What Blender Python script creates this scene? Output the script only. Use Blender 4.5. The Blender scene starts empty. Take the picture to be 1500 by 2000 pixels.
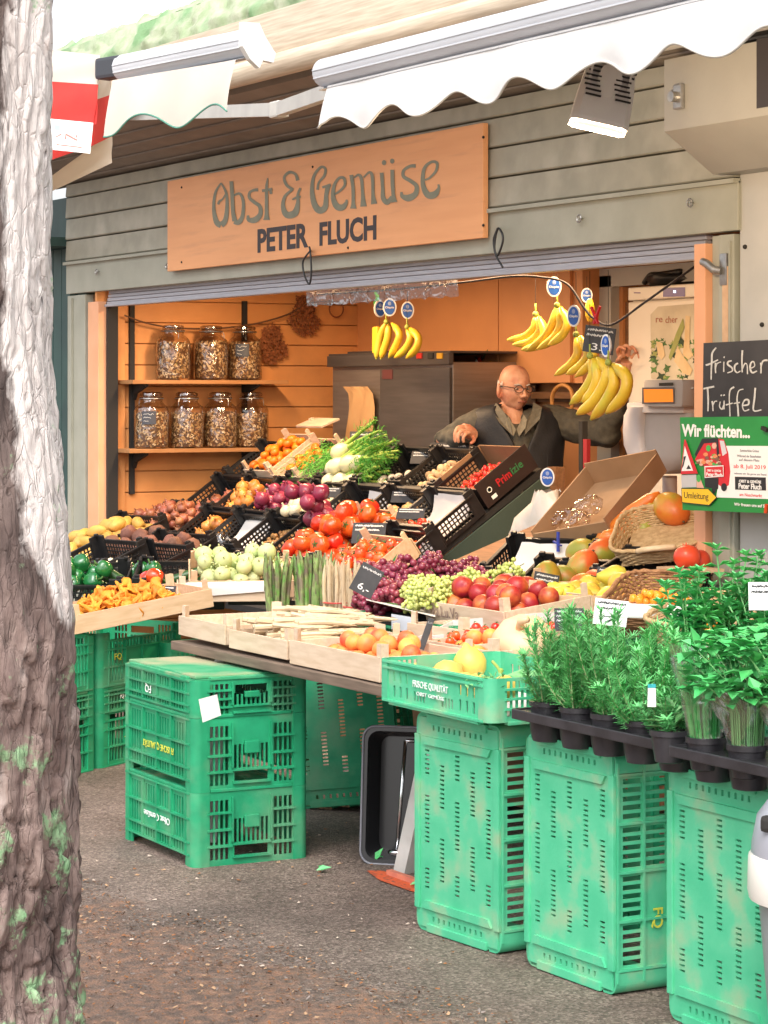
import bpy, bmesh, math, random
from mathutils import Vector, Matrix, noise, Euler
PI = math.pi
R_ = math.radians
random.seed(7)
scene = bpy.context.scene
COL = scene.collection

# ------------------------------------------------------------------ camera
CAMP = Vector((12.45, -5.12, 1.48))
FPX = 4800.0                       # focal length in pixels of the 1500x2000 photograph
FW = Vector((-0.8754, 0.4833, 0)); RT = Vector((0.4833, 0.8754, 0))
cam = bpy.data.cameras.new('camera')
cam.sensor_fit = 'VERTICAL'; cam.sensor_height = 24.0; cam.sensor_width = 18.0
cam.lens = 24.0 * FPX / 2000.0
cam.shift_y = -(1000 - 768) / 2000.0
cam.clip_end = 500
camo = bpy.data.objects.new('camera', cam)
camo.location = CAMP
camo.rotation_euler = (R_(90), 0, math.atan2(-FW.x, FW.y))
COL.objects.link(camo)
scene.camera = camo

# ------------------------------------------------------------------ overcast daylight
SUN_EL, SUN_AZ = R_(58), R_(150)
world = bpy.data.worlds.new('World'); scene.world = world
world.use_nodes = True
nt = world.node_tree; nt.nodes.clear()
sky = nt.nodes.new('ShaderNodeTexSky'); sky.sky_type = 'NISHITA'; sky.sun_disc = False
sky.sun_elevation = SUN_EL; sky.sun_rotation = R_(200); sky.air_density = 1.0; sky.dust_density = 4.0
hs = nt.nodes.new('ShaderNodeHueSaturation'); hs.inputs['Saturation'].default_value = 0.22
hs.inputs['Value'].default_value = 1.6
bg = nt.nodes.new('ShaderNodeBackground'); bg.inputs['Strength'].default_value = 0.15
wo = nt.nodes.new('ShaderNodeOutputWorld')
nt.links.new(sky.outputs[0], hs.inputs['Color']); nt.links.new(hs.outputs[0], bg.inputs['Color'])
nt.links.new(bg.outputs[0], wo.inputs['Surface'])
sun = bpy.data.lights.new('sun', 'SUN'); sun.energy = 1.0; sun.angle = R_(40); sun.color = (1.0, 0.96, 0.9)
suno = bpy.data.objects.new('sun', sun); COL.objects.link(suno)
# the soft light comes from behind the photographer, to the right
sd = Vector((0.62, -0.5, 0.95)).normalized()
suno.rotation_euler = sd.to_track_quat('Z', 'Y').to_euler()
sky.sun_elevation = math.asin(sd.z); sky.sun_rotation = math.atan2(sd.x, sd.y)
scene.view_settings.view_transform = 'Standard'; scene.view_settings.look = 'None'
scene.view_settings.exposure = 0.55; scene.view_settings.gamma = 1.0
try:
    scene.cycles.use_denoising = True
    scene.cycles.max_bounces = 8; scene.cycles.transparent_max_bounces = 12
except Exception: pass

# ------------------------------------------------------------------ geometry helpers
def ray(px, py):
    return RT * ((px - 750) / FPX) + FW + Vector((0, 0, (768 - py) / FPX))
def at(px, py, X=None, Y=None, Z=None, d=None):
    v = ray(px, py)
    if X is not None: d = (X - CAMP.x) / v.x
    if Y is not None: d = (Y - CAMP.y) / v.y
    if Z is not None: d = (Z - CAMP.z) / v.z
    return CAMP + v * d
def T(x, y=0, z=0):
    return Matrix.Translation(Vector((x, y, z)) if not isinstance(x, Vector) else x)
def RX(a): return Matrix.Rotation(a, 4, 'X')
def RY(a): return Matrix.Rotation(a, 4, 'Y')
def RZ(a): return Matrix.Rotation(a, 4, 'Z')
def S(x, y=None, z=None):
    if y is None: y = z = x
    return Matrix.Diagonal((x, y, z, 1))
def frame2(a, b):
    """matrix at a with local X along a->b, local Y to the left of it, Z up; and the length"""
    d = b - a; L = Vector((d.x, d.y, 0)).length
    return Matrix.Translation(a) @ RZ(math.atan2(d.y, d.x)), L
def align(p0, p1, up=Vector((0, 0, 1))):
    """matrix at p0 with local Z along p0->p1"""
    q = (p1 - p0).normalized().to_track_quat('Z', 'Y')
    return Matrix.Translation(p0) @ q.to_matrix().to_4x4()
def catmull(pts, n=6):
    out = []
    P = [Vector(p) for p in pts]
    for i in range(len(P) - 1):
        p0 = P[max(i - 1, 0)]; p1 = P[i]; p2 = P[i + 1]; p3 = P[min(i + 2, len(P) - 1)]
        for k in range(n):
            t = k / n
            out.append(0.5 * ((2 * p1) + (p2 - p0) * t + (2 * p0 - 5 * p1 + 4 * p2 - p3) * t * t + (3 * p1 - p0 - 3 * p2 + p3) * t ** 3))
    out.append(P[-1])
    return out

class MB:
    """collects faces; x is the transform applied to what is added next"""
    def __init__(s): s.v = []; s.f = []; s.m = []; s.x = Matrix(); s.mi = 0
    def add(s, vs, fs):
        o = len(s.v)
        s.v += [s.x @ Vector(v) for v in vs]
        s.f += [tuple(i + o for i in f) for f in fs]; s.m += [s.mi] * len(fs)
        return s
    def box(s, c, d, m=None, bev=0.0):
        hx, hy, hz = d[0] / 2, d[1] / 2, d[2] / 2
        if bev > 0:
            b = min(bev, hx * .9, hy * .9, hz * .9)
            vs = []; fs = []
            bm = bmesh.new(); bmesh.ops.create_cube(bm, size=1)
            for v in bm.verts: v.co = Vector((v.co.x * 2 * hx, v.co.y * 2 * hy, v.co.z * 2 * hz))
            bmesh.ops.bevel(bm, geom=list(bm.edges), offset=b, segments=2, affect='EDGES', profile=.6)
            bm.verts.index_update()
            vs = [v.co.copy() for v in bm.verts]; fs = [[v.index for v in f.verts] for f in bm.faces]; bm.free()
        else:
            vs = [Vector((x, y, z)) for x in (-hx, hx) for y in (-hy, hy) for z in (-hz, hz)]
            fs = [(0, 1, 3, 2), (4, 6, 7, 5), (0, 4, 5, 1), (2, 3, 7, 6), (0, 2, 6, 4), (1, 5, 7, 3)]
        M = T(*c) @ (m or Matrix())
        return s.add([M @ Vector(v) for v in vs], fs)
    def bar(s, p0, p1, w, h=None):
        p0 = Vector(p0); p1 = Vector(p1); L = (p1 - p0).length
        M = align(p0, p1)
        h = h or w
        vs = [M @ Vector((x * w / 2, y * h / 2, z)) for z in (0, L) for x, y in ((-1, -1), (1, -1), (1, 1), (-1, 1))]
        return s.add(vs, [(3, 2, 1, 0), (4, 5, 6, 7), (0, 1, 5, 4), (1, 2, 6, 5), (2, 3, 7, 6), (3, 0, 4, 7)])
    def tube(s, pts, r, n=8, cap=True):
        P = [Vector(p) for p in pts]; k = len(P)
        rs = r if isinstance(r, (list, tuple)) else [r] * k
        vs = []; fs = []
        t0 = (P[1] - P[0]).normalized()
        u = t0.orthogonal().normalized()
        for i in range(k):
            t = (P[min(i + 1, k - 1)] - P[max(i - 1, 0)])
            t = t.normalized() if t.length > 1e-9 else t0
            u = (u - t * u.dot(t)); u = u.normalized() if u.length > 1e-6 else t.orthogonal().normalized()
            w = t.cross(u)
            for j in range(n):
                a = 2 * PI * j / n
                vs.append(P[i] + (u * math.cos(a) + w * math.sin(a)) * rs[i])
        for i in range(k - 1):
            for j in range(n):
                fs.append((i * n + j, i * n + (j + 1) % n, (i + 1) * n + (j + 1) % n, (i + 1) * n + j))
        if cap:
            fs.append(tuple(range(n - 1, -1, -1))); fs.append(tuple((k - 1) * n + j for j in range(n)))
        return s.add(vs, fs)
    def cyl(s, p0, p1, r0, r1=None, n=16): return s.tube([p0, p1], [r0, r0 if r1 is None else r1], n)
    def lathe(s, prof, n=20, M=None):
        """prof: list of (radius, z)"""
        vs = []; fs = []
        M = M or Matrix()
        for r, z in prof:
            for j in range(n):
                a = 2 * PI * j / n
                vs.append(M @ Vector((r * math.cos(a), r * math.sin(a), z)))
        for i in range(len(prof) - 1):
            for j in range(n):
                fs.append((i * n + j, i * n + (j + 1) % n, (i + 1) * n + (j + 1) % n, (i + 1) * n + j))
        if prof[0][0] > 1e-5: fs.append(tuple(range(n - 1, -1, -1)))
        if prof[-1][0] > 1e-5: fs.append(tuple((len(prof) - 1) * n + j for j in range(n)))
        return s.add(vs, fs)
    def ball(s, c, r, n=14, m=8, M=None, f=None):
        """r scalar or (rx,ry,rz); f(dir)->factor"""
        rr = r if isinstance(r, (tuple, list)) else (r, r, r)
        vs = []; fs = []
        M = T(*c) @ (M or Matrix())
        dirs = [Vector((0, 0, -1))]
        for i in range(1, m):
            t = -PI / 2 + PI * i / m
            for j in range(n):
                a = 2 * PI * j / n
                dirs.append(Vector((math.cos(t) * math.cos(a), math.cos(t) * math.sin(a), math.sin(t))))
        dirs.append(Vector((0, 0, 1)))
        for d in dirs:
            k = f(d) if f else 1.0
            vs.append(M @ Vector((d.x * rr[0] * k, d.y * rr[1] * k, d.z * rr[2] * k)))
        for j in range(n): fs.append((0, 1 + (j + 1) % n, 1 + j))
        for i in range(m - 2):
            for j in range(n):
                a = 1 + i * n + j; b = 1 + i * n + (j + 1) % n
                fs.append((a, b, b + n, a + n))
        L = len(dirs) - 1; o = 1 + (m - 2) * n
        for j in range(n): fs.append((o + j, o + (j + 1) % n, L))
        return s.add(vs, fs)
    def prism(s, pts, h, M=None):
        """outline in local XY extruded by h along local Z"""
        n = len(pts); M = M or Matrix()
        vs = [M @ Vector((p[0], p[1], 0)) for p in pts] + [M @ Vector((p[0], p[1], h)) for p in pts]
        fs = [tuple(range(n - 1, -1, -1)), tuple(range(n, 2 * n))] + [(i, (i + 1) % n, n + (i + 1) % n, n + i) for i in range(n)]
        return s.add(vs, fs)
    def panel(s, x0, y0, x1, y1, holes, th, M=None):
        """flat plate in local XY with rectangular through holes (x0,y0,x1,y1), thickness th along +Z"""
        M = M or Matrix()
        rd = lambda a: round(a, 5)
        hs = [(max(rd(a), x0), max(rd(b), y0), min(rd(c), x1), min(rd(d), y1)) for a, b, c, d in holes]
        xs = sorted(set([x0, x1] + [h[0] for h in hs] + [h[2] for h in hs]))
        ys = sorted(set([y0, y1] + [h[1] for h in hs] + [h[3] for h in hs]))
        nx, ny = len(xs) - 1, len(ys) - 1
        xi = {x: i for i, x in enumerate(xs)}; yi = {y: i for i, y in enumerate(ys)}
        solid = [[True] * ny for _ in range(nx)]
        for a, b, c, d in hs:
            for i in range(xi[a], xi[c]):
                for j in range(yi[b], yi[d]): solid[i][j] = False
        vs = [M @ Vector((x, y, z)) for z in (0, th) for x in xs for y in ys]
        id_ = lambda i, j, k: k * (nx + 1) * (ny + 1) + i * (ny + 1) + j
        fs = []
        ok = lambda i, j: 0 <= i < nx and 0 <= j < ny and solid[i][j]
        for i in range(nx):
            for j in range(ny):
                if not solid[i][j]: continue
                fs.append((id_(i, j, 1), id_(i + 1, j, 1), id_(i + 1, j + 1, 1), id_(i, j + 1, 1)))
                fs.append((id_(i, j, 0), id_(i, j + 1, 0), id_(i + 1, j + 1, 0), id_(i + 1, j, 0)))
                if not ok(i - 1, j): fs.append((id_(i, j, 0), id_(i, j, 1), id_(i, j + 1, 1), id_(i, j + 1, 0)))
                if not ok(i + 1, j): fs.append((id_(i + 1, j, 0), id_(i + 1, j + 1, 0), id_(i + 1, j + 1, 1), id_(i + 1, j, 1)))
                if not ok(i, j - 1): fs.append((id_(i, j, 0), id_(i + 1, j, 0), id_(i + 1, j, 1), id_(i, j, 1)))
                if not ok(i, j + 1): fs.append((id_(i, j + 1, 0), id_(i, j + 1, 1), id_(i + 1, j + 1, 1), id_(i + 1, j + 1, 0)))
        return s.add(vs, fs)
    def mesh(s, name, mats, smooth=False, auto=None):
        me = bpy.data.meshes.new(name)
        me.from_pydata([tuple(v) for v in s.v], [], s.f)
        for m in (mats if isinstance(mats, (list, tuple)) else [mats]): me.materials.append(m)
        if any(s.m): me.polygons.foreach_set('material_index', s.m)
        if smooth: me.polygons.foreach_set('use_smooth', [True] * len(me.polygons))
        me.validate(); me.update()
        if smooth and auto is not None:
            try: me.set_sharp_from_angle(angle=R_(auto))
            except Exception: pass
        return me

def tag(o, label=None, cat=None, group=None, kind=None):
    if label: o['label'] = label
    if cat: o['category'] = cat
    if group: o['group'] = group
    if kind: o['kind'] = kind
    return o
def link(name, data, M=None, parent=None):
    o = bpy.data.objects.new(name, data); COL.objects.link(o)
    if parent is not None: o.parent = parent
    o.matrix_basis = M if M is not None else Matrix()
    return o
def thing(name, label, cat, M=None, group=None):
    return tag(link(name, None, M), label, cat, group)
def part(name, mb, mat, parent, smooth=False, auto=None, M=None, label=None):
    o = link(name, mb.mesh(name, mat, smooth, auto) if isinstance(mb, MB) else mb, M, parent)
    if label: o['label'] = label
    return o
def single(name, mb, mat, label, cat, group=None, M=None, smooth=False, auto=None):
    me = mb.mesh(name, mat, smooth, auto) if isinstance(mb, MB) else mb
    return tag(link(name, me, M), label, cat, group)
def dup(root, M, label=None, group=None):
    c = root.copy(); COL.objects.link(c); c.matrix_basis = M
    if label: c['label'] = label
    if group: c['group'] = group
    for ch in list(root.children):
        d = ch.copy(); COL.objects.link(d); d.parent = c; d.matrix_basis = ch.matrix_basis.copy()
        for g in list(ch.children):
            e = g.copy(); COL.objects.link(e); e.parent = d; e.matrix_basis = g.matrix_basis.copy()
    return c
def text_mesh(name, s, size, mat, sx=1.0, bold=0.0, depth=0.0006, align='LEFT', spacing=1.0):
    c = bpy.data.curves.new(name, 'FONT'); c.body = s; c.size = size; c.align_x = align
    c.extrude = depth; c.offset = bold * size; c.space_character = spacing; c.resolution_u = 3
    o = bpy.data.objects.new(name, c); COL.objects.link(o)
    bpy.context.view_layer.update()
    me = bpy.data.meshes.new_from_object(o.evaluated_get(bpy.context.evaluated_depsgraph_get()))
    bpy.data.objects.remove(o); bpy.data.curves.remove(c)
    me.name = name
    for v in me.vertices: v.co.x *= sx
    me.materials.clear(); me.materials.append(mat)
    return me
def fit_text(name, s, w, h, mat, bold=0.0, depth=0.0006):
    """text mesh scaled to exactly w x h, lower-left corner at the origin"""
    me = text_mesh(name, s, 1.0, mat, 1.0, bold, depth)
    xs = [v.co.x for v in me.vertices]; ys = [v.co.y for v in me.vertices]
    a, b, c, d = min(xs), max(xs), min(ys), max(ys)
    for v in me.vertices:
        v.co = Vector(((v.co.x - a) * w / (b - a), (v.co.y - c) * h / (d - c), max(min(v.co.z, 1), -1)))
    return me
WALLX = RX(PI / 2)     # local XY -> world XZ, facing -Y

# ------------------------------------------------------------------ materials
MATS = {}
def mat(name, c, c2=None, scale=12.0, detail=5.0, rough=0.6, bump=0.0, bscale=60.0, rnd=0.0, metal=0.0, spec=0.5,
        stretch=None, lo=0.35, hi=0.65, c3=None, scale3=3.0, lo3=0.5, hi3=0.7, coat=0.0, sss=0.0, hue=0.0, alpha=1.0, trans=0.0, emit=None, es=0.0):
    if name in MATS: return MATS[name]
    m = bpy.data.materials.new(name); m.use_nodes = True; MATS[name] = m
    n = m.node_tree; N = n.nodes; Lk = n.links.new
    b = N['Principled BSDF']
    b.inputs['Roughness'].default_value = rough; b.inputs['Metallic'].default_value = metal
    b.inputs['Specular IOR Level'].default_value = spec
    if coat: b.inputs['Coat Weight'].default_value = coat; b.inputs['Coat Roughness'].default_value = 0.12
    if sss: b.inputs['Subsurface Weight'].default_value = sss; b.inputs['Subsurface Radius'].default_value = (.012, .006, .003); b.inputs['Subsurface Scale'].default_value = 1.0
    if trans: b.inputs['Transmission Weight'].default_value = trans
    if alpha < 1: b.inputs['Alpha'].default_value = alpha
    if emit: b.inputs['Emission Color'].default_value = (*emit, 1); b.inputs['Emission Strength'].default_value = es
    tc = N.new('ShaderNodeTexCoord'); oi = N.new('ShaderNodeObjectInfo')
    ad = N.new('ShaderNodeVectorMath'); ad.operation = 'MULTIPLY_ADD'
    cb = N.new('ShaderNodeCombineXYZ')
    for i in range(3): Lk(oi.outputs['Random'], cb.inputs[i])
    Lk(cb.outputs[0], ad.inputs[0]); ad.inputs[1].default_value = (7, 13, 5); Lk(tc.outputs['Object'], ad.inputs[2])
    vec = ad.outputs[0]
    if stretch:
        mp = N.new('ShaderNodeMapping'); mp.inputs['Scale'].default_value = stretch; Lk(vec, mp.inputs['Vector']); vec = mp.outputs[0]
    col = None
    if c2 is not None:
        no = N.new('ShaderNodeTexNoise'); no.inputs['Scale'].default_value = scale; no.inputs['Detail'].default_value = detail
        Lk(vec, no.inputs['Vector'])
        r = N.new('ShaderNodeValToRGB'); r.color_ramp.elements[0].position = lo; r.color_ramp.elements[1].position = hi
        r.color_ramp.elements[0].color = (*c, 1); r.color_ramp.elements[1].color = (*c2, 1)
        Lk(no.outputs['Fac'], r.inputs['Fac']); col = r.outputs['Color']
        if c3 is not None:
            n3 = N.new('ShaderNodeTexNoise'); n3.inputs['Scale'].default_value = scale3; n3.inputs['Detail'].default_value = 6; Lk(vec, n3.inputs['Vector'])
            r3 = N.new('ShaderNodeMapRange'); r3.inputs[1].default_value = lo3; r3.inputs[2].default_value = hi3; Lk(n3.outputs['Fac'], r3.inputs[0])
            mx = N.new('ShaderNodeMix'); mx.data_type = 'RGBA'; Lk(r3.outputs[0], mx.inputs[0]); Lk(col, mx.inputs[6]); mx.inputs[7].default_value = (*c3, 1)
            col = mx.outputs[2]
    if rnd or hue:
        h = N.new('ShaderNodeHueSaturation')
        if col: Lk(col, h.inputs['Color'])
        else: h.inputs['Color'].default_value = (*c, 1)
        mr = N.new('ShaderNodeMapRange'); Lk(oi.outputs['Random'], mr.inputs[0]); mr.inputs[3].default_value = 1 - rnd; mr.inputs[4].default_value = 1 + rnd
        Lk(mr.outputs[0], h.inputs['Value'])
        if hue:
            mh = N.new('ShaderNodeMath'); mh.operation = 'FRACT'; ml = N.new('ShaderNodeMath'); ml.operation = 'MULTIPLY'; ml.inputs[1].default_value = 37.7
            Lk(oi.outputs['Random'], ml.inputs[0]); Lk(ml.outputs[0], mh.inputs[0])
            m2 = N.new('ShaderNodeMapRange'); Lk(mh.outputs[0], m2.inputs[0]); m2.inputs[3].default_value = .5 - hue; m2.inputs[4].default_value = .5 + hue
            Lk(m2.outputs[0], h.inputs['Hue'])
        col = h.outputs['Color']
    if col: Lk(col, b.inputs['Base Color'])
    else: b.inputs['Base Color'].default_value = (*c, 1)
    if bump:
        nb = N.new('ShaderNodeTexNoise'); nb.inputs['Scale'].default_value = bscale; nb.inputs['Detail'].default_value = 4; Lk(vec, nb.inputs['Vector'])
        bp = N.new('ShaderNodeBump'); bp.inputs['Strength'].default_value = bump; bp.inputs['Distance'].default_value = 0.01
        Lk(nb.outputs['Fac'], bp.inputs['Height']); Lk(bp.outputs[0], b.inputs['Normal'])
    return m
def film_mat(name, tint=(1, 1, 1), gloss=0.14):
    if name in MATS: return MATS[name]
    m = bpy.data.materials.new(name); m.use_nodes = True; MATS[name] = m
    n = m.node_tree; N = n.nodes; N.clear(); Lk = n.links.new
    o = N.new('ShaderNodeOutputMaterial'); mx = N.new('ShaderNodeMixShader'); t = N.new('ShaderNodeBsdfTransparent'); g = N.new('ShaderNodeBsdfGlossy')
    t.inputs[0].default_value = (*tint, 1); g.inputs['Roughness'].default_value = .12
    fr = N.new('ShaderNodeLayerWeight'); fr.inputs[0].default_value = .25
    mr = N.new('ShaderNodeMapRange'); mr.inputs[3].default_value = gloss; mr.inputs[4].default_value = .75; Lk(fr.outputs['Facing'], mr.inputs[0])
    nb = N.new('ShaderNodeTexNoise'); nb.inputs['Scale'].default_value = 18; bp = N.new('ShaderNodeBump'); bp.inputs['Strength'].default_value = .8; bp.inputs['Distance'].default_value = .02
    tc = N.new('ShaderNodeTexCoord'); Lk(tc.outputs['Object'], nb.inputs['Vector']); Lk(nb.outputs['Fac'], bp.inputs['Height']); Lk(bp.outputs[0], g.inputs['Normal'])
    Lk(mr.outputs[0], mx.inputs[0]); Lk(t.outputs[0], mx.inputs[1]); Lk(g.outputs[0], mx.inputs[2]); Lk(mx.outputs[0], o.inputs['Surface'])
    return m
# ================================================================== THE SETTING
# ---- ground: asphalt with a bed of bark and leaf soil round the tree
def ground_material():
    m = bpy.data.materials.new('asphalt_and_soil'); m.use_nodes = True
    n = m.node_tree; N = n.nodes; Lk = n.links.new; b = N['Principled BSDF']
    tc = N.new('ShaderNodeTexCoord')
    def noise_(s, d=6, r=.6):
        q = N.new('ShaderNodeTexNoise'); q.inputs['Scale'].default_value = s; q.inputs['Detail'].default_value = d; q.inputs['Roughness'].default_value = r
        Lk(tc.outputs['Object'], q.inputs['Vector']); return q.outputs['Fac']
    def ramp(src, *st):
        r = N.new('ShaderNodeValToRGB'); e = r.color_ramp.elements
        while len(e) < len(st): e.new(.5)
        for i, (p, c) in enumerate(st): e[i].position = p; e[i].color = (*c, 1)
        Lk(src, r.inputs['Fac']); return r.outputs['Color']
    def mix(f, a, c):
        x = N.new('ShaderNodeMix'); x.data_type = 'RGBA'; Lk(f, x.inputs[0]); Lk(a, x.inputs[6]); Lk(c, x.inputs[7]); return x.outputs[2]
    vor = N.new('ShaderNodeTexVoronoi'); vor.inputs['Scale'].default_value = 150; Lk(tc.outputs['Object'], vor.inputs['Vector'])
    asp = ramp(vor.outputs['Color'], (.1, (.08, .058, .05)), (.55, (.185, .140, .118)), (.95, (.36, .29, .255)))
    big = ramp(noise_(1.7), (.35, (.62, .58, .55)), (.65, (1.1, 1.04, 1.0)))
    mu = N.new('ShaderNodeMix'); mu.data_type = 'RGBA'; mu.blend_type = 'MULTIPLY'; mu.inputs[0].default_value = 1; Lk(asp, mu.inputs[6]); Lk(big, mu.inputs[7])
    soil = ramp(noise_(21, 9, .78), (.34, (.075, .05, .041)), (.47, (.16, .105, .08)), (.58, (.27, .145, .092)), (.70, (.38, .255, .185)))
    # signed distance from the edge of the bed
    a = at(150, 1755, Z=0); c = at(900, 2010, Z=0); dirv = (c - a).normalized(); nv = Vector((dirv.y, -dirv.x, 0))
    if (CAMP - a).dot(nv) < 0: nv = -nv
    dt = N.new('ShaderNodeVectorMath'); dt.operation = 'DOT_PRODUCT'; Lk(tc.outputs['Object'], dt.inputs[0]); dt.inputs[1].default_value = nv
    ma = N.new('ShaderNodeMath'); ma.operation = 'SUBTRACT'; Lk(dt.outputs['Value'], ma.inputs[0]); ma.inputs[1].default_value = a.dot(nv)
    mb = N.new('ShaderNodeMath'); mb.operation = 'MULTIPLY_ADD'; Lk(noise_(5, 6, .7), mb.inputs[0]); mb.inputs[1].default_value = 1.3; Lk(ma.outputs[0], mb.inputs[2])
    mr = N.new('ShaderNodeMapRange'); mr.inputs[1].default_value = .58; mr.inputs[2].default_value = .78; mr.inputs[4].default_value = 1.0; Lk(mb.outputs[0], mr.inputs[0])
    base = mix(mr.outputs[0], mu.outputs[2], soil)
    Lk(base, b.inputs['Base Color'])
    rr = N.new('ShaderNodeMapRange'); rr.inputs[3].default_value = .42; rr.inputs[4].default_value = .85; Lk(noise_(3), rr.inputs[0]); Lk(rr.outputs[0], b.inputs['Roughness'])
    bp = N.new('ShaderNodeBump'); bp.inputs['Strength'].default_value = .55; bp.inputs['Distance'].default_value = .006
    hm = N.new('ShaderNodeMath'); hm.operation = 'ADD'; Lk(vor.outputs['Distance'], hm.inputs[0]); Lk(noise_(60), hm.inputs[1]); Lk(hm.outputs[0], bp.inputs['Height'])
    Lk(bp.outputs[0], b.inputs['Normal'])
    return m
g = MB(); g.add([(-150, -150, 0), (150, -150, 0), (150, 150, 0), (-150, 150, 0)], [(0, 1, 2, 3)])
tag(link('ground', g.mesh('ground', ground_material())), kind='structure')

M_SAGE = mat('sage_paint', (.36, .335, .26), (.30, .285, .22), scale=9, rough=.62, bump=.12, bscale=40, c3=(.43, .40, .32), scale3=4)
M_SAGE2 = mat('sage_paint_frame', (.37, .36, .29), (.32, .315, .25), scale=6, rough=.6, bump=.08)
M_ORANGE = mat('apricot_paint', (.74, .33, .11), (.66, .285, .09), scale=5, rough=.6, bump=.08, bscale=30, c3=(.56, .25, .09), scale3=2.5)
M_ORANGEJ = mat('apricot_paint_jamb', (.80, .40, .22), (.74, .36, .19), scale=6, rough=.55)
M_ORANGE2 = mat('apricot_cabinet', (.66, .29, .11), (.60, .26, .10), scale=4, rough=.5)
M_BROWN = mat('brown_board', (.16, .075, .03), (.24, .11, .045), scale=8, rough=.65, stretch=(1, 8, 8))
M_TAUPE = mat('soffit_paint', (.25, .21, .17), (.20, .17, .14), scale=6, rough=.7)
M_CREAMB = mat('cream_beam', (.66, .56, .43), (.50, .40, .29), scale=7, rough=.6, stretch=(.6, 8, 14), bump=.1)
M_CREAM = mat('cream_wall', (.47, .455, .425), (.42, .41, .385), scale=5, rough=.7, bump=.06)
M_TEAL = mat('dark_teal_paint', (.030, .075, .065), (.022, .055, .05), scale=6, rough=.5)
M_ALU = mat('brushed_aluminium', (.42, .41, .44), (.36, .35, .38), scale=10, rough=.38, metal=.35, stretch=(1, 20, 20))
M_DARK = mat('dark_gap', (.02, .018, .016), rough=.8)
M_METAL = mat('zinc_metal', (.45, .44, .42), (.33, .32, .31), scale=40, rough=.35, metal=.8)
M_BLACK = mat('black_plastic', (.012, .012, .013), (.02, .02, .021), scale=20, rough=.42)
M_WHITE = mat('white_paint', (.80, .79, .76), (.75, .74, .71), scale=6, rough=.4)
M_MOSS = mat('moss_roof', (.30, .38, .22), (.47, .50, .37), scale=10, rough=.95, bump=.5, bscale=35, c3=(.19, .33, .16), scale3=5, lo3=.48, hi3=.62)

stall = thing('market_stall', 'sage green wooden fruit stall with apricot orange inside and open front', 'stall', T(0, 0, 0))
# facade: lapped boards over the opening
fb = MB()
zt = [2.21, 2.33, 2.45, 2.57, 2.645]
for z0, z1 in zip(zt[:-1], zt[1:]):
    fb.prism([(-.012, z0 + .009), (-.018, z0 + .014), (-.012, z1 + .001), (.03, z1 + .001), (.03, z0 + .009)], 5.68 + .49, T(-.49, 0, 0) @ Matrix(((0, 0, 1, 0), (1, 0, 0, 0), (0, 1, 0, 0), (0, 0, 0, 1))))
fb.box((2.6, .036, 2.42), (6.1, .012, .46)); part('clapboard_facade', fb, M_SAGE, stall)
lb = MB(); lb.box((2.605, .01, 2.122), (6.19, .05, .172), bev=.004); lb.box((2.605, -.02, 2.205), (6.19, .03, .016))
part('lintel_board', lb, M_SAGE2, stall)
# posts
p = MB(); p.box((-.35, .02, 1.01), (.26, .06, 2.03), bev=.004); p.box((-.40, -.017, 1.01), (.02, .012, 2.0)); part('frame_post', p, M_SAGE2, stall)
p = MB(); p.box((-.195, .06, 1.01), (.05, .04, 2.03)); part('groove_strip', p, M_BROWN, stall)
p = MB(); p.box((-.09, .02, .99), (.15, .07, 1.98), bev=.003); part('orange_post', p, M_ORANGEJ, stall)
p = MB(); p.box((.0, .06, .99), (.025, .06, 1.98)); part('shutter_rail', p, M_DARK, stall)
p = MB(); p.box((5.493, .02, .99), (.065, .09, 2.02), bev=.003); part('orange_post', p, M_ORANGEJ, stall)
p = MB(); p.box((5.558, .035, 1.01), (.06, .06, 2.03)); p.box((5.633, .015, 1.01), (.085, .06, 2.03), bev=.004); p.box((5.66, -.018, 1.0), (.008, .01, 2.0)); part('frame_post', p, M_SAGE2, stall)
p = MB(); p.box((5.636, -.019, 1.78), (.032, .006, .27)); part('wooden_strip', p, mat('light_wood_strip', (.62, .40, .24), (.55, .34, .2), scale=30), stall)
# latch on the right post
p = MB(); p.tube([(5.545, -.05, 1.935), (5.575, -.05, 1.925), (5.60, -.045, 1.905), (5.625, -.03, 1.90)], .014, 10); p.box((5.628, -.02, 1.905), (.04, .012, .11), bev=.004)
part('latch', p, M_METAL, stall, True, 40)
# roller shutter: slats under the lintel
p = MB()
for k in range(4):
    p.box((2.73, .05 - .004 * k, 2.028 - .02 * k), (5.44, .03, .018), bev=.004)
p.box((2.73, .035, 1.956), (5.44, .05, .014), bev=.003)
part('roller_shutter', p, M_ALU, stall)
# interior
p = MB()
k = 0
z = 0.0
while z < 2.25:
    p.box((-.062, .92, z + .0565), (.02, 1.66, .111), bev=.002); z += .117
p.box((-.085, .9, 1.12), (.02, 1.8, 2.24))
part('side_wall', p, M_ORANGE, stall)
p = MB(); p.box((-.045, .105, 1.1), (.02, .09, 2.2)); part('corner_board', p, M_ORANGE, stall)
p = MB(); p.box((1.16, 1.78, 1.1), (2.52, .04, 2.2)); p.box((4.0, 2.42, 1.1), (3.3, .04, 2.2)); p.box((2.40, 2.1, 1.1), (.04, .6, 2.2)); part('back_wall', p, M_ORANGE2, stall)
p = MB(); p.box((2.8, 1.27, 2.235), (5.9, 2.3, .04))
part('ceiling', p, M_BROWN, stall)
p = MB()
for i in range(8): p.box((5.62, 1.25, .14 + .26 * i), (.03, 2.3, .255))
part('right_side_wall', p, M_ORANGE, stall)
p = MB(); p.box((1.2, 1.72, 1.47), (2.5, .08, .035)); p.box((1.2, 1.74, 1.445), (2.5, .04, .02)); part('wall_ledge', p, M_BROWN, stall)
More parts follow.
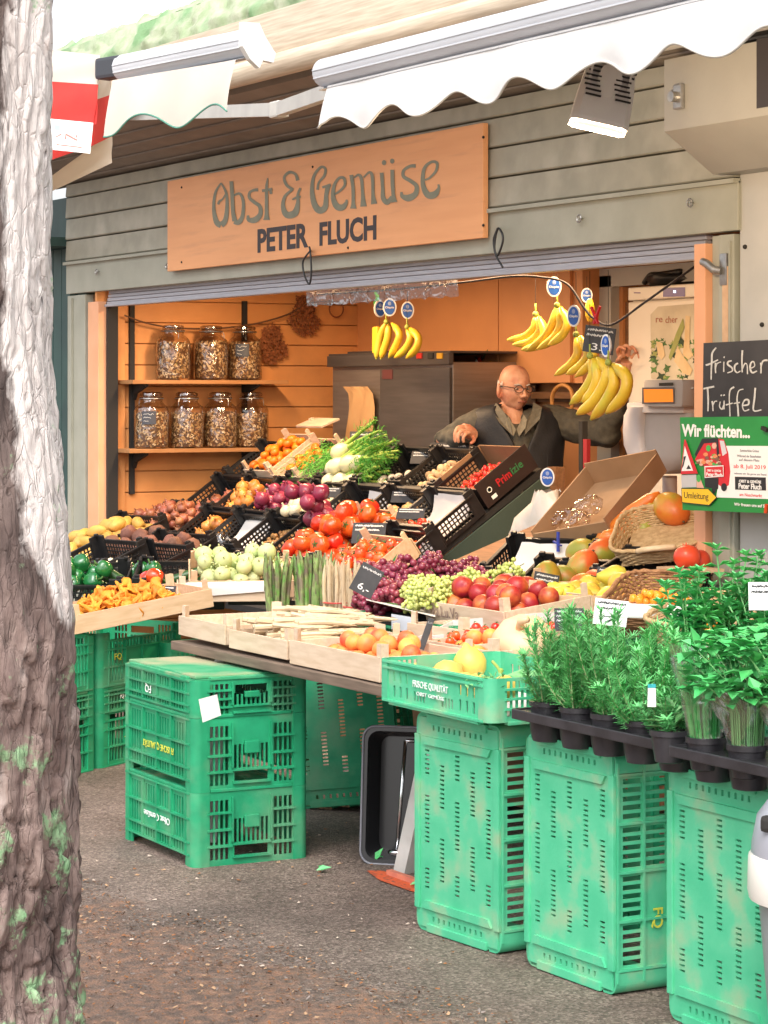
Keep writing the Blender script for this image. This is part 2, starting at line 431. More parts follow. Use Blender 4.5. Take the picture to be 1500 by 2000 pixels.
# soffit, fascia, roof
p = MB(); p.add([(-.8, 0.05, 2.648), (8.6, 0.05, 2.648), (8.6, -.52, 2.78), (-.8, -.52, 2.78), (-.8, 0.05, 2.70), (8.6, 0.05, 2.70), (8.6, -.52, 2.83), (-.8, -.52, 2.83)],
                [(0, 1, 2, 3), (7, 6, 5, 4), (0, 3, 7, 4), (1, 5, 6, 2), (0, 4, 5, 1), (3, 2, 6, 7)])
for i in range(4): p.bar((-.8, -.06 - .12 * i, 2.648 + .132 * (.11 + .12 * i) / .57 - .006), (8.6, -.06 - .12 * i, 2.648 + .132 * (.11 + .12 * i) / .57 - .006), .008)
part('soffit', p, M_TAUPE, stall)
p = MB(); p.box((3.9, -.56, 2.955), (9.4, .06, .23), bev=.004); p.box((3.9, -.575, 2.93), (9.4, .04, .09), bev=.01)
p.tube([(-.8, -.60, 2.835), (8.6, -.60, 2.835)], .05, 14)
part('fascia_beam', p, M_CREAMB, stall, True, 35)
p = MB()
NX, NZ = 140, 10
vs = []
for i in range(NX + 1):
    for j in range(NZ + 1):
        x = -.9 + 4.8 * i / NX; zz = 3.072 + .225 * j / NZ
        nz = noise.noise(Vector((x * 7, j * .5, 2))) * .03 + noise.noise(Vector((x * 30, j * 1.1, 9))) * .012
        vs.append((x, -.50 + .12 * (j / NZ) ** 2 - nz, zz + (noise.noise(Vector((x * 9, 0, 5))) * .03 + noise.noise(Vector((x * 40, 0, 1))) * .01) * (j / NZ)))
p.add(vs, [(i * (NZ + 1) + j, (i + 1) * (NZ + 1) + j, (i + 1) * (NZ + 1) + j + 1, i * (NZ + 1) + j + 1) for i in range(NX) for j in range(NZ)])
p.box((1.5, -.2, 3.17), (4.8, .5, .16))
part('mossy_roof_edge', p, M_MOSS, stall, True)
p = MB(); p.box((6.3, -.38, 3.2), (4.6, .22, .25)); part('grey_roof_sheet', p, mat('grey_roof', (.33, .36, .40), (.27, .30, .34), scale=6, rough=.7), stall)
p = MB(); p.add([(-.9, -.4, 3.26), (8.6, -.4, 3.30), (8.6, 2.4, 3.0), (-.9, 2.4, 3.0)], [(0, 1, 2, 3)]); p.box((3.9, .5, 2.9), (9.3, 1.9, .1)); part('roof', p, M_MOSS, stall)

# small screw eyes along the lintel
for px, py in [(192, 531), (330, 520), (1136, 427), (1352, 396), (680, 484)]:
    q = at(px, py, Y=-.02); m_ = MB(); m_.tube([q + Vector((.014 * math.cos(a), -.012, .014 * math.sin(a))) for a in [i * PI / 5 for i in range(11)]], .003, 6); m_.cyl(q + Vector((0, .02, 0)), q + Vector((0, -.012, 0)), .003)
    part('screw_eye', m_, M_METAL, stall)
# black cable ties hanging off the lintel
for (pts, lab) in [([(606, 490), (592, 510), (594, 535), (604, 555), (608, 530), (606, 492), (604, 482)], 'black cable tie loop hanging below the name on the sign'),
                   ([(972, 446), (964, 470), (970, 500), (980, 480), (982, 460), (972, 447), (966, 490), (982, 522)], 'black cable tie loop hanging right of the orange sign')]:
    m_ = MB(); m_.tube(catmull([at(x, y, Y=-.075) for x, y in pts], 5), .0045, 6)
    m_.cyl(at(*pts[0], Y=-.08), at(*pts[0], Y=.0), .004)
    single('cable_tie', m_, M_BLACK, lab, 'cable tie', smooth=True)

# ---- neighbouring stall on the right: cream pillar wall and shutter box with a letter
nb = thing('neighbouring_stall', 'cream coloured neighbouring stall wall right of the opening', 'stall', T(5.7, 0, 0))
NBX = T(-5.7, 0, 0)
p = MB(); p.x = NBX; p.box((6.9, .05, 1.25), (2.42, .1, 2.5), bev=.004); part('wall', p, M_CREAM, nb)
for px, py in [(1455, 482), (1488, 634)]:
    p = MB(); p.x = NBX; p.ball(at(px, py, Y=-.004), .008); part('screw', p, M_DARK, nb)
hb = thing('shutter_box', 'cream metal shutter housing above the cream wall, marked with a dark letter', 'shutter box', T(5.7, -.2, 2.3))
p = MB(); p.x = T(-5.7, .2, -2.3)
p.prism([(-.005, 2.225), (-.10, 2.225), (-.30, 2.36), (-.30, 2.60), (-.005, 2.66)], 2.3, T(5.67, 0, 0) @ Matrix(((0, 0, 1, 0), (1, 0, 0, 0), (0, 1, 0, 0), (0, 0, 0, 1))))
part('housing', p, mat('cream_metal', (.32, .31, .285), (.29, .28, .258), scale=4, rough=.45, bump=.04), hb)
q = at(1478, 212, Y=-.303)
part('lettering', fit_text('lettering', 'F', .30, .22, mat('sign_black', (.03, .026, .03), rough=.5), bold=.03, depth=.001), None, hb, M=T(-5.7, .2, -2.3) @ T(q) @ WALLX)
p = MB(); p.x = T(-5.7, .2, -2.3); q = at(1318, 190, Y=-.31); p.box((q.x + .02, -.308, q.z), (.05, .016, .085), bev=.006); p.cyl((q.x + .01, -.30, q.z), (q.x + .01, -.335, q.z), .018); part('bracket', p, M_METAL, hb)

# ---- dark teal neighbour behind the tree on the left
p = MB()
for i in range(5): p.box((-.62 - .13 * i, .06, 1.15), (.122, .05, 2.3), bev=.003)
p.box((-1.0, .12, 1.3), (1.1, .06, 2.6)); p.box((-.8, -.1, 2.33), (.62, .3, .05))
single('side_shed', p, M_TEAL, 'dark teal boarded shed wall between the tree and the stall frame', 'shed')

# ---- the big shop sign
sg = thing('shop_sign', 'wide orange shop board with sage green and black lettering above the opening', 'sign', T(2.54, -.03, 2.33))
SGX = T(-2.54, .03, -2.33)
p = MB(); p.x = SGX; p.box((2.54, -.04, 2.327), (3.09, .025, .458), bev=.003)
part('board', p, mat('sign_orange', (.80, .38, .165), (.74, .335, .14), scale=3, rough=.5, bump=.05, stretch=(.5, 6, 6), c3=(.66, .30, .135), scale3=5, lo3=.56, hi3=.75), sg)
M_SGREEN = mat('sign_sage', (.24, .235, .165), (.20, .20, .14), scale=20, rough=.6)
M_SBLACK = mat('sign_dark', (.04, .03, .032), rough=.55)
STROKES = [
 [(95,232,8),(62,290,14),(52,380,18),(68,460,28),(95,478,34)], [(95,232,8),(125,290,14),(130,370,18),(120,450,26),(95,478,34)], [(128,285,8),(105,325,9),(85,340,12),(78,358,12)],
 [(155,222,20),(160,300,20),(165,400,20),(175,455,26)], [(170,305,10),(205,295,14),(225,340,16),(222,420,20),(200,462,26),(172,458,26)],
 [(312,272,18),(285,275,14),(262,290,14),(262,320,16),(290,345,18),(322,370,20),(325,415,24),(295,448,32),(258,448,22),(252,422,12)],
 [(368,203,6),(362,260,16),(362,350,18),(362,420,22),(362,449,36)], [(335,278,14),(395,268,14)], [(384,265,10),(388,297,16)],
 [(545,218,20),(530,180,14),(495,170,16),(465,200,14),(480,245,16),(518,272,14)], [(515,270,12),(470,310,16),(458,370,22),(480,418,34),(528,408,36),(545,350,20),(545,300,14),(560,262,12)], [(512,330,8),(535,318,12),(562,312,10)],
 [(660,272,14),(668,230,12),(700,190,14),(706,150,14),(680,140,14),(640,190,16),(628,270,22),(640,350,30),(670,392,36),(705,374,30),(712,300,22),(722,250,26)], [(688,258,12),(738,243,16)],
 [(758,300,10),(790,280,12),(820,245,14),(815,205,16),(785,205,14),(757,250,18),(752,320,24),(775,370,34),(808,374,32),(830,345,16),(828,330,10)],
 [(858,185,20),(868,260,18),(870,350,20),(870,382,36)], [(875,202,8),(900,185,14),(918,210,18),(925,300,18),(930,370,34)], [(930,200,8),(965,170,14),(982,200,18),(985,300,18),(992,355,34)],
 [(1036,172,20),(1042,260,18),(1045,320,24),(1070,345,28),(1095,310,12)], [(1098,155,20),(1100,240,20),(1105,310,20),(1110,345,34)],
 [(1235,132,20),(1200,135,16),(1165,160,16),(1165,195,18),(1205,220,20),(1240,250,22),(1235,295,28),(1195,320,36),(1158,310,22),(1152,285,12)],
 [(1290,215,10),(1320,200,12),(1355,160,14),(1360,115,16),(1325,110,14),(1285,150,18),(1278,240,24),(1305,300,34),(1345,300,36),(1370,265,16),(1368,240,10)]]
def ribbon(mb, pts2, to3, zoff=0.0, n=5):
    C3 = catmull([Vector(q) for q in pts2], n)
    L = []; Rr = []
    for i, q in enumerate(C3):
        t = C3[min(i + 1, len(C3) - 1)] - C3[max(i - 1, 0)]; t = Vector((t.x, t.y))
        t = t.normalized() if t.length > 1e-6 else Vector((1, 0))
        nn = Vector((-t.y, t.x)) * q.z / 2
        L.append(to3(q.x + nn.x, q.y + nn.y, zoff)); Rr.append(to3(q.x - nn.x, q.y - nn.y, zoff))
    k = len(L)
    mb.add(L + Rr, [(i, i + 1, k + i + 1, k + i) for i in range(k - 1)])
lt = MB(); lt.x = SGX
to3 = lambda x, y, z: at(400 + x / 3, 280 + y / 3, Y=-.0545 - z)
for i, st in enumerate(STROKES): ribbon(lt, [(x, y, w * 1.12) for x, y, w in st], to3, .0003 * (i % 4))
for cx, cy in [(1050, 113), (1098, 104)]:
    lt.add([to3(cx, cy, 0)] + [to3(cx + 13 * math.cos(a), cy + 15 * math.sin(a), 0) for a in [i * PI / 8 for i in range(16)]], [(0, 1 + i, 1 + (i + 1) % 16) for i in range(16)])
part('lettering', lt, M_SGREEN, sg, label='curly sage green art nouveau lettering')
for w, x0, y0, x1, ytop in [('PETER', 503, 494, 602, 448), ('FLUCH', 624, 481, 735, 434)]:
    a = at(x0, y0, Y=-.0535); c = at(x1, y0, Y=-.0535); h = at(x0, ytop, Y=-.0535).z - a.z
    part('lettering', fit_text('lettering', w, c.x - a.x, h, M_SBLACK, bold=.034), None, sg, M=SGX @ T(a) @ WALLX, label='dark narrow capital lettering')
p = MB(); p.x = SGX
for px, py in [(944, 268), (944, 440), (355, 366), (355, 512), (611, 326), (680, 484)]: p.ball(at(px, py, Y=-.053), .006, 8, 5)
part('screws', p, M_DARK, sg)

# ---- plastic foil strip under the shutter
p = MB()
a = at(598, 582, Y=.1); c = at(892, 572, Y=.1); K = 30
vs = []
for i in range(K + 1):
    t = i / K; q = a.lerp(c, t); wv = .006 * math.sin(i * 1.7)
    vs += [(q.x, q.y + wv, 1.953), (q.x, q.y + wv * 1.5 + .004, 1.885 + .006 * math.sin(i * 2.3))]
p.add(vs, [(2 * i, 2 * i + 2, 2 * i + 3, 2 * i + 1) for i in range(K)])
single('plastic_strip', p, film_mat('milky_film', (.85, .83, .80), .3), 'crumpled clear plastic strip hanging under the roller shutter', 'plastic strip', smooth=True)

# ---- awnings
M_AWN = mat('white_awning_cloth', (.70, .69, .67), (.65, .64, .62), scale=5, rough=.75, bump=.12, bscale=25)
M_AWN2 = mat('cream_awning_cloth', (.62, .56, .48), (.56, .50, .43), scale=5, rough=.8, bump=.08, bscale=20, c3=(.60, .54, .47), scale3=3)
M_TUBE = mat('white_lacquer', (.60, .62, .65), (.56, .58, .61), scale=3, rough=.35)
def valance(x0, x1, ya, yb, ztop, drop, amp, period, phase, bow=.02):
    mb = MB(); K = int((x1 - x0) / .012); rows = 6
    vs = []
    for i in range(K + 1):
        t = i / K; x = x0 + (x1 - x0) * t; y = ya + (yb - ya) * t
        zb = ztop - drop - amp * math.cos(2 * PI * (x - phase) / period)
        for j in range(rows + 1):
            u = j / rows
            vs.append((x + (.02 * u * u if i < 3 else 0) * -1, y - bow * math.sin(u * 1.7) + .012 * u * math.sin(x * 9) + .006 * u * math.sin(x * 23 + 1), ztop + (zb - ztop) * u))
    r = rows + 1
    mb.add(vs, [(i * r + j, (i + 1) * r + j, (i + 1) * r + j + 1, i * r + j + 1) for i in range(K) for j in range(rows)])
    return mb, [Vector(vs[i * r + rows]) for i in range(K + 1)]
def awning_bar(mb, a, b, r):
    """front profile: rounded hood with a lip and two grooves"""
    prof = []
    for i in range(15):
        t = -PI / 2 + PI * i / 14 * 1.25
        prof.append((-r * math.cos(t) * .95, r * math.sin(t)))
    prof += [(r * .5, r * .9), (r * .5, -r * 1.05), (0.0, -r * 1.25), (-r * .55, -r * 1.2)]
    d = b - a; L = d.length; X = d.normalized(); Z = Vector((0, 0, 1)); Y = Z.cross(X)
    M = Matrix(((Y.x, Z.x, X.x, a.x), (Y.y, Z.y, X.y, a.y), (Y.z, Z.z, X.z, a.z), (0, 0, 0, 1)))
    mb.prism(prof, L, M)
    for f in (-.45, .1):
        mb.bar(M @ Vector((-r * math.cos(f) * .97, r * math.sin(f), 0.002)), M @ Vector((-r * math.cos(f) * .97, r * math.sin(f), L - .002)), .004)
aw = thing('awning', 'wide white awning with scalloped valance at top right', 'awning', T(5.5, -1.5, 2.45))
AX = T(-5.5, 1.5, -2.45)
p = MB(); p.x = AX; awning_bar(p, Vector((5.50, -1.5, 2.50)), Vector((9.0, -1.5, 2.50)), .046); part('front_bar', p, M_TUBE, aw, True, 35)
p = MB(); p.x = AX
vmb, edge = valance(5.56, 9.0, -1.52, -1.52, 2.452, .13, .026, .362, 6.195); vmb.v = [AX @ v for v in vmb.v]
part('valance', vmb, M_AWN, aw, True)
p = MB(); p.x = AX; p.tube([e + Vector((0, -.001, -.002)) for e in edge], .004, 6); part('valance_hem', p, mat('hem_grey', (.60, .58, .53), rough=.8), aw, True)
p = MB(); p.x = AX; p.add([(5.56, -1.48, 2.50), (9.0, -1.48, 2.50), (9.0, -.3, 2.63), (5.56, -.3, 2.63)], [(0, 1, 2, 3)]); part('cloth', p, M_AWN, aw)
p = MB(); p.x = AX; e = at(545, 214, Y=-1.05); p.bar(e, (5.9, -1.45, 2.475), .036, .05); p.bar(at(228, 226, Y=-.45), e, .036, .05); p.box(tuple(e), (.075, .05, .062), bev=.008)
part('folding_arm', p, mat('arm_grey', (.55, .53, .48), (.48, .46, .42), scale=9, rough=.45), aw)
a2 = thing('awning', 'short white awning bar with a cream scalloped flap beside the tree', 'awning', T(3.4, -1.72, 2.6))
A2 = T(-3.4, 1.72, -2.6)
qa = at(238, 133, Z=2.60); qb = at(490, 82, Z=2.62)
p = MB(); p.x = A2; awning_bar(p, qa, qb, .045); part('front_bar', p, M_TUBE, a2, True, 35)
p = MB(); p.x = A2; d = (qb - qa).normalized()
p.prism([(-.05, .058), (.02, .062), (.045, .02), (.09, -.03), (.08, -.062), (.035, -.058), (.02, -.085), (-.02, -.06), (-.052, -.02)], .02, Matrix.Translation(qb) @ RZ(math.atan2(d.y, d.x)) @ Matrix(((0, 0, 1, 0), (1, 0, 0, 0), (0, 1, 0, 0), (0, 0, 0, 1))))
part('end_cap', p, M_WHITE, a2)
p = MB(); p.x = A2 ; p.box(tuple(qa + Vector((-.05, -.01, .005))), (.13, .07, .075), RZ(math.atan2(d.y, d.x)), bev=.012); part('motor_cap', p, mat('slate_plastic', (.05, .055, .065), rough=.5), a2)
qc = at(225, 160, Z=2.545); qd = at(466, 108, Z=2.565)
vmb, edge = valance(qc.x, qd.x, qc.y - .01, qd.y - .01, 2.55, .165, .03, .37, qc.x + .02); vmb.v = [A2 @ v for v in vmb.v]
part('valance', vmb, M_AWN2, a2, True)
p = MB(); p.x = A2; p.tube([e for e in edge], .0035, 6); part('valance_hem', p, mat('hem_green', (.10, .26, .20), rough=.8), a2, True)
# red and white striped awning of the stall next door, hanging to a point
st = thing('striped_awning', 'red and cream striped awning end with a small white sticker beside the tree', 'awning', T(2.6, -2.0, 2.4))
SX = T(-2.6, 2.0, -2.4)
M_RED = mat('red_stripe', (.62, .045, .035), (.55, .035, .03), scale=6, rough=.8, bump=.06, bscale=30)
D0 = 8.55
def W(px, py, d=D0): return at(px, py, d=d)
def cloth_quad(mb, ps, sag=.012):
    a, b, c, e = ps; n = 8; vs = []
    nn = (b - a).cross(e - a).normalized()
    for i in range(n + 1):
        for j in range(n + 1):
            u, v = i / n, j / n
            q = a.lerp(b, u).lerp(e.lerp(c, u), v)
            vs.append(q + nn * sag * (math.sin(u * 5 + v * 3) * .5) * math.sin(PI * v))
    mb.add(vs, [(i * (n + 1) + j, (i + 1) * (n + 1) + j, (i + 1) * (n + 1) + j + 1, i * (n + 1) + j + 1) for i in range(n) for j in range(n)])
# front flap: px x from 20 to ~195 ; side flap from ~195 to 220 going back
F0, F1 = 20, 196
rows = [(92, 108), (158, 165), (232, 243), (300, 310)]
def frow(k): return W(F0, rows[k][0] - 4, 8.7), W(F1 - 4 * k, rows[k][1])
p = MB(); p.x = SX; a_, b_ = frow(0); c_, d_ = frow(1); cloth_quad(p, (a_, b_, d_, c_)); a_, b_ = frow(2); q1 = W(20, 300, 8.7); q2 = W(180, 300); part('cream_stripe', p, M_AWN2, st, True)
p = MB(); p.x = SX; a_, b_ = frow(1); c_, d_ = frow(2); cloth_quad(p, (a_, b_, d_, c_)); part('red_stripe', p, M_RED, st, True)
sd_ = 8.85
p = MB(); p.x = SX; cloth_quad(p, (W(196, 130), W(219, 118, sd_), W(219, 184, sd_), W(190, 194))); cloth_quad(p, (W(182, 284), W(219, 266, sd_), W(219, 318, sd_), W(20, 412, 8.7))); part('cream_stripe', p, M_AWN2, st, True)
p = MB(); p.x = SX; cloth_quad(p, (W(190, 194), W(219, 184, sd_), W(219, 266, sd_), W(182, 284))); cloth_quad(p, (W(20, 238, 8.7), W(182, 243), W(182, 284), W(20, 340, 8.7))); part('red_stripe', p, M_RED, st, True)
p = MB(); p.x = SX; cloth_quad(p, (W(60, 228, 8.5), W(182, 240, 8.5), W(176, 300, 8.48), W(60, 288, 8.48)), .0)
part('sticker', p, M_WHITE, st)
p = MB(); p.x = SX
for x0, y0, x1, y1 in [(106, 243, 118, 256), (150, 247, 164, 249)]: p.add([W(x0, y0, 8.47), W(x1, y0 + 2, 8.47), W(x1, y1, 8.47), W(x0, y1 - 2, 8.47)], [(0, 1, 2, 3)])
part('sticker_mark', p, mat('pale_blue_ink', (.35, .42, .62), rough=.7), st)
p = MB(); p.x = SX
for pts in [[(128, 272), (128, 262), (150, 274), (150, 264)], [(108, 268), (120, 262)], [(110, 282), (160, 288)]]:
    p.tube([W(x, y, 8.468) for x, y in pts], .0022 if len(pts) == 2 else .004, 5)
part('sticker_mark', p, mat('pale_red_ink', (.66, .22, .2), rough=.7), st)

# ---- floodlight under the awning (a lit lamp)
fl = thing('floodlight', 'grey vented floodlight shining warm light under the white awning', 'lamp', T(at(1165, 200, Y=-1.2)))
FLI = T(-at(1165, 200, Y=-1.2))
dl_ = (at(1165, 250, Y=-1.2) - CAMP).dot(FW); la, lb_ = at(1112, 236, d=dl_), at(1222, 263, d=dl_)
ctr = (la + lb_) / 2
upv = (at(1196, 120, d=dl_) - at(1166, 250, d=dl_)); upv = upv + FW * .012; upv.normalize()
xax = (lb_ - la).normalized(); yax = upv.cross(xax).normalized(); xax = yax.cross(upv).normalized()
FM = FLI @ Matrix(((xax.x, yax.x, upv.x, ctr.x), (xax.y, yax.y, upv.y, ctr.y), (xax.z, yax.z, upv.z, ctr.z), (0, 0, 0, 1)))
wl = (lb_ - la).length
M_LAMP = mat('lamp_grey', (.62, .58, .54), (.56, .52, .49), scale=10, rough=.5)
p = MB(); p.x = FM
vs = []
for zz, w_, dp in [(.0, wl * .5, .075), (.012, wl * .5, .078), (.1, wl * .47, .072), (.19, wl * .40, .055), (.215, wl * .36, .045)]:
    for x, y in [(-1, -.7), (-.8, -1), (.8, -1), (1, -.7), (1, .7), (.8, 1), (-.8, 1), (-1, .7)]: vs.append((x * w_, y * dp, zz))
p.add(vs, [(i * 8 + j, i * 8 + (j + 1) % 8, (i + 1) * 8 + (j + 1) % 8, (i + 1) * 8 + j) for i in range(4) for j in range(8)] + [tuple(32 + j for j in range(8))])
for s_ in (-1, 1): p.box((s_ * wl * .34, -.071, .1), (.006, .006, .19))
part('housing', p, M_LAMP, fl)
for s_ in (-1, 1):
    p = MB(); p.x = FM
    for i in range(9): p.box((s_ * wl * .26 + .006 * math.cos(i), -.077 + i * .0014, .075 + .014 * i), (.045, .006, .005))
    part('vent_slots', p, M_DARK, fl)
p = MB(); p.x = FM; p.lathe([(.034, 0), (.036, .004), (.032, .006), (0, .006)], 24, T(0, -.068, .125) @ RX(PI / 2) @ S(1, 1.5, 1)); part('vent_cover', p, M_LAMP, fl, True, 30)
p = MB(); p.x = FM; p.lathe([(0, -.003), (1, -.003), (1, .003), (0, .003)], 28, S(wl * .44, .034, 1)); part('lens', p, mat('lit_lens', (1, .8, .5), emit=(1.0, .66, .30), es=1.5), fl)
p = MB(); p.x = FLI; p.bar(ctr + upv * .2, ctr + upv * .2 + Vector((.0, .5, .3)), .025); part('bracket', p, M_LAMP, fl)
sp = bpy.data.lights.new('floodlight_beam', 'SPOT'); sp.energy = 60; sp.color = (1.0, .76, .50); sp.spot_size = R_(165); sp.spot_blend = .6; sp.shadow_soft_size = .06
spo = bpy.data.objects.new('floodlight_beam', sp); COL.objects.link(spo); spo.parent = fl
beam = (Vector((2.2, .9, 1.2)) - ctr).normalized()
spo.matrix_basis = FLI @ (Matrix.Translation(ctr - upv * .075) @ (-beam).to_track_quat('Z', 'Y').to_matrix().to_4x4())

# warm strip lamps under the stall ceiling, hidden behind the lintel
for k, (x, y) in enumerate([(1.3, .45), (3.6, .45)]):
    p = MB(); p.box((x, y, 2.185), (1.3, .12, .05), bev=.01); part('ceiling_lamp', p, M_WHITE, stall)
    p = MB(); p.box((x, y, 2.152), (1.24, .08, .012)); part('lamp_tube', p, mat('lit_tube', (1, .8, .55), emit=(1.0, .66, .38), es=6), stall)
    al = bpy.data.lights.new('strip_light', 'AREA'); al.shape = 'RECTANGLE'; al.size = 1.24; al.size_y = .08; al.energy = 33; al.color = (1.0, .66, .38)
    ao = bpy.data.objects.new('strip_light', al); COL.objects.link(ao); ao.parent = stall; ao.location = (x, y, 2.14)
# ================================================================== CRATES
M_GREEN = mat('green_crate_plastic', (.010, .26, .115), (.016, .33, .15), scale=14, rough=.5, bump=.08, bscale=90, rnd=.06, c3=(.13, .33, .18), scale3=5.5, lo3=.5, hi3=.75)
M_GREENP = mat('green_crate_faded', (.06, .45, .235), (.11, .52, .29), scale=9, rough=.55, bump=.08, bscale=120, rnd=.05, c3=(.34, .40, .24), scale3=9, lo3=.52, hi3=.80)
M_GREEND = mat('green_crate_dirty', (.02, .28, .125), (.06, .33, .16), scale=16, rough=.7, bump=.15, bscale=120, c3=(.36, .33, .20), scale3=3.5, lo3=.46, hi3=.62)
M_WOOD = mat('poplar_crate_wood', (.66, .46, .29), (.56, .37, .215), scale=5, rough=.7, stretch=(2, 14, 14), bump=.12, bscale=40, rnd=.08, hue=.008)
M_WOODW = mat('pale_crate_wood', (.64, .50, .365), (.55, .41, .28), scale=5, rough=.7, stretch=(2, 14, 14), bump=.1, bscale=40, rnd=.05)
M_LAT = mat('black_crate_plastic', (.011, .011, .012), (.02, .019, .019), scale=25, rough=.38)
M_PAPER = mat('white_paper', (.66, .63, .60), (.58, .55, .52), scale=7, rough=.8)
M_YEL = mat('yellow_print', (.62, .62, .06), rough=.6)
M_WPRINT = mat('white_print', (.78, .82, .78), rough=.6)

def mat4(cx, cy, cz): return Matrix.Translation((cx, cy, cz))
def wallM(x, y, rot, z=0.0):
    """panel frame: local x along the wall, local y up, thickness outwards (local z)"""
    return T(x, y, z) @ RZ(rot) @ WALLX

# ---- black lattice crate (shared meshes, re-used for every copy)
def lattice_meshes(lx, ly, h):
    out = []
    def wall(w):
        hol = []
        n = int((w - .06) / .021)
        s0 = -n * .021 / 2
        for i in range(n):
            for j in range(4):
                y0 = .018 + j * (h - .034) / 4
                hol.append((s0 + i * .021 + .003, y0 + .003, s0 + i * .021 + .018, y0 + (h - .034) / 4 - .003))
        return hol
    for (w, x, y, r) in ((lx, 0, -ly / 2 + .005, 0), (lx, 0, ly / 2 - .005, PI), (ly, lx / 2 - .005, 0, PI / 2), (ly, -lx / 2 + .005, 0, -PI / 2)):
        p = MB(); p.panel(-w / 2 + .01, 0, w / 2 - .01, h, wall(w), .005, wallM(x, y, r))
        p.x = T(x, y, 0) @ RZ(r); p.box((0, -.006, h - .004), (w - .03, .014, .008))
        out.append(('lattice_wall', p.mesh('lattice_wall', M_LAT)))
    p = MB(); p.panel(-lx / 2 + .012, -ly / 2 + .012, lx / 2 - .012, ly / 2 - .012, [(-lx / 2 + .03 + i * .03, -ly / 2 + .03, -lx / 2 + .045 + i * .03, ly / 2 - .03) for i in range(int((lx - .07) / .03))], .006)
    out.append(('floor', p.mesh('floor', M_LAT)))
    for sx in (-1, 1):
        for sy in (-1, 1):
            p = MB(); p.box((sx * (lx / 2 - .006), sy * (ly / 2 - .026), h / 2 + .012), (.014, .052, h + .024), bev=.003); p.box((sx * (lx / 2 - .03), sy * (ly / 2 - .006), h / 2 + .012), (.06, .014, h + .024), bev=.003)
            p.box((sx * (lx / 2 - .02), sy * (ly / 2 - .016), h + .027), (.022, .016, .014), bev=.003)
            out.append(('corner_post', p.mesh('corner_post', M_LAT)))
    return out
LATT = lattice_meshes(.385, .30, .115)
def lattice_crate(M, label, group='black lattice crates on the sloped display'):
    o = thing('lattice_crate', label, 'crate', M, group)
    for n, me in LATT: link(n, me, None, o)
    return o
def wood_crate(lx, ly, h, M, label, group=None, mt=None, front=1.0, post=.03):
    o = thing('wooden_crate', label, 'crate', M, group); mt = mt or M_WOOD
    for (w, x, y, r) in ((lx, 0, -ly / 2, 0), (lx, 0, ly / 2, PI), (ly, lx / 2, 0, PI / 2), (ly, -lx / 2, 0, -PI / 2)):
        p = MB(); p.x = T(x, y, 0) @ RZ(r)
        p.box((0, .004, h * .46), (w - (.018 if r in (PI / 2, -PI / 2) else 0), .007, h * .86), bev=.0015)
        part('side_board', p, mt, o)
    for sx in (-1, 1):
        for sy in (-1, 1):
            p = MB(); c = (sx * (lx / 2 - .010), sy * (ly / 2 - .010)); e = .026
            p.prism([(c[0], c[1]), (c[0] - sx * e, c[1]), (c[0], c[1] - sy * e)] if sx * sy > 0 else [(c[0], c[1]), (c[0], c[1] - sy * e), (c[0] - sx * e, c[1])], h + post, T(0, 0, .002))
            part('corner_post', p, mt, o)
    p = MB()
    for i in range(4): p.box((0, -ly / 2 + ly * (i + .5) / 4, .004), (lx - .02, ly / 4 - .012, .006))
    part('floor_board', p, mt, o)
    return o

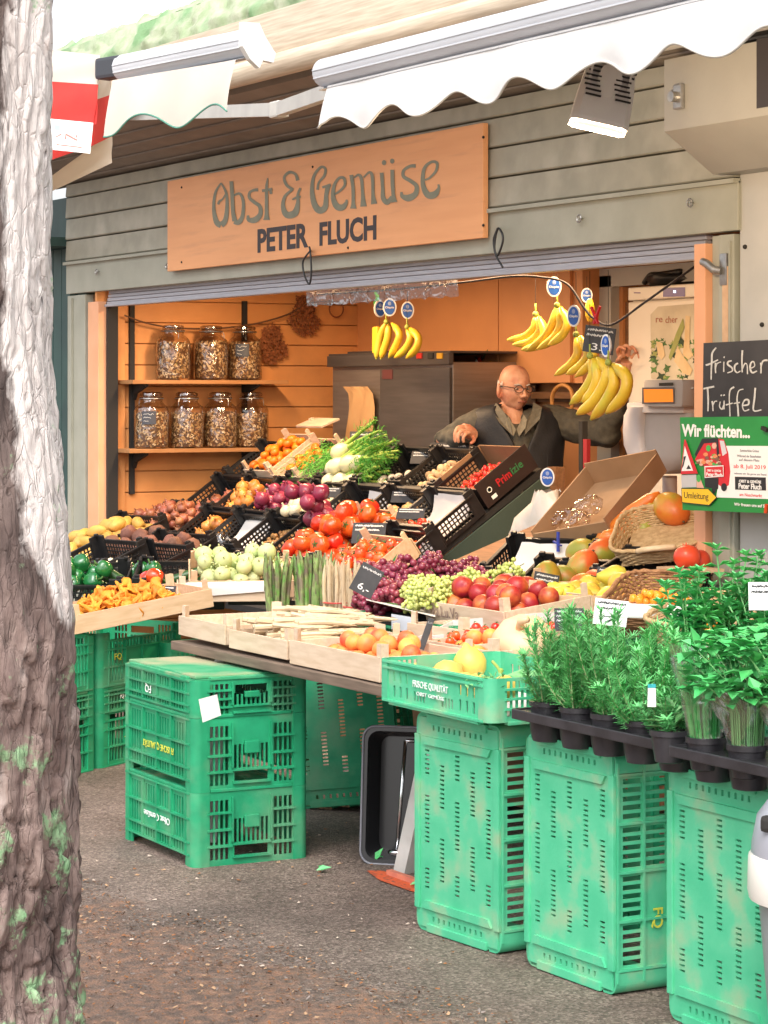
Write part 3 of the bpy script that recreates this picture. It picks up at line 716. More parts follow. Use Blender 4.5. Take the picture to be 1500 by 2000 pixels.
# ---- green stacking crate 40 x 60 (local x 0.4, y 0.6), floor at z = 0
def slots(a, b, z0, z1, pitch, w): 
    n = int((b - a) / pitch)
    return [(a + i * pitch + (pitch - w) / 2, z0, a + i * pitch + (pitch + w) / 2, z1) for i in range(n)]
def green_meshes(H, lab=0.0, mt=None, lx=.4, ly=.6, holes_floor=True, arch=True, sparse=False):
    """lab: position of the solid label field on the long walls"""
    out = []; mt = mt or M_GREEN
    bands = [(.10, .34), (.38, .66), (.70, .83)]
    for s in (-1, 1):
        hol = []
        n = max(1, round((ly - .12) / .12)); wseg = (ly - .12) / n
        for k in range(n):
            a = -ly / 2 + .06 + k * wseg + .006; b = a + wseg - .012
            for bi, (z0, z1) in enumerate(bands):
                c = (a + b) / 2
                if bi == 1 and abs(c - lab) < .08: continue
                hol += slots(a, b, z0 * H, z1 * H, .0215, .013)
        if sparse: hol = [(x, z0 * H, x + .012, z1 * H) for z0, z1 in ((.14, .40), (.50, .74)) for x in (-.22, -.185, -.15, .138, .173, .208)] + [(x + i * .017, .14 * H, x + i * .017 + .011, .36 * H) for x in (-.105, .045) for i in range(4)]
        if arch: hol.append((-ly / 2 + .075, H * .865, ly / 2 - .075, H))
        p = MB(); p.panel(-ly / 2 + .02, 0, ly / 2 - .02, H, hol, .005, wallM(s * (lx / 2 - .010), 0, s * PI / 2))
        p.x = T(s * (lx / 2 - .010), 0, 0) @ RZ(s * PI / 2)
        for z in ((.02, .36, .68, .845) if not sparse else (.02, .82, .96)): p.box((0, -.007, z * H), (ly - .06, .012, .006))
        for k in range(n + 1 if not sparse else 0): p.box((-ly / 2 + .06 + k * wseg, -.0075, H * .43), (.006, .0105, H * .80))
        out.append(('long_wall', p.mesh('long_wall', mt), None))
    for s in (-1, 1):
        hol = []
        for sg in (-1, 1):
            for z0, z1 in ((.12, .27), (.31, .50), (.54, .72), (.76, .92)):
                hol += slots(*((-lx / 2 + .055, -lx / 2 + .125) if sg < 0 else (lx / 2 - .125, lx / 2 - .055)), z0 * H, z1 * H, .0172, .0112)
        hol += slots(-.062, .062, H * .38, H * .70, .0155, .0095)
        hol.append((-.058, H * .745, .058, H * .88)) if H > .15 else hol.append((-.055, H * .16, .055, H * .42))
        p = MB(); p.panel(-lx / 2 + .02, 0, lx / 2 - .02, H, hol, .005, wallM(0, s * (ly / 2 - .010), 0 if s < 0 else PI))
        p.x = T(0, s * (ly / 2 - .010), 0) @ RZ(0 if s < 0 else PI)
        p.box((0, -.010, H * .42), (.05, .012, H * .17), bev=.003)
        for z in (.29, .52, .74): 
            for sg in (-1, 1): p.box((sg * (lx / 2 - .09), -.008, z * H), (.085, .012, .006))
        for xx in (-.067, .067): p.box((xx, -.0085, H * .38), (.006, .013, H * .6))
        p.box((0, -.0085, H * .89), (.13, .015, .007)); p.box((0, -.0085, H * .72), (.13, .013, .006))
        out.append(('end_wall', p.mesh('end_wall', mt), None))
    for sx in (-1, 1):
        for sy in (-1, 1):
            pts = [(0, 0), (-.05, 0), (-.05, .008), (-.012, .012), (-.008, .05), (0, .05)]
            arc = [(-.0, -.05), (-.004, -.0)]
            r = .03
            o_ = [(lx / 2 - r + r * math.cos(a), ly / 2 - r + r * math.sin(a)) for a in [i * PI / 16 for i in range(9)]]
            o_ += [(lx / 2 - .055, ly / 2), (lx / 2 - .055, ly / 2 - .009), (lx / 2 - .028, ly / 2 - .012), (lx / 2 - .012, ly / 2 - .028), (lx / 2 - .009, ly / 2 - .055), (lx / 2, ly / 2 - .055)]
            o_ = [(sx * x, sy * y) for x, y in o_]
            if sx * sy < 0: o_ = o_[::-1]
            p = MB(); p.prism(o_, H); out.append(('corner_post', p.mesh('corner_post', mt), None))
    hol = []
    if holes_floor:
        cols = [-.145, -.0725, 0, .0725, .145]
        for ci, c in enumerate(cols):
            gs = [(.195, .125), (.075, -.075), (-.125, -.2)] if ci % 2 == 0 else [(.165, .035), (-.035, -.165)]
            for a, b in gs:
                k = int((a - b) / .0125)
                hol += [(c - .011, b + i * .0125, c + .011, b + i * .0125 + .0058) for i in range(k)]
        for yy in (-.262, .262):
            hol += [(-.118 + i * .025, yy - .007, -.109 + i * .025, yy + .007) for i in range(10)]
    p = MB(); p.panel(-lx / 2 + .012, -ly / 2 + .012, lx / 2 - .012, ly / 2 - .012, hol, .006, T(0, 0, -.003))
    for yy in (-1, 1):
        if holes_floor:
            p.prism([(-.165, yy * .236), (.165, yy * .236), (.15, yy * .214), (-.15, yy * .214)] if yy < 0 else [(-.165, yy * .236), (-.15, yy * .214), (.15, yy * .214), (.165, yy * .236)], .008, T(0, 0, -.0105))
    for sx in (-1, 1):
        p.box((sx * (lx / 2 - .012), 0, -.004), (.022, ly - .12, .010), bev=.002)
    for sy in (-1, 1):
        p.box((0, sy * (ly / 2 - .012), -.004), (lx - .12, .022, .010), bev=.002)
    out.append(('floor', p.mesh('floor', mt), None))
    return out
def green_crate(meshes, M, label, group, name='plastic_crate', floor_mat=None):
    o = thing(name, label, 'crate', M, group)
    for n, me, mm in meshes:
        if n == 'floor' and floor_mat:
            me = me.copy(); me.materials.clear(); me.materials.append(floor_mat)
        link(n, me, mm, o)
    return o
def crate_text(o, s, w, h, mt, M):
    part('lettering', fit_text('lettering', s, w, h, mt, bold=.012, depth=.0005), None, o, M=M)
G23 = green_meshes(.232, 0.0); G23b = green_meshes(.232, .12, M_GREENP); G12 = green_meshes(.117, 0.0, arch=False); G11 = green_meshes(.10, 0, arch=False); G21 = green_meshes(.215, 0.0, M_GREEN)
FLIP = RX(PI)
# stack of three upside-down crates standing in front
SB = T(5.172, -1.735, 0) @ RZ(R_(-90 - 1.5))
stack_g = 'upturned green crates stacked in front of the table'
for k, (ms, H, z, lab, txt, mt_) in enumerate([
    (G23, .232, 0, 'bottom crate of the three upturned green crates, faint white print on its side', 'Obst Gemüse', M_WPRINT),
    (G23, .232, .2325, 'middle crate of the three upturned green crates, yellow upside-down print on its side', 'FRISCHE QUALITÄT', M_YEL),
    (G12, .117, .4655, 'shallow top crate of the upturned stack with a muddy top and a white paper slip', None, None)]):
    M = SB @ T(0, 0, z + H) @ FLIP
    o = green_crate(ms, M, lab, stack_g, floor_mat=M_GREEND if k == 2 else None)
    if txt: crate_text(o, txt, .26 if k == 1 else .22, .030 if k == 1 else .022, mt_, T(.2005, -.14 if k == 1 else -.11, H * .46) @ RZ(PI / 2) @ WALLX)
    if k == 2:
        p = MB(); p.box((0, 0, -.009), (.372, .56, .010), bev=.003); part('muddy_lid', p, M_GREEND, o)
        crate_text(o, 'FQ', .05, .03, M_WPRINT, T(.2005, .05, .045) @ RZ(PI / 2) @ WALLX)
p = MB(); a = at(402, 1385, d=7.56); p.add([at(388, 1366, d=7.545), at(424, 1356, d=7.535), at(432, 1397, d=7.535), at(396, 1411, d=7.545)], [(0, 1, 2, 3)])
nn = (FW * -1) * .002
p.add([v + nn for v in p.v[:4]], [(3, 2, 1, 0)])
single('paper_slip', p, M_PAPER, 'white paper slip stuck on the corner of the upturned crate stack', 'paper')

# stacks behind the tree trunk
u = Vector((-.535, .842, 0)).normalized(); ang = math.atan2(u.y, u.x)
def lstack(t0, zs, lab0, grp, length=.6):
    for ms, H, z, lab in zs:
        # outer long face runs along u ; local y -> u ; face is local +x side
        M = T(3.5, -1.523, z) @ RZ(ang - PI / 2) @ T(-.2, t0 + length / 2, 0)
        o = green_crate(ms, M, lab, grp)
        yield o, H
gl = 'green crates stacked under the mushroom crate'
for i, (o, H) in enumerate(lstack(.12, [(G21, .215, 0, 'dark green crate at the foot of the stack beside the tree, yellow print upside down'), (G11, .10, .2155, 'shallow dark green crate in the middle of the stack beside the tree'), (G21, .215, .316, 'slatted green crate topmost beneath the chanterelle crate')], '', gl)):
    if i == 0: crate_text(o, 'FRISCHE QUALITÄT', .26, .028, M_YEL, T(.2005, .13, H * .60) @ RZ(PI / 2) @ WALLX @ RZ(PI) @ T(-.0, 0, 0))
    if i == 1: crate_text(o, 'FQ obst', .07, .022, M_WPRINT, T(.2005, -.16, H * .44) @ RZ(PI / 2) @ WALLX)
    if i == 2: crate_text(o, 'FQ', .05, .03, M_YEL, T(.2005, -.2, H * .46) @ RZ(PI / 2) @ WALLX)
for o, H in lstack(-.50, [(G21, .215, 0, 'green crate at the foot of the stack half hidden by the tree trunk'), (G11, .10, .2155, 'shallow green crate half hidden by the tree trunk'), (G21, .215, .316, 'upper slatted green crate half hidden by the tree trunk')], '', gl): pass
# crates under the kohlrabi crate
for k, z in enumerate((0, .2325)):
    green_crate(G23, T(3.08, -.78, z) @ RZ(R_(2)), ['lower green crate in the shade under the kohlrabi crate', 'upper green crate carrying the kohlrabi crate'][k], 'green crates under the kohlrabi')
# three crates standing on end under the herb trays (bottom faces outwards)
UP = RX(-PI / 2)       # local y (0.6) -> down, floor (z=0) -> facing -Y, mouth -> +Y
stand = 'faded green crates standing on end under the herbs'
for k, (xl, xr, y) in enumerate([(6.545, 6.94, -1.745), (7.06, 7.45, -1.72), (7.685, 8.08, -1.72)]):
    o = green_crate(G23b, T((xl + xr) / 2, y + .004, .302) @ RZ(R_([4, 1.0, 0][k])) @ UP,
                ['faded green crate standing on end under the lemon crate, leftmost of the three', 'muddy faded green crate standing on end under the rosemary tray', 'pale green crate standing on end beside the grey bin under the parsley'][k], stand)
    crate_text(o, 'FQ', .05, .035, M_YEL, T(.2015, .095, .105) @ RZ(PI / 2) @ WALLX)
    # a second crate pushed in behind, mouth to mouth
    green_crate(G23, T((xl + xr) / 2 + .02, y + .49, .302) @ UP, ['green crate standing behind the leftmost upright crate', 'green crate standing behind the muddy upright crate', 'green crate standing behind the pale upright crate'][k], 'second row of upright green crates')
# green crate leaning in the dark under the table
green_crate(G23, T(at(668, 1480, d=8.75).x, at(668, 1480, d=8.75).y, .315) @ RZ(R_(44)) @ RY(R_(-7)) @ RX(R_(-7)) @ UP, 'dark green crate leaning on end in the shade under the table', 'green crates under the table')
# green crates carrying the grapes
for k, (x, z) in enumerate([(5.30, .50), (5.93, .50)]):
    green_crate(G23, T(x, -.93, z) @ RZ(PI / 2), ['green crate under the purple grapes', 'green crate under the nectarine crate'][k], 'green crates under the grapes')
# ================================================================== PRODUCE: prototypes
rnd = random.Random(11)
M_STEM = mat('stem_green', (.05, .13, .02), rough=.6)
M_STEMB = mat('stem_brown', (.12, .07, .03), rough=.8)
def fm(name, c, c2, **k):
    k.setdefault('rough', .35); k.setdefault('scale', 14); k.setdefault('rnd', .18); k.setdefault('hue', .008)
    return mat(name, c, c2, **k)
M_TOM = fm('tomato_skin', (.58, .040, .010), (.68, .10, .014), rough=.27, scale=9, coat=.12)
M_CHERRY = fm('cherry_tomato_skin', (.60, .03, .012), (.64, .07, .015), rough=.15, coat=.3)
M_POT = fm('potato_skin', (.52, .31, .065), (.44, .25, .055), rough=.6, scale=30, bump=.1)
M_SWEET = fm('beet_skin', (.20, .085, .05), (.13, .055, .038), rough=.75, scale=20, bump=.3)
M_ONION = fm('onion_skin', (.60, .27, .06), (.48, .17, .03), rough=.3, scale=6, stretch=(1, 1, .3))
M_RONION = fm('red_onion_skin', (.20, .015, .05), (.31, .05, .09), rough=.25, scale=6, stretch=(1, 1, .3))
M_SHAL = fm('shallot_skin', (.36, .14, .06), (.26, .07, .05), rough=.4, scale=8)
M_WONION = fm('white_onion_skin', (.74, .68, .52), (.66, .58, .38), rough=.35, scale=6, rnd=.06)
M_KOHL = fm('kohlrabi_skin', (.56, .58, .30), (.44, .54, .20), rough=.5, scale=8, rnd=.07, c3=(.62, .50, .34), scale3=14, lo3=.58, hi3=.72)
M_MAND = fm('mandarin_skin', (.78, .22, .012), (.72, .17, .01), rough=.4, bump=.1, bscale=150)
M_APRI = fm('apricot_skin', (.80, .33, .07), (.70, .09, .035), rough=.5, scale=9, lo=.42, hi=.62, sss=.05)
M_NECT = fm('nectarine_skin', (.30, .012, .014), (.66, .20, .04), rough=.42, scale=12, lo=.46, hi=.70, bump=.05, bscale=150)
M_PEACH = fm('peach_skin', (.60, .09, .05), (.72, .27, .12), rough=.7, scale=7)
M_LEMON = fm('citron_skin', (.84, .55, .10), (.78, .50, .11), rough=.45, bump=.12, bscale=90, rnd=.06)
M_MANGO = fm('mango_skin', (.70, .13, .025), (.34, .33, .045), rough=.38, scale=7, lo=.45, hi=.57, c3=(.72, .33, .03), scale3=9)
M_PEAR = fm('pear_skin', (.58, .50, .06), (.66, .28, .04), rough=.4, scale=8, lo=.5, hi=.75)
M_KAKI = fm('pomegranate_skin', (.70, .09, .025), (.62, .06, .02), rough=.35)
M_CHANT = fm('chanterelle_flesh', (.78, .32, .03), (.66, .22, .015), rough=.65, scale=30)
M_MUSH = fm('white_mushroom', (.74, .66, .52), (.66, .57, .42), rough=.7, rnd=.08)
M_BMUSH = fm('brown_mushroom', (.52, .34, .17), (.66, .48, .28), rough=.7, scale=20)
M_GING = fm('ginger_skin', (.58, .37, .16), (.46, .27, .1), rough=.7, scale=30, bump=.2)
M_PEPL = fm('red_pepper_skin', (.60, .035, .008), (.66, .07, .012), rough=.14, coat=.4)
M_GPEP = fm('green_pepper_skin', (.012, .12, .035), (.02, .16, .03), rough=.14, coat=.4)
M_CUC = fm('cucumber_skin', (.012, .06, .014), (.035, .11, .02), rough=.3, scale=8, stretch=(6, 6, .6))
M_BULB = fm('fennel_bulb', (.66, .60, .42), (.56, .56, .30), rough=.4, scale=6, stretch=(1, 1, .2), rnd=.05)
M_FROND = fm('fennel_frond', (.05, .26, .025), (.11, .36, .04), rough=.6)
M_STALK = fm('fennel_stalk', (.38, .50, .10), (.30, .46, .08), rough=.4)
M_GRAPR = fm('purple_grape_skin', (.20, .02, .05), (.27, .045, .07), rough=.25, scale=20, coat=.2)
M_GRAPG = fm('green_grape_skin', (.47, .55, .13), (.54, .60, .18), rough=.25, scale=20, coat=.2)
M_ASPW = fm('white_asparagus', (.60, .48, .32), (.54, .41, .25), rough=.45, scale=12, rnd=.05)
M_ASPG = fm('green_asparagus', (.12, .30, .05), (.30, .36, .14), rough=.45, scale=26, c3=(.20, .16, .11), scale3=16, lo3=.46, hi3=.62)
M_ASPGT = fm('asparagus_tip', (.17, .16, .09), (.22, .22, .09), rough=.6, scale=30)
M_ASPP = fm('purple_asparagus', (.62, .42, .28), (.40, .16, .18), rough=.45, scale=8)
M_STRAW = fm('strawberry_skin', (.50, .03, .02), (.62, .05, .02), rough=.3, scale=60)
M_SQUASH = fm('squash_skin', (.74, .52, .31), (.68, .45, .25), rough=.5, rnd=.03)
M_PAPAYA = fm('papaya_flesh', (.80, .22, .03), (.74, .16, .02), rough=.3)
M_NUT = fm('brown_nut', (.34, .18, .06), (.24, .11, .03), rough=.6)
M_ROOT = fm('sunchoke_skin', (.60, .42, .27), (.48, .28, .18), rough=.75, scale=24, bump=.3)
M_PHYS = fm('physalis_skin', (.82, .32, .02), (.78, .26, .015), rough=.3)

def lobed(k, a, flat, dim=.15):
    def f(d):
        t = math.atan2(d.y, d.x); r = 1 - a * (1 - abs(d.z)) * (.5 + .5 * math.cos(k * t))
        return r * (1 - dim * max(0, d.z) ** 8) * (1 - dim * .7 * max(0, -d.z) ** 8)
    return f
def noisy(a, fr, seed):
    return lambda d: 1 + a * noise.noise(d * fr + Vector((seed, seed * 2, 0)))
def star(mb, r, z, n=5, up=.3):
    for i in range(n):
        a = 2 * PI * i / n
        mb.add([(0, 0, z), (r * .35 * math.cos(a - .4), r * .35 * math.sin(a - .4), z + .003), (r * math.cos(a), r * math.sin(a), z - r * .12 + up * r * .2), (r * .35 * math.cos(a + .4), r * .35 * math.sin(a + .4), z + .003)], [(0, 1, 2, 3)])
    mb.cyl((0, 0, z - .002), (.002, 0, z + r * .5), r * .09, r * .07, 6)
PROTO = {}
def proto(key, me, r): PROTO.setdefault(key, []).append((me, r)); return me
for s in range(3):
    p = MB(); p.ball((0, 0, 0), (.051, .050, .040), 26, 14, f=lobed(6 + s, .13, .8, .2)); p.mi = 1; star(p, .026, .033); proto('tomato', p.mesh('beef_tomato', [M_TOM, M_STEM], True), .044)
    p = MB(); p.ball((0, 0, 0), (.032, .032, .029), 16, 10, f=lobed(5, .04, .9)); p.mi = 1; star(p, .02, .027); p.tube([(0, 0, .027), (.004, .01, .04), (.02, .02, .046)], .002, 5); proto('vine', p.mesh('vine_tomato', [M_TOM, M_STEM], True), .030)
    p = MB(); p.ball((0, 0, 0), (.029, .026, .046), 16, 10, f=noisy(.14, 1.6, s * 3.1)); proto('potato', p.mesh('potato', M_POT, True), .031)
    p = MB(); p.ball((0, 0, 0), (.042, .04, .05), 14, 10, f=noisy(.22, 1.8, s * 2.7)); proto('sweet', p.mesh('beet', M_SWEET, True), .043)
    for key, m_, k in (('onion', M_ONION, 1.0), ('redonion', M_RONION, 1.12), ('shallot', M_SHAL, .85), ('whiteonion', M_WONION, .95)):
        p = MB(); prof = [(0, -.030), (.012, -.0295), (.024, -.021), (.033, -.005), (.034, .006), (.029, .019), (.016, .029), (.006, .036), (.004, .046), (.0055, .053)]
        p.lathe([(r * k * (1 + .04 * s), z * k * (1 - .05 * s)) for r, z in prof], 16)
        for q in range(5): a = q * 1.3; p.tube([(0, 0, -.029 * k), (.006 * math.cos(a), .006 * math.sin(a), -.036 * k)], .0008, 4)
        proto(key, p.mesh(key if key != 'redonion' else 'red_onion', m_, True), .033 * k)
    p = MB(); p.ball((0, 0, 0), (.046, .046, .045), 18, 10, f=noisy(.05, 1.5, s))
    for q in range(4):
        a = q * 1.6 + s; p.tube([(.03 * math.cos(a), .03 * math.sin(a), .03), (.042 * math.cos(a), .042 * math.sin(a), .043)], .004, 6)
    proto('kohlrabi', p.mesh('kohlrabi', M_KOHL, True), .046)
    p = MB(); p.ball((0, 0, 0), (.027, .027, .023), 14, 9, f=lobed(9, .02, .9, .2)); p.mi = 1; p.ball((0, 0, .0195), (.003, .003, .002), 6, 4); proto('mandarin', p.mesh('mandarin', [M_MAND, M_STEM], True), .025)
    def crease(d): 
        t = math.atan2(d.y, d.x); return 1 - .06 * math.exp(-(t / .22) ** 2) * (1 - .3 * abs(d.z)) - .1 * max(0, d.z) ** 10
    p = MB(); p.ball((0, 0, 0), (.030, .029, .030), 20, 10, f=crease); proto('apricot', p.mesh('apricot', M_APRI, True), .029)
    p = MB(); p.ball((0, 0, 0), (.037, .036, .036), 20, 10, f=crease); proto('nectarine', p.mesh('nectarine', M_NECT, True), .036)
    p = MB(); p.ball((0, 0, 0), (.037, .036, .034), 20, 10, f=crease); proto('peach', p.mesh('peach', M_PEACH, True), .036)
    p = MB(); p.ball((0, 0, 0), (.047, .043, .060), 18, 12, f=lambda d: 1 + .10 * d.x * d.z + .04 * d.y); p.mi = 1; p.cyl((.004, 0, .058), (.005, 0, .064), .004, .003, 6); proto('mango', p.mesh('mango', [M_MANGO, M_STEMB], True), .05)
    p = MB(); p.lathe([(0, -.044), (.014, -.046), (.03, -.036), (.038, -.014), (.036, .004), (.024, .026), (.015, .042), (.010, .052), (.003, .054), (0, .052)], 18); p.mi = 1; p.tube([(0, 0, .052), (.003, 0, .064), (.009, 0, .072)], .002, 5); proto('pear', p.mesh('pear', [M_PEAR, M_STEMB], True), .037)
    p = MB(); q0 = [(.002, -.028), (.004, -.024), (.0055, -.012), (.007, .0), (.012, .010), (.019, .016), (.016, .018), (.007, .009), (0, .004)]
    p.lathe(q0, 11); 
    for i, v in enumerate(p.v): 
        w = noise.noise(v * 90 + Vector((s * 5, 0, 0))); p.v[i] = Vector((v.x + v.z * .25 * (s - 1) + w * .003, v.y, v.z + w * .004 + (.004 * math.sin(3 * math.atan2(v.y, v.x)) if v.z > .008 else 0)))
    proto('chanterelle', p.mesh('chanterelle', M_CHANT, True), .0155)
    for key, m_ in (('mushroom', M_MUSH), ('brownmushroom', M_BMUSH)):
        p = MB(); p.lathe([(0, -.020), (.008, -.020), (.0075, -.004), (.019, -.004), (.022, .002), (.019, .012), (.010, .018), (0, .0195)], 14); proto(key, p.mesh('mushroom', m_, True), .020)
    p = MB()
    p.tube(catmull([(-.04, 0, 0), (-.015, .008, .002), (.01, -.004, 0), (.04, .006, .003)], 4), [.012, .013, .015, .016, .017, .016, .015, .014, .013, .012, .012, .011, .008], 8)
    for q in range(3): x = -.02 + .02 * q; p.tube([(x, 0, 0), (x + .008, .02 * (1 if q % 2 else -1), .006), (x + .01, .032 * (1 if q % 2 else -1), .004)], [.012, .011, .006], 7)
    proto('ginger', p.mesh('ginger', M_GING, True), .02)
    p = MB(); p.tube(catmull([(0, 0, -.06), (.006, 0, -.03), (0, 0, 0), (-.008, 0, .03), (-.002, 0, .06)], 3), [.002, .006, .009, .011, .013, .014, .0155, .0165, .017, .0175, .017, .016, .009], 10); p.mi = 1; p.tube([(-.002, 0, .058), (.0, 0, .07), (.006, 0, .082)], [.009, .003, .0025], 6); proto('longpepper', p.mesh('pointed_pepper', [M_PEPL, M_STEM], True), .016)
    for key, m_ in (('redbell', M_PEPL), ('greenbell', M_GPEP)):
        p = MB(); p.ball((0, 0, 0), (.042, .040, .046), 20, 12, f=lobed(4, .16, 1, .3)); p.mi = 1; p.tube([(0, 0, .03), (.002, 0, .046), (.009, 0, .056)], [.008, .004, .004], 6); proto(key, p.mesh('bell_pepper', [m_, M_STEM], True), .04)
    L = .13; p = MB(); p.tube(catmull([(0, 0, -L), (.01 * s, 0, -L * .5), (.014 * s, 0, 0), (.008 * s, 0, L * .5), (0, 0, L)], 3), [.006, .017, .020, .021, .0215, .022, .022, .022, .0215, .021, .020, .016, .005], 10); proto('cucumber', p.mesh('cucumber', M_CUC, True), .022)
    p = MB(); p.ball((0, 0, 0), (.0125, .0125, .0125), 10, 7); p.mi = 1; star(p, .009, .012); proto('cherry', p.mesh('cherry_tomato', [M_CHERRY, M_STEM], True), .0125)
    p = MB(); p.lathe([(0, -.017), (.005, -.015), (.011, -.004), (.013, .005), (.010, .012), (0, .013)], 10); p.mi = 1; star(p, .012, .0125, 6, -.6); proto('strawberry', p.mesh('strawberry', [M_STRAW, M_STEM], True), .013)
    p = MB(); p.ball((0, 0, 0), (.012, .012, .014), 8, 6, f=noisy(.2, 3, s)); proto('nut', p.mesh('nut', M_NUT, True), .013)
    p = MB(); p.tube(catmull([(-.035, 0, 0), (-.012, .006, .002), (.012, -.005, .003), (.036, .003, 0)], 3), [.006, .013, .016, .017, .016, .017, .015, .013, .012, .005][:10], 8)
    p.ball((.01, .014, .003), .011, 7, 5); p.ball((-.012, -.012, .004), .010, 7, 5); proto('root', p.mesh('sunchoke', M_ROOT, True), .015)
    p = MB(); p.ball((0, 0, 0), (.012, .012, .012), 10, 7); proto('physalis', p.mesh('orange_berry', M_PHYS, True), .012)
    p = MB(); p.ball((0, 0, 0), (.044, .044, .039), 18, 12, f=lobed(6, .04, 1, .12)); p.mi = 1
    for q in range(6): a = q * PI / 3; p.add([(.008 * math.cos(a - .4), .008 * math.sin(a - .4), .035), (.008 * math.cos(a + .4), .008 * math.sin(a + .4), .035), (.013 * math.cos(a), .013 * math.sin(a), .048)], [(0, 1, 2)])
    proto('pomegranate', p.mesh('pomegranate', [M_KAKI, M_KAKI], True), .041)

def rot_any(): return Euler((rnd.uniform(0, 6.28), rnd.uniform(0, 6.28), rnd.uniform(0, 6.28))).to_matrix().to_4x4()
def rot_up(t=.5): return RZ(rnd.uniform(0, 6.28)) @ RX(rnd.uniform(-t, t)) @ RY(rnd.uniform(-t, t))
def rot_lie(spread=.5, base=0.0): return RZ(base + rnd.uniform(-spread, spread)) @ RX(PI / 2) @ RZ(rnd.uniform(0, 6.28))
def pile(M, w, l, n, key, name, label, cat, group, z0=.012, mound=.5, rot=None, sz=(.9, 1.08), pack=.86, rmul=1.0, heap=None, offs=(0, 0)):
    """drop n items one by one into a w x l tray (local frame M); returns the objects"""
    items = []; out = []
    for i in range(n):
        me, r = rnd.choice(PROTO[key]); k = rnd.uniform(*sz); r = r * k * rmul
        best = None
        for _ in range(14):
            x = rnd.uniform(-w / 2 + r, w / 2 - r); y = rnd.uniform(-l / 2 + r, l / 2 - r)
            if heap:   # rising heap: more items towards +y
                if rnd.random() > heap(x / w * 2, y / l * 2): continue
            z = z0 + r
            for (a, b, c, q) in items:
                d2 = (a - x) ** 2 + (b - y) ** 2; R2 = ((q + r) * pack) ** 2
                if d2 < R2: z = max(z, c + math.sqrt(R2 - d2))
            cost = z + mound * (x * x / (w * w) + y * y / (l * l)) * .35
            if best is None or cost < best[0]: best = (cost, x, y, z, r)
        if best is None: continue
        _, x, y, z, r = best; items.append((x, y, z, r))
        rm = (rot or rot_up)()
        o = link(name, me, M @ T(x + offs[0], y + offs[1], z) @ rm @ S(k))
        tag(o, label, cat, group); out.append(o)
    return out
M_SLATE = mat('slate_tag', (.022, .022, .024), (.035, .035, .038), scale=30, rough=.6)
M_CHALK = mat('chalk_white', (.72, .72, .70), rough=.9)
def scribble(mb, x0, x1, y, h, seed, w=.0011):
    r = random.Random(seed); n = max(3, int((x1 - x0) / (h * .55))); pts = []
    for i in range(n * 2 + 1):
        t = i / (n * 2); pts.append((x0 + (x1 - x0) * t + r.uniform(-.2, .2) * h, y + (h * .5 if i % 2 else -h * .25) * r.uniform(.5, 1.3), 0))
    mb.tube(catmull(pts, 3), w, 4)
def price_tag(M, w, h, label, lines, price=None, board=None, ink=None, name='price_tag'):
    """card standing in local XZ facing -Y, bottom centre at origin"""
    o = thing(name, label, 'price tag', M)
    p = MB(); p.box((0, 0, h / 2), (w, .003, h), bev=.001); part('card', p, board or M_SLATE, o)
    p = MB(); p.x = T(0, -.0022, 0) @ RX(PI / 2)
    sd = hash(label) % 1000
    sd = sum(ord(c) for c in label)
    for i in range(lines): scribble(p, -w * .42, w * (.42 - .12 * (i % 2)), h * (.84 - .2 * i), h * .11, sd + i, w * .011)
    part('handwriting', p, ink or M_CHALK, o)
    if price:
        me = fit_text('price', price, w * .5, h * .26, ink or M_CHALK, bold=.0, depth=.0004)
        part('price', me, None, o, M=T(-w * .22, -.0022, h * .10) @ WALLX)
    return o
def paper(M, w, l, label, up=.05, seed=0, back=.1):
    """sheet lying in a tray, its far edge standing up"""
    p = MB(); n = 8; vs = []
    for i in range(n + 1):
        for j in range(n + 1):
            u, v = i / n - .5, j / n - .5
            z = .012 + max(0, v - .15) ** 1.3 * up * 5 + .008 * noise.noise(Vector((u * 5, v * 5, seed))) + max(0, abs(u) - .35) * .3 * up
            vs.append((u * w, v * l + .0, z + .012 * noise.noise(Vector((u * 2, seed, v)))))
    p.add(vs, [(i * (n + 1) + j, (i + 1) * (n + 1) + j, (i + 1) * (n + 1) + j + 1, i * (n + 1) + j + 1) for i in range(n) for j in range(n)])
    return single('paper_liner', p, M_PAPER, label, 'paper', M=M, smooth=True)

# ================================================================== THE SLOPED DISPLAY (left and middle)
SLOPE = math.atan(.7)
TY = {3: (.84, 1.03), 2: (.57, .85), 1: (.33, .70), 0: (.12, .585)}
XC = lambda c: 2.69 - .39 * c
def cell(t, c, dx=0, dy=0, dz=0): return T(XC(c) + dx, TY[t][0] + dy, TY[t][1] + dz) @ RX(SLOPE)
ds = thing('display_stand', 'stepped produce stand with a dark green side panel', 'stand', T(1.4, .4, 0))
DX = T(-1.4, -.4, 0)
p = MB(); p.x = DX
p.prism([(-.02, .02), (1.07, .02), (1.07, 1.14), (-.02, .42)], .012, T(2.875, 0, 0) @ Matrix(((0, 0, 1, 0), (1, 0, 0, 0), (0, 1, 0, 0), (0, 0, 0, 1))))
part('side_panel', p, mat('dark_green_cloth', (.032, .055, .042), (.042, .066, .050), scale=6, rough=.75, bump=.05), ds)
p = MB(); p.x = DX
p.add([(-.05, .0, .46), (2.87, .0, .46), (2.87, 1.0, 1.135), (-.05, 1.0, 1.135), (-.05, .0, .43), (2.87, .0, .43), (2.87, 1.0, 1.10), (-.05, 1.0, 1.10)], [(0, 1, 2, 3), (7, 6, 5, 4), (0, 4, 5, 1), (1, 5, 6, 2), (2, 6, 7, 3), (3, 7, 4, 0)])
part('deck', p, M_DARK, ds)
p = MB(); p.x = DX; p.box((2.90, 1.06, .57), (.07, .05, 1.14)); part('post', p, M_BROWN, ds)
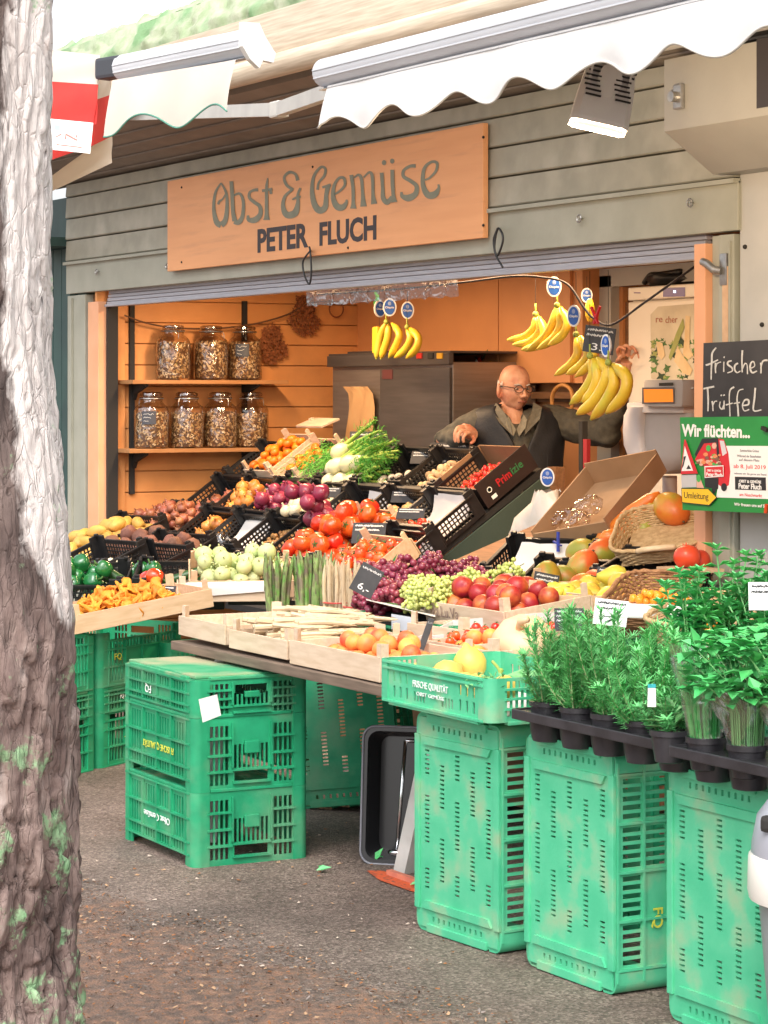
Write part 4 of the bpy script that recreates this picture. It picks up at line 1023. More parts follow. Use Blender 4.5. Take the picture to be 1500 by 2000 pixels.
lab = 'black lattice crate of %s on the stepped display'
# -- top tier
cb = thing('fruit_box', 'dark printed cardboard box of strawberries at the top right of the display', 'box', cell(3, 0, dx=-.01, dz=.02))
p = MB(); h_ = .12
for (cx, cy, w, l) in ((0, -.15, .39, .006), (0, .15, .39, .006), (-.192, 0, .006, .30)): p.box((cx, cy, h_ / 2 if cy >= 0 else h_ * .4), (w, l, h_ if cy >= 0 else h_ * .8))
p.box((0, 0, .003), (.38, .30, .006)); part('tray', p, mat('brown_card_in', (.30, .17, .085), (.25, .14, .07), scale=10, rough=.8), cb)
p = MB(); p.box((.195, -.0, .062), (.007, .33, .13), bev=.002); p.box((0, -.156, .05), (.39, .006, .10)); part('printed_side', p, mat('printed_card', (.022, .014, .012), (.03, .018, .016), rough=.45), cb)
part('lettering', fit_text('lettering', 'Prim', .085, .038, mat('red_print', (.42, .015, .02), rough=.5), bold=.02), None, cb, M=T(.1992, -.06, .045) @ RZ(PI / 2) @ WALLX)
part('lettering', fit_text('lettering', 'izie', .07, .036, mat('green_print', (.03, .17, .06), rough=.5), bold=.01), None, cb, M=T(.1992, .032, .046) @ RZ(PI / 2) @ WALLX)
p = MB(); p.lathe([(.010, 0), (.014, 0), (.014, .001), (.010, .001), (.010, 0)], 16, T(.1992, -.11, .065) @ RY(PI / 2)); p.box((.1995, -.105, .025), (.001, .03, .018)); part('emblem', p, M_WPRINT, cb)
pile(cell(3, 0, dz=.02), .36, .27, 95, 'strawberry', 'strawberry', 'small red strawberry heaped in the dark printed box', 'strawberry', 'strawberries in the printed box', z0=.03, rot=rot_any)
for t, c, what, dx in [(3, 1, 'brown mushrooms', 0), (3, 2, 'white mushrooms', 0), (3, 3, 'fennel bulbs', 0), (3, 4, 'fennel greens', 0), (3, 6, 'nothing but paper', 0), (2, 0, 'small tomatoes beside the green side panel', 0), (2, 1, 'ginger', 0), (2, 2, 'white paper', 0), (2, 3, 'white onions and garlic', 0), (2, 4, 'red onions', 0), (2, 5, 'yellow onions', 0), (2, 6, 'a few brown onions', 0), (1, 0, 'pointed red peppers', 0.06), (1, 3, 'brown nuts', 0), (1, 4, 'white paper and a plastic bag', 0), (1, 5, 'light brown onions', 0), (1, 6, 'shallots', 0), (1, 7, 'shallots against the left wall', 0), (0, 4, 'beets', 0), (0, 5, 'dark roots', 0)]:
    if (t, c) in ((0, 4), (0, 5)): continue
    lattice_crate(cell(t, c, dx), lab % what)
pile(cell(3, 1), .34, .26, 46, 'brownmushroom', 'mushroom', 'brown mushroom heaped under the chalk tag left of the strawberries', 'mushroom', 'brown mushrooms in their crate', z0=.03, rot=rot_any)
pile(cell(3, 2, dy=-.05, dz=-.035), .34, .18, 14, 'mushroom', 'mushroom', 'white mushroom at the low edge of its black crate', 'mushroom', 'white mushrooms in their crate', z0=.04, rot=lambda: rot_up(.7))
# fennel: bulb with stalks and fronds, lying with the bulbs towards us
def fennel(s):
    r = random.Random(s); p = MB(); p.mi = 0
    p.lathe([(0, -.045), (.018, -.042), (.036, -.022), (.040, .0), (.034, .024), (.022, .045), (.012, .055)], 16)
    for i, v in enumerate(p.v): p.v[i] = Vector((v.x, v.y * .8, v.z))
    p.mi = 1
    ends = []
    for q in range(6):
        a = q * 1.05 + r.random(); e = Vector((.035 * math.cos(a) + .03, .04 * math.sin(a), .20 + r.uniform(0, .06)))
        p.tube(catmull([(.012 * math.cos(a), .012 * math.sin(a), .04), (.02 * math.cos(a), .02 * math.sin(a), .11), tuple(e)], 3), [.0085, .008, .0075, .007, .006, .005, .004], 7); ends.append(e)
    p.mi = 2
    for e in ends:
        for q in range(46):
            st_ = e + Vector((r.gauss(0, .008), r.gauss(0, .008), r.uniform(-.10, .0))); d = Vector((r.gauss(0, 1), r.gauss(0, 1), r.uniform(.2, 1.6))).normalized() * r.uniform(.012, .032)
            w = Vector((r.gauss(0, 1), r.gauss(0, 1), r.gauss(0, 1))).cross(d).normalized() * .0016
            p.add([st_ - w, st_ + w, st_ + d + w * .5, st_ + d - w * .5], [(0, 1, 2, 3)])
    return p.mesh('fennel', [M_BULB, M_STALK, M_FROND], True, 60)
FEN = [fennel(s) for s in range(3)]
C33 = cell(3, 3, dx=-.02)
for i, (x, y, z, a) in enumerate([(-.10, -.14, .10, 50), (.0, -.13, .10, 64), (.09, -.12, .09, 70), (-.06, -.08, .155, 58), (.04, -.06, .16, 66), (-.15, -.06, .13, 40), (-.17, .02, .17, 35), (.10, -.03, .15, 62)]):
    # stalks point up the slope and to the right
    tag(link('fennel_bulb', FEN[i % 3], C33 @ T(x, y, z) @ RZ(R_(-a)) @ RX(R_(-86)) @ S(1.3, 1.3, 1.1)), 'pale fennel bulb with green stalks lying at the top of the display', 'fennel', 'fennel bulbs at the top of the display')
p = MB(); r = random.Random(5)
for q in range(1100):
    st_ = Vector((r.gauss(-.05, .13), r.gauss(-.01, .07), .10 + abs(r.gauss(0, .03)))); d = Vector((r.gauss(-.3, 1), r.gauss(.1, 1), r.uniform(-.2, .7))).normalized() * r.uniform(.02, .055); w = Vector((r.gauss(0, 1), r.gauss(0, 1), r.gauss(0, 1))).cross(d).normalized() * .0022
    p.add([st_ - w, st_ + w, st_ + d + w * .4, st_ + d - w * .4], [(0, 1, 2, 3)])
single('dill_greens', p, M_FROND, 'feathery green fronds heaped left of the fennel bulbs', 'greens', M=cell(3, 4, dx=.06))
# mandarins in two pale crates at the top left
for i, (dx, lb_) in enumerate([(-.17, 'pale wooden crate of mandarins against the left wall'), (.16, 'pale wooden crate of mandarins beside the fennel greens')]):
    Mc = cell(3, 5, dx=dx, dz=.06 - .02 * i)
    wood_crate(.31, .34, .10, Mc, lb_, 'mandarin crates', M_WOODW)
    pile(Mc, .28, .30, 62 if i == 0 else 40, 'mandarin', 'mandarin', ['orange mandarin in the crate against the left wall', 'orange mandarin in the crate beside the fennel greens'][i], 'mandarin', ['mandarins in the left crate', 'mandarins in the right crate'][i], mound=.3)
p = MB(); p.box((0, 0, 0), (.30, .12, .012), bev=.002); p.box((-.1, .02, .012), (.03, .02, .014))
single('crate_lid', p, M_WOODW, 'wooden lid board standing over the back of the mandarin crate', 'board', M=cell(3, 5, dx=-.10, dy=.15, dz=.29) @ RX(-.25))
paper(cell(3, 6), .33, .27, 'white paper lining the empty black crate by the left wall', .03, 3)
# -- second tier
paper(cell(2, 0, dy=.02, dz=.03), .33, .22, 'crumpled white paper behind the small tomatoes', .06, 4)
pile(cell(2, 0, dy=-.07, dz=-.04), .34, .14, 26, 'cherry', 'cherry_tomato', 'small red tomato in front of crumpled white paper', 'tomato', 'small tomatoes on white paper', z0=.05, rmul=1.1, sz=(1.0, 1.3))
pile(cell(2, 1), .33, .25, 26, 'ginger', 'ginger_root', 'knobbly ginger root in the crate right of the paper lined one', 'ginger', 'ginger roots', z0=.02, rot=lambda: RZ(rnd.uniform(0, 6.3)))
paper(cell(2, 2, dx=.06, dy=.04, dz=.03), .20, .19, 'white paper sheets standing in the crate beside the big red onions', .05, 6)
pile(cell(2, 3, dx=.05, dy=.04, dz=.03), .24, .18, 12, 'whiteonion', 'garlic_bulb', 'white garlic bulb at the back of the white onion crate', 'garlic', 'garlic bulbs', z0=.03, sz=(.7, .85), rmul=.85)
pile(cell(2, 3, dx=-.06, dy=-.06, dz=-.04), .20, .18, 11, 'whiteonion', 'white_onion', 'white onion between the red onions', 'onion', 'white onions', z0=.05)
pile(cell(2, 2, dx=-.11, dy=-.10, dz=-.05), .26, .18, 10, 'redonion', 'red_onion', 'large purple onion in front of the white paper, above the beef tomatoes', 'onion', 'large red onions', z0=.06, sz=(1.05, 1.25))
pile(cell(2, 4), .34, .26, 20, 'redonion', 'red_onion', 'dark red onion in the crate left of the white onions', 'onion', 'red onions', z0=.03, sz=(.85, 1.05))
pile(cell(2, 5), .35, .26, 24, 'onion', 'yellow_onion', 'golden yellow onion in the crate left of the red onions', 'onion', 'yellow onions', z0=.03)
paper(cell(2, 5, dy=.06, dz=.05), .33, .16, 'white paper at the back of the yellow onion crate', .03, 8)
pile(cell(2, 6), .33, .2, 7, 'shallot', 'brown_onion', 'brown onion in the half empty crate by the left wall', 'onion', 'brown onions in the half empty crate', z0=.02)
# -- third tier
pile(cell(1, 0, .06, dz=.01), .33, .25, 30, 'longpepper', 'pointed_pepper', 'glossy pointed red pepper above the vine tomatoes', 'pepper', 'pointed red peppers', z0=.03, rot=lambda: rot_lie(.7, -.5), sz=(.85, 1.05))
paper(cell(1, 0, .12, dy=.08, dz=.06), .2, .12, 'white paper behind the pointed red peppers', .04, 9)
pile(cell(1, 3), .33, .25, 90, 'nut', 'nut', 'brown nut in the crate left of the beef tomatoes', 'nut', 'brown nuts', z0=.02, mound=.1, rot=rot_any)
paper(cell(1, 4, dz=.02), .33, .27, 'long white paper in the almost empty black crate above the kohlrabi', .03, 10)
paper(cell(1, 3, .05, dy=.08, dz=.06), .12, .12, 'white paper corner behind the brown nuts', .04, 12)
pile(cell(1, 5, dy=.03), .33, .2, 13, 'onion', 'light_onion', 'light brown onion in the crate between the shallots and the white paper', 'onion', 'light brown onions', z0=.03)
pile(cell(1, 6, dz=.03), .37, .30, 62, 'shallot', 'shallot', 'reddish brown shallot heaped in front of the left wall', 'shallot', 'shallots', z0=.03, mound=.9, sz=(.85, 1.1))
pile(cell(1, 7, dz=.03), .37, .30, 46, 'shallot', 'shallot', 'reddish brown shallot lying nearest the left wall', 'shallot', 'shallots nearest the wall', z0=.02, mound=.9, sz=(.8, 1.05))
p = MB(); p.ball((0, 0, .04), (.06, .045, .035), 16, 10, f=noisy(.5, 3.2, 4)); single('plastic_bag', p, film_mat('clear_film'), 'small crumpled clear plastic bag in front of the white paper above the kohlrabi', 'bag', M=cell(1, 4, dx=-.02, dy=-.12, dz=-.0), smooth=True)
# -- beef tomatoes: long wooden crate; vine tomatoes: wooden crate with a printed end
MBt = T(2.34, .23, .69) @ RX(SLOPE)
wood_crate(.37, .62, .095, MBt, 'wooden crate of big beef tomatoes in the middle of the display')
pile(MBt, .38, .60, 46, 'tomato', 'beef_tomato', 'big ribbed beef tomato in the long wooden crate', 'tomato', 'beef tomatoes', z0=.03, rot=lambda: rot_up(.9), mound=.5)
MVt = T(2.80, .10, .635) @ RX(SLOPE)
wc = wood_crate(.40, .46, .10, MVt, 'wooden crate of vine tomatoes with a striped emblem on its end')
p = MB(); p.box((.204, .06, .055), (.006, .30, .105)); part('end_board', p, M_WOOD, wc)
for k, (m_, dz) in enumerate([(mat('emblem_green', (.03, .22, .07), rough=.6), .012), (mat('emblem_red', (.55, .04, .03), rough=.6), 0.0)]):
    p = MB(); p.add([(.2078, -.02, .03 + dz), (.2078, .10, .05 + dz), (.2078, .13, .068 + dz), (.2078, .05, .048 + dz)], [(0, 1, 2, 3)]); part('emblem', p, m_, wc)
pile(MVt, .39, .44, 66, 'vine', 'vine_tomato', 'round tomato with green vine in the wooden crate beside the grapes', 'tomato', 'vine tomatoes', z0=.03, rot=lambda: rot_up(.9), mound=.5)
# -- lower left: beets, potatoes
def lowcell(px, py, z, tilt=.45, rz=0): return T(at(px, py, Z=z)) @ RZ(rz) @ RX(tilt)
MB1 = T(at(342, 1108, Y=-.08)) @ RZ(R_(24)) @ RX(.4)
lattice_crate(MB1, lab % 'sweet potatoes')
pile(MB1, .36, .27, 14, 'sweet', 'sweet_potato', 'rough brown sweet potato in the black crate above the peppers', 'sweet potato', 'sweet potatoes', z0=.03, mound=.3)
MB2 = T(at(278, 1106, Y=-.06)) @ RZ(R_(20)) @ RX(.4)
lattice_crate(MB2, lab % 'dark beets')
pile(MB2, .34, .27, 12, 'sweet', 'beet', 'dark brown beet in the black crate beside the potatoes', 'beet', 'beets', z0=.03, mound=.3, sz=(1.0, 1.25))
MP = T(at(205, 1108, Y=-.14)) @ RZ(R_(16)) @ RX(.35)
lattice_crate(MP, lab % 'yellow potatoes')
lattice_crate(MP @ T(-.03, .21, .03), lab % 'long yellow potatoes beside the orange post')
pile(MP, .44, .36, 52, 'potato', 'potato', 'yellow potato heaped in front of the orange post', 'potato', 'yellow potatoes', z0=.03, mound=.8, rot=lambda: rot_lie(3.1), sz=(1.0, 1.35))
pile(MP @ T(-.03, .21, .03), .36, .26, 16, 'potato', 'potato', 'long yellow potato higher up beside the orange post', 'potato', 'long yellow potatoes', z0=.04, mound=.8, rot=lambda: rot_lie(3.1), sz=(1.1, 1.4))
# ================================================================== FRONT TABLE
tb = thing('trestle_table', 'low wooden table board under the asparagus and apricot crates', 'table', T(5.5, -1.4, 0))
TX_ = T(-5.5, 1.4, 0)
p = MB(); p.x = TX_
for i in range(4): p.box((5.53, -1.62 + .19 * i, .622), (1.52, .18, .03), bev=.003)
part('table_top', p, mat('weathered_board', (.20, .14, .10), (.12, .085, .06), scale=6, rough=.8, stretch=(1, 12, 12)), tb)
for a, c in [((6.02, -1.35, .61), (5.83, -1.39, 0)), ((5.08, -1.66, .61), (5.06, -1.70, .0)), ((6.1, -1.05, .61), (6.1, -1.0, 0))]:
    p = MB(); p.x = TX_; p.bar(a, c, .055, .05); part('leg', p, mat('white_leg', (.62, .60, .57), (.5, .48, .45), scale=12, rough=.6), tb)
def crate_on(cx, cy, z, lx, ly, h, label, rz=0, tilt=0, mt=None, grp='pale wooden crates on the front table'):
    M = T(cx, cy, z) @ RZ(rz) @ RX(tilt)
    wood_crate(lx, ly, h, M, label, grp, mt or M_WOODW, post=.025); return M
MA = crate_on(4.98, -1.50, .655, .40, .38, .075, 'pale wooden crate at the left end of the front table, mostly empty', rz=R_(-2))
MBb = crate_on(5.40, -1.48, .648, .42, .42, .07, 'pale wooden crate of lying white asparagus')
MC = crate_on(5.93, -1.53, .640, .58, .33, .085, 'pale wooden crate of apricots at the front corner of the table')
MC2 = crate_on(6.03, -1.16, .645, .42, .34, .08, 'pale wooden crate of apricots behind the front corner crate')
MPu = crate_on(5.68, -1.05, .66, .30, .32, .09, 'pale wooden crate of purple asparagus', rz=R_(6))
pile(MC, .50, .27, 40, 'apricot', 'apricot', 'orange red apricot in the front corner crate', 'apricot', 'apricots in the front crate', z0=.012, mound=.7, rot=rot_any)
pile(MC2, .36, .28, 28, 'apricot', 'apricot', 'pale orange apricot in the second crate', 'apricot', 'apricots in the second crate', z0=.012, mound=.5, rot=rot_any)
def spear(s, mts, L=.21, r0=.0085):
    r = random.Random(s); p = MB(); n = 9; b = r.uniform(-.01, .01)
    P = [(b * math.sin(PI * i / n), 0, L * i / n) for i in range(n + 1)]
    p.tube(P, [r0, r0, r0 * .98, r0 * .96, r0 * .94, r0 * .92, r0 * .9, r0 * .85, r0 * .62, r0 * .1], 7)
    if len(mts) > 1: p.mi = 1
    for i in range(14):
        z = L * (.25 + .05 * i if i < 6 else .62 + .045 * (i - 6)); a = i * 2.4; rr = r0 * (.95 if z < L * .8 else .62)
        d = Vector((math.cos(a), math.sin(a), 0)); w = Vector((-math.sin(a), math.cos(a), 0)) * r0 * .45
        q = Vector((b * math.sin(PI * z / L), 0, z)) + d * rr
        p.add([q - w, q + w, q + Vector((0, 0, r0 * 1.9)) + d * r0 * .12], [(0, 1, 2)])
    return p.mesh('asparagus_spear', mts, True, 50)
SPW = [spear(s, [M_ASPW, M_ASPW]) for s in range(4)]; SPG = [spear(s, [M_ASPG, M_ASPGT], .225, .0095) for s in range(4)]; SPP = [spear(s, [M_ASPP, M_ASPP], .19, .0085) for s in range(3)]
def lying(M, w, l, n, ms, label, grp, ang, layers=4, z0=.02, spread=.15):
    for i in range(n):
        ly = i * layers // n; sc = rnd.uniform(.9, 1.1)
        x = rnd.uniform(-w / 2, w / 2); y = rnd.uniform(-l / 2, l / 2)
        o = link('asparagus_spear', rnd.choice(ms), M @ T(x, y, z0 + ly * .013) @ RZ(ang + rnd.uniform(-spread, spread)) @ RX(R_(-90 + rnd.uniform(-5, 3))) @ RZ(rnd.uniform(0, 6)) @ T(0, 0, -.105) @ S(sc))
        tag(o, label, 'asparagus', grp)
lying(MBb, .34, .20, 95, SPW, 'white asparagus spear lying in the crate left of the apricots', 'lying white asparagus', R_(-12), 6, .03)
lying(MBb @ T(-.18, .17, .06), .34, .12, 44, SPW, 'white asparagus spear lying at the back of the table left of the green bundles', 'white asparagus at the back', R_(-55), 3, .02)
lying(MPu, .24, .14, 22, SPP, 'purple tinged asparagus spear lying in the small crate', 'purple asparagus', R_(-50), 3, .03)
def bundle(base, n, r, ms, label, lean=(0, 0), tips=1.0, band=None, grp=None, hgt=1.0):
    o = thing('asparagus_bundle', label, 'asparagus', T(base), grp)
    for i in range(n):
        a = i * 2.399; q = r * math.sqrt((i + .5) / n)
        x, y = q * math.cos(a), q * math.sin(a)
        fl_ = 1.5 * tips
        M = T(x, y, 0) @ RY(lean[0] + x * fl_ + rnd.uniform(-.03, .03)) @ RX(lean[1] - y * fl_ + rnd.uniform(-.03, .03)) @ RZ(rnd.uniform(0, 6)) @ S(1, 1, hgt * rnd.uniform(.88, 1.06))
        link('spear', rnd.choice(ms), M, o)
    if band is not None:
        p = MB(); p.tube([(( r + .009) * math.cos(t) + band * math.tan(lean[0]), (r + .009) * math.sin(t), band) for t in [i * PI / 10 for i in range(21)]], .003, 6)
        part('rubber_band', p, mat('red_rubber', (.55, .06, .05), rough=.6), o)
    return o
gb = 'bundles of asparagus standing on the table'
for px, py, n, r_, lab_, ms, h_ in [(541, 1200, 12, .036, 'standing bundle of green asparagus, leftmost of the green ones', SPG, .98), (600, 1200, 13, .040, 'standing bundle of green asparagus beneath the tomato crate', SPG, 1.0), (630, 1200, 11, .034, 'standing bundle of green asparagus touching the white bundle', SPG, 1.02)]:
    bundle(at(px, py, Z=.675), n, r_, ms, lab_, tips=2.2, grp=gb, hgt=h_)
bundle(at(658, 1206, Z=.675), 17, .042, SPW, 'standing bundle of white asparagus with a red rubber band', lean=(.02, 0), tips=.5, band=.055, grp=gb)
bundle(at(690, 1212, Z=.675), 10, .030, SPW, 'leaning bundle of white asparagus fanning out to the right', lean=(.16, .0), tips=2.6, band=.05, grp=gb)
# peaches and small plum tomatoes beyond
MT = crate_on(6.03, -1.06, .66, .10, .10, .03, 'tiny wooden divider block beside the peaches') if False else None
MTr = T(at(918, 1296, Z=.645)) @ RZ(R_(30)) @ RY(-R_(7)) @ RX(R_(8)) @ T(.02, .12, 0)
wood_crate(.50, .34, .075, MTr, 'paper lined wooden tray of small red tomatoes behind the lemon crate', None, M_WOODW, post=.012)
p = MB(); p.box((0, 0, .045), (.43, .006, .06)); p.box((0, .155, .055), (.43, .004, .07)); p.box((-.218, 0, .055), (.004, .32, .065)); single('paper_liner', p, M_PAPER, 'white paper lining round the tray of small red tomatoes', 'paper', M=MTr)
pile(MTr, .42, .29, 110, 'cherry', 'plum_tomato', 'small shiny red tomato in the paper lined tray', 'tomato', 'small tomatoes in the paper lined tray', z0=.035, mound=.2, rmul=1.1, sz=(1.0, 1.35))
MPe = T(at(868, 1318, Z=.612)) @ RZ(R_(8)) @ T(0, .06, 0)
wood_crate(.34, .30, .07, MPe, 'pale wooden crate of peaches between the apricots and small tomatoes', None, M_WOODW)
pile(MPe, .31, .27, 10, 'peach', 'peach', 'fuzzy pink peach beside the small red tomatoes', 'peach', 'peaches', z0=.015, mound=.0, rot=rot_any)

# ================================================================== LEFT: chanterelles, kohlrabi, peppers
qa = Vector((3.52, -1.53, .545)); 
MCh = T(3.52, -1.53, .545) @ RZ(PI / 2) @ RY(-R_(8)) @ T(.27, .19, 0)
wood_crate(.60, .38, .085, MCh, 'long wooden crate of chanterelles on the green crates by the tree', None, M_WOOD, post=.028)
pile(MCh @ T(-.02, -.02, 0), .52, .33, 290, 'chanterelle', 'chanterelle', 'golden chanterelle mushroom heaped in the long wooden crate', 'mushroom', 'chanterelles', z0=.012, mound=1.1, rot=rot_any, sz=(.9, 1.5), pack=.74)
MKo = T(at(450, 1176, Z=.62)) @ RZ(R_(66)) @ T(0, .20, 0)
wood_crate(.44, .40, .075, MKo, 'wooden crate of sunchokes with paper below the kohlrabi', None, M_WOODW)
p = MB(); p.add([(-.20, -.208, .06), (.20, -.208, .07), (.2, -.18, .085), (-.2, -.18, .08), (-.18, -.210, .02), (.16, -.212, .045)], [(0, 1, 2, 3), (0, 4, 5, 1)]); single('paper_liner', p, M_PAPER, 'brownish white paper folded over the front edge of the sunchoke crate', 'paper', M=MKo)
pile(MKo @ T(0, -.12, 0), .40, .13, 34, 'root', 'sunchoke', 'knobbly pinkish sunchoke in front of the kohlrabi', 'sunchoke', 'sunchokes', z0=.03, rot=lambda: RZ(rnd.uniform(0, 6.3)), mound=.2)
MKo2 = MKo @ T(.05, .10, .04) @ RX(.25)
wood_crate(.44, .30, .085, MKo2, 'wooden crate of pale green kohlrabi', None, M_WOOD)
pile(MKo2, .40, .27, 26, 'kohlrabi', 'kohlrabi', 'pale green kohlrabi bulb heaped in the wooden crate', 'kohlrabi', 'kohlrabi', z0=.02, mound=.6, rot=lambda: rot_up(.8), sz=(.72, .9))
# dark crates with cucumbers and peppers behind the chanterelles
MV = T(2.75, -.98, .60) @ RZ(R_(60)) @ RX(.25)
for k, (dx, dy, dz, what) in enumerate([(-.22, .0, .0, 'green peppers beside the tree'), (.20, .02, .0, 'cucumbers'), (.60, .05, .01, 'courgettes')]):
    lattice_crate(MV @ T(dx, dy, dz), 'black lattice crate of %s behind the chanterelles' % what, 'black crates behind the chanterelles')
pile(MV @ T(-.26, -.02, .02), .36, .28, 12, 'greenbell', 'green_pepper', 'shiny dark green pepper behind the chanterelles', 'pepper', 'green peppers', z0=.04, mound=.5, rot=rot_any)
def place(key, name, px, py, Yv, label, cat, grp=None, rot=Matrix(), k=1.0):
    me, r = PROTO[key][rnd.randrange(len(PROTO[key]))]
    return tag(link(name, me, T(at(px, py, Y=Yv)) @ rot @ S(k)), label, cat, grp)
AIM = lambda a, tilt: RZ(math.atan2(RT.y, RT.x)) @ RY(R_(90 + a)) @ RZ(.3)      # long axis seen at angle a below horizontal
for px, py, a, y_ in [(205, 1122, 24, -.95), (232, 1136, 28, -1.0), (190, 1126, 35, -.9), (245, 1128, 22, -.85), (262, 1140, 26, -.98)]:
    place('cucumber', 'cucumber', px, py, y_, 'long dark green cucumber lying across the peppers', 'cucumber', 'cucumbers', AIM(a, 0), 1.15)
for px, py, a in [(350, 1128, -14), (368, 1122, -18), (345, 1136, -8), (332, 1126, -5), (372, 1134, -22)]:
    place('cucumber', 'courgette', px, py, -.78, 'dark green courgette in front of the kohlrabi crate', 'courgette', 'courgettes', AIM(a, 0), .9)
for px, py, a in [(163, 1128, 10), (288, 1133, -30), (302, 1128, 15)]:
    place('redbell', 'red_pepper', px, py, -.95, 'shiny red pepper beside the tree trunk' if px < 200 else 'shiny red pepper right behind the chanterelles', 'pepper', 'red peppers', AIM(a, 0) , 1.0)
for px, py in [(172, 1140), (190, 1148), (175, 1155), (262, 1120), (278, 1112), (300, 1112), (250, 1112)]:
    place('greenbell', 'green_pepper', px, py, -.9, 'shiny dark green pepper behind the chanterelles', 'pepper', 'green peppers', rot_any(), .9)
for px, py in [(160, 1108), (206, 1108), (216, 1104), (226, 1106), (238, 1106), (222, 1112)]:
    place('whiteonion', 'white_radish', px, py, -.55, 'white turnip lying above the cucumbers', 'turnip', 'white turnips', rot_any(), 1.15)
lattice_crate(T(at(205, 1122, Y=-.55)) @ RZ(R_(15)) @ RX(.35), 'black lattice crate of white turnips above the cucumbers', 'black crates behind the chanterelles')
lattice_crate(T(at(300, 1130, Y=-.42)) @ RZ(R_(12)) @ RX(.35), 'black lattice crate of leafy greens below the beets', 'black crates behind the chanterelles')

# ================================================================== GRAPES
def grape_bunch(s, m_):
    r = random.Random(s); p = MB(); pts = []
    for i in range(60):
        for _ in range(20):
            t = r.random(); R = .052 * (1 - t * .62) + .004; a = r.uniform(0, 6.28)
            q = Vector((R * math.cos(a) * r.uniform(.6, 1), R * math.sin(a) * r.uniform(.6, 1), -.14 * t))
            if all((q - o).length > .0165 for o in pts): pts.append(q); break
    for q in pts: p.ball(tuple(q), .0108 * r.uniform(.9, 1.1), 9, 6)
    p.mi = 1; p.tube([(0, 0, .03), (.004, 0, 0), (0, 0, -.12)], .0022, 5)
    return p.mesh('grape_bunch', [m_, M_STEM], True)
GR = [grape_bunch(s, M_GRAPR) for s in range(3)]; GG = [grape_bunch(s + 9, M_GRAPG) for s in range(3)]
def grapes(lst, ms, label, grp, k=1.0):
    for i, (px, py, y_) in enumerate(lst):
        tag(link('grape_bunch', ms[i % 3], T(at(px, py, Y=y_)) @ RZ(rnd.uniform(0, 6)) @ RX(R_(rnd.uniform(55, 100))) @ RZ(rnd.uniform(0, 6)) @ T(0, 0, .06) @ S(k)), label, 'grapes', grp)
grapes([(732, 1128, -.80), (748, 1142, -.85), (766, 1128, -.78), (735, 1162, -.98), (758, 1165, -1.0), (742, 1180, -1.04), (790, 1128, -.8), (780, 1150, -.9)], GR, 'purple grape bunch beside the white asparagus', 'purple grapes by the asparagus', 1.25)
grapes([(835, 1118, -.62), (860, 1116, -.60), (885, 1128, -.66), (910, 1134, -.68), (858, 1132, -.68), (925, 1126, -.6)], GR, 'purple grape bunch below the dark green side panel', 'purple grapes by the side panel', 1.15)
grapes([(800, 1152, -.98), (815, 1165, -1.05), (845, 1150, -.98), (838, 1172, -1.06), (870, 1140, -.92), (808, 1176, -1.08), (862, 1165, -1.02)], GG, 'pale green grape bunch over the edge of the green crate', 'green grapes on the crate edge', .72)
grapes([(885, 1150, -.88), (905, 1162, -.92), (935, 1140, -.8), (960, 1130, -.72), (985, 1125, -.68), (925, 1155, -.86), (900, 1135, -.8)], GG, 'pale green grape bunch behind the nectarine crate', 'green grapes behind the nectarines', .72)
p = MB(); p.add([at(715, 1172, Y=-1.16), at(850, 1205, Y=-1.16), at(850, 1196, Y=-.9), at(715, 1165, Y=-.9)], [(0, 1, 2, 3)]); single('paper_liner', p, M_PAPER, 'white paper under the green grapes along the crate edge', 'paper')
stt = thing('grape_shelf', 'sloping board that carries the grape bunches', 'shelf', T(5.0, -.8, .7))
p = MB(); p.x = T(-5.0, .8, -.7); p.add([(5.05, -1.1, .72), (5.9, -1.1, .72), (5.2, -.45, .77), (4.1, -.45, .75), (5.05, -1.1, .69), (5.9, -1.1, .69), (5.2, -.45, .74), (4.1, -.45, .72)], [(0, 1, 2, 3), (7, 6, 5, 4), (0, 4, 5, 1), (1, 5, 6, 2), (2, 6, 7, 3), (3, 7, 4, 0)]); part('board', p, M_DARK, stt)

# ================================================================== RIGHT-HAND DISPLAY
rs = thing('display_stand', 'sloping stand under the mango and pear crates on the right', 'stand', T(4.8, 0, 0))
p = MB(); p.x = T(-4.8, 0, 0); p.add([(3.75, -.55, .60), (5.62, -.62, .62), (5.40, .55, .98), (3.75, .55, .98), (3.75, -.55, .05), (5.62, -.62, .05), (5.40, .55, .05), (3.75, .55, .05)], [(0, 1, 2, 3), (7, 6, 5, 4), (0, 4, 5, 1), (1, 5, 6, 2), (2, 6, 7, 3), (3, 7, 4, 0)]); part('body', p, M_BROWN, rs)
MN = T(5.60, -.87, .735) @ RX(.12)
nc = wood_crate(.50, .34, .085, MN, 'pale wooden crate of nectarines with dark stamped lettering', None, M_WOODW)
part('lettering', fit_text('lettering', 'Va.Lu.Va', .18, .036, mat('stamp_ink', (.22, .15, .12), rough=.8), bold=.0), None, nc, M=T(-.205, -.1745, .030) @ WALLX)
p = MB(); p.lathe([(.010, 0), (.02, 0), (.02, .001), (.010, .001), (.010, 0)], 18, T(-.228, -.1745, .045) @ RX(PI / 2)); part('emblem', p, mat('grey_stamp', (.55, .45, .38), rough=.8), nc)
pile(MN, .45, .30, 30, 'nectarine', 'nectarine', 'dark red nectarine in the stamped crate', 'nectarine', 'nectarines', z0=.015, mound=.6, rot=rot_any)
MPr = T(at(1150, 1178, Y=-.62)) @ RZ(R_(55)) @ RX(.05) @ T(.06, .02, -.03)
wood_crate(.52, .36, .085, MPr, 'wooden crate of pears behind the herbs', None, M_WOOD, post=.035)
pile(MPr, .47, .31, 22, 'pear', 'pear', 'yellow and red pear in the crate behind the herbs', 'pear', 'pears', z0=.015, mound=.4, rot=rot_any)
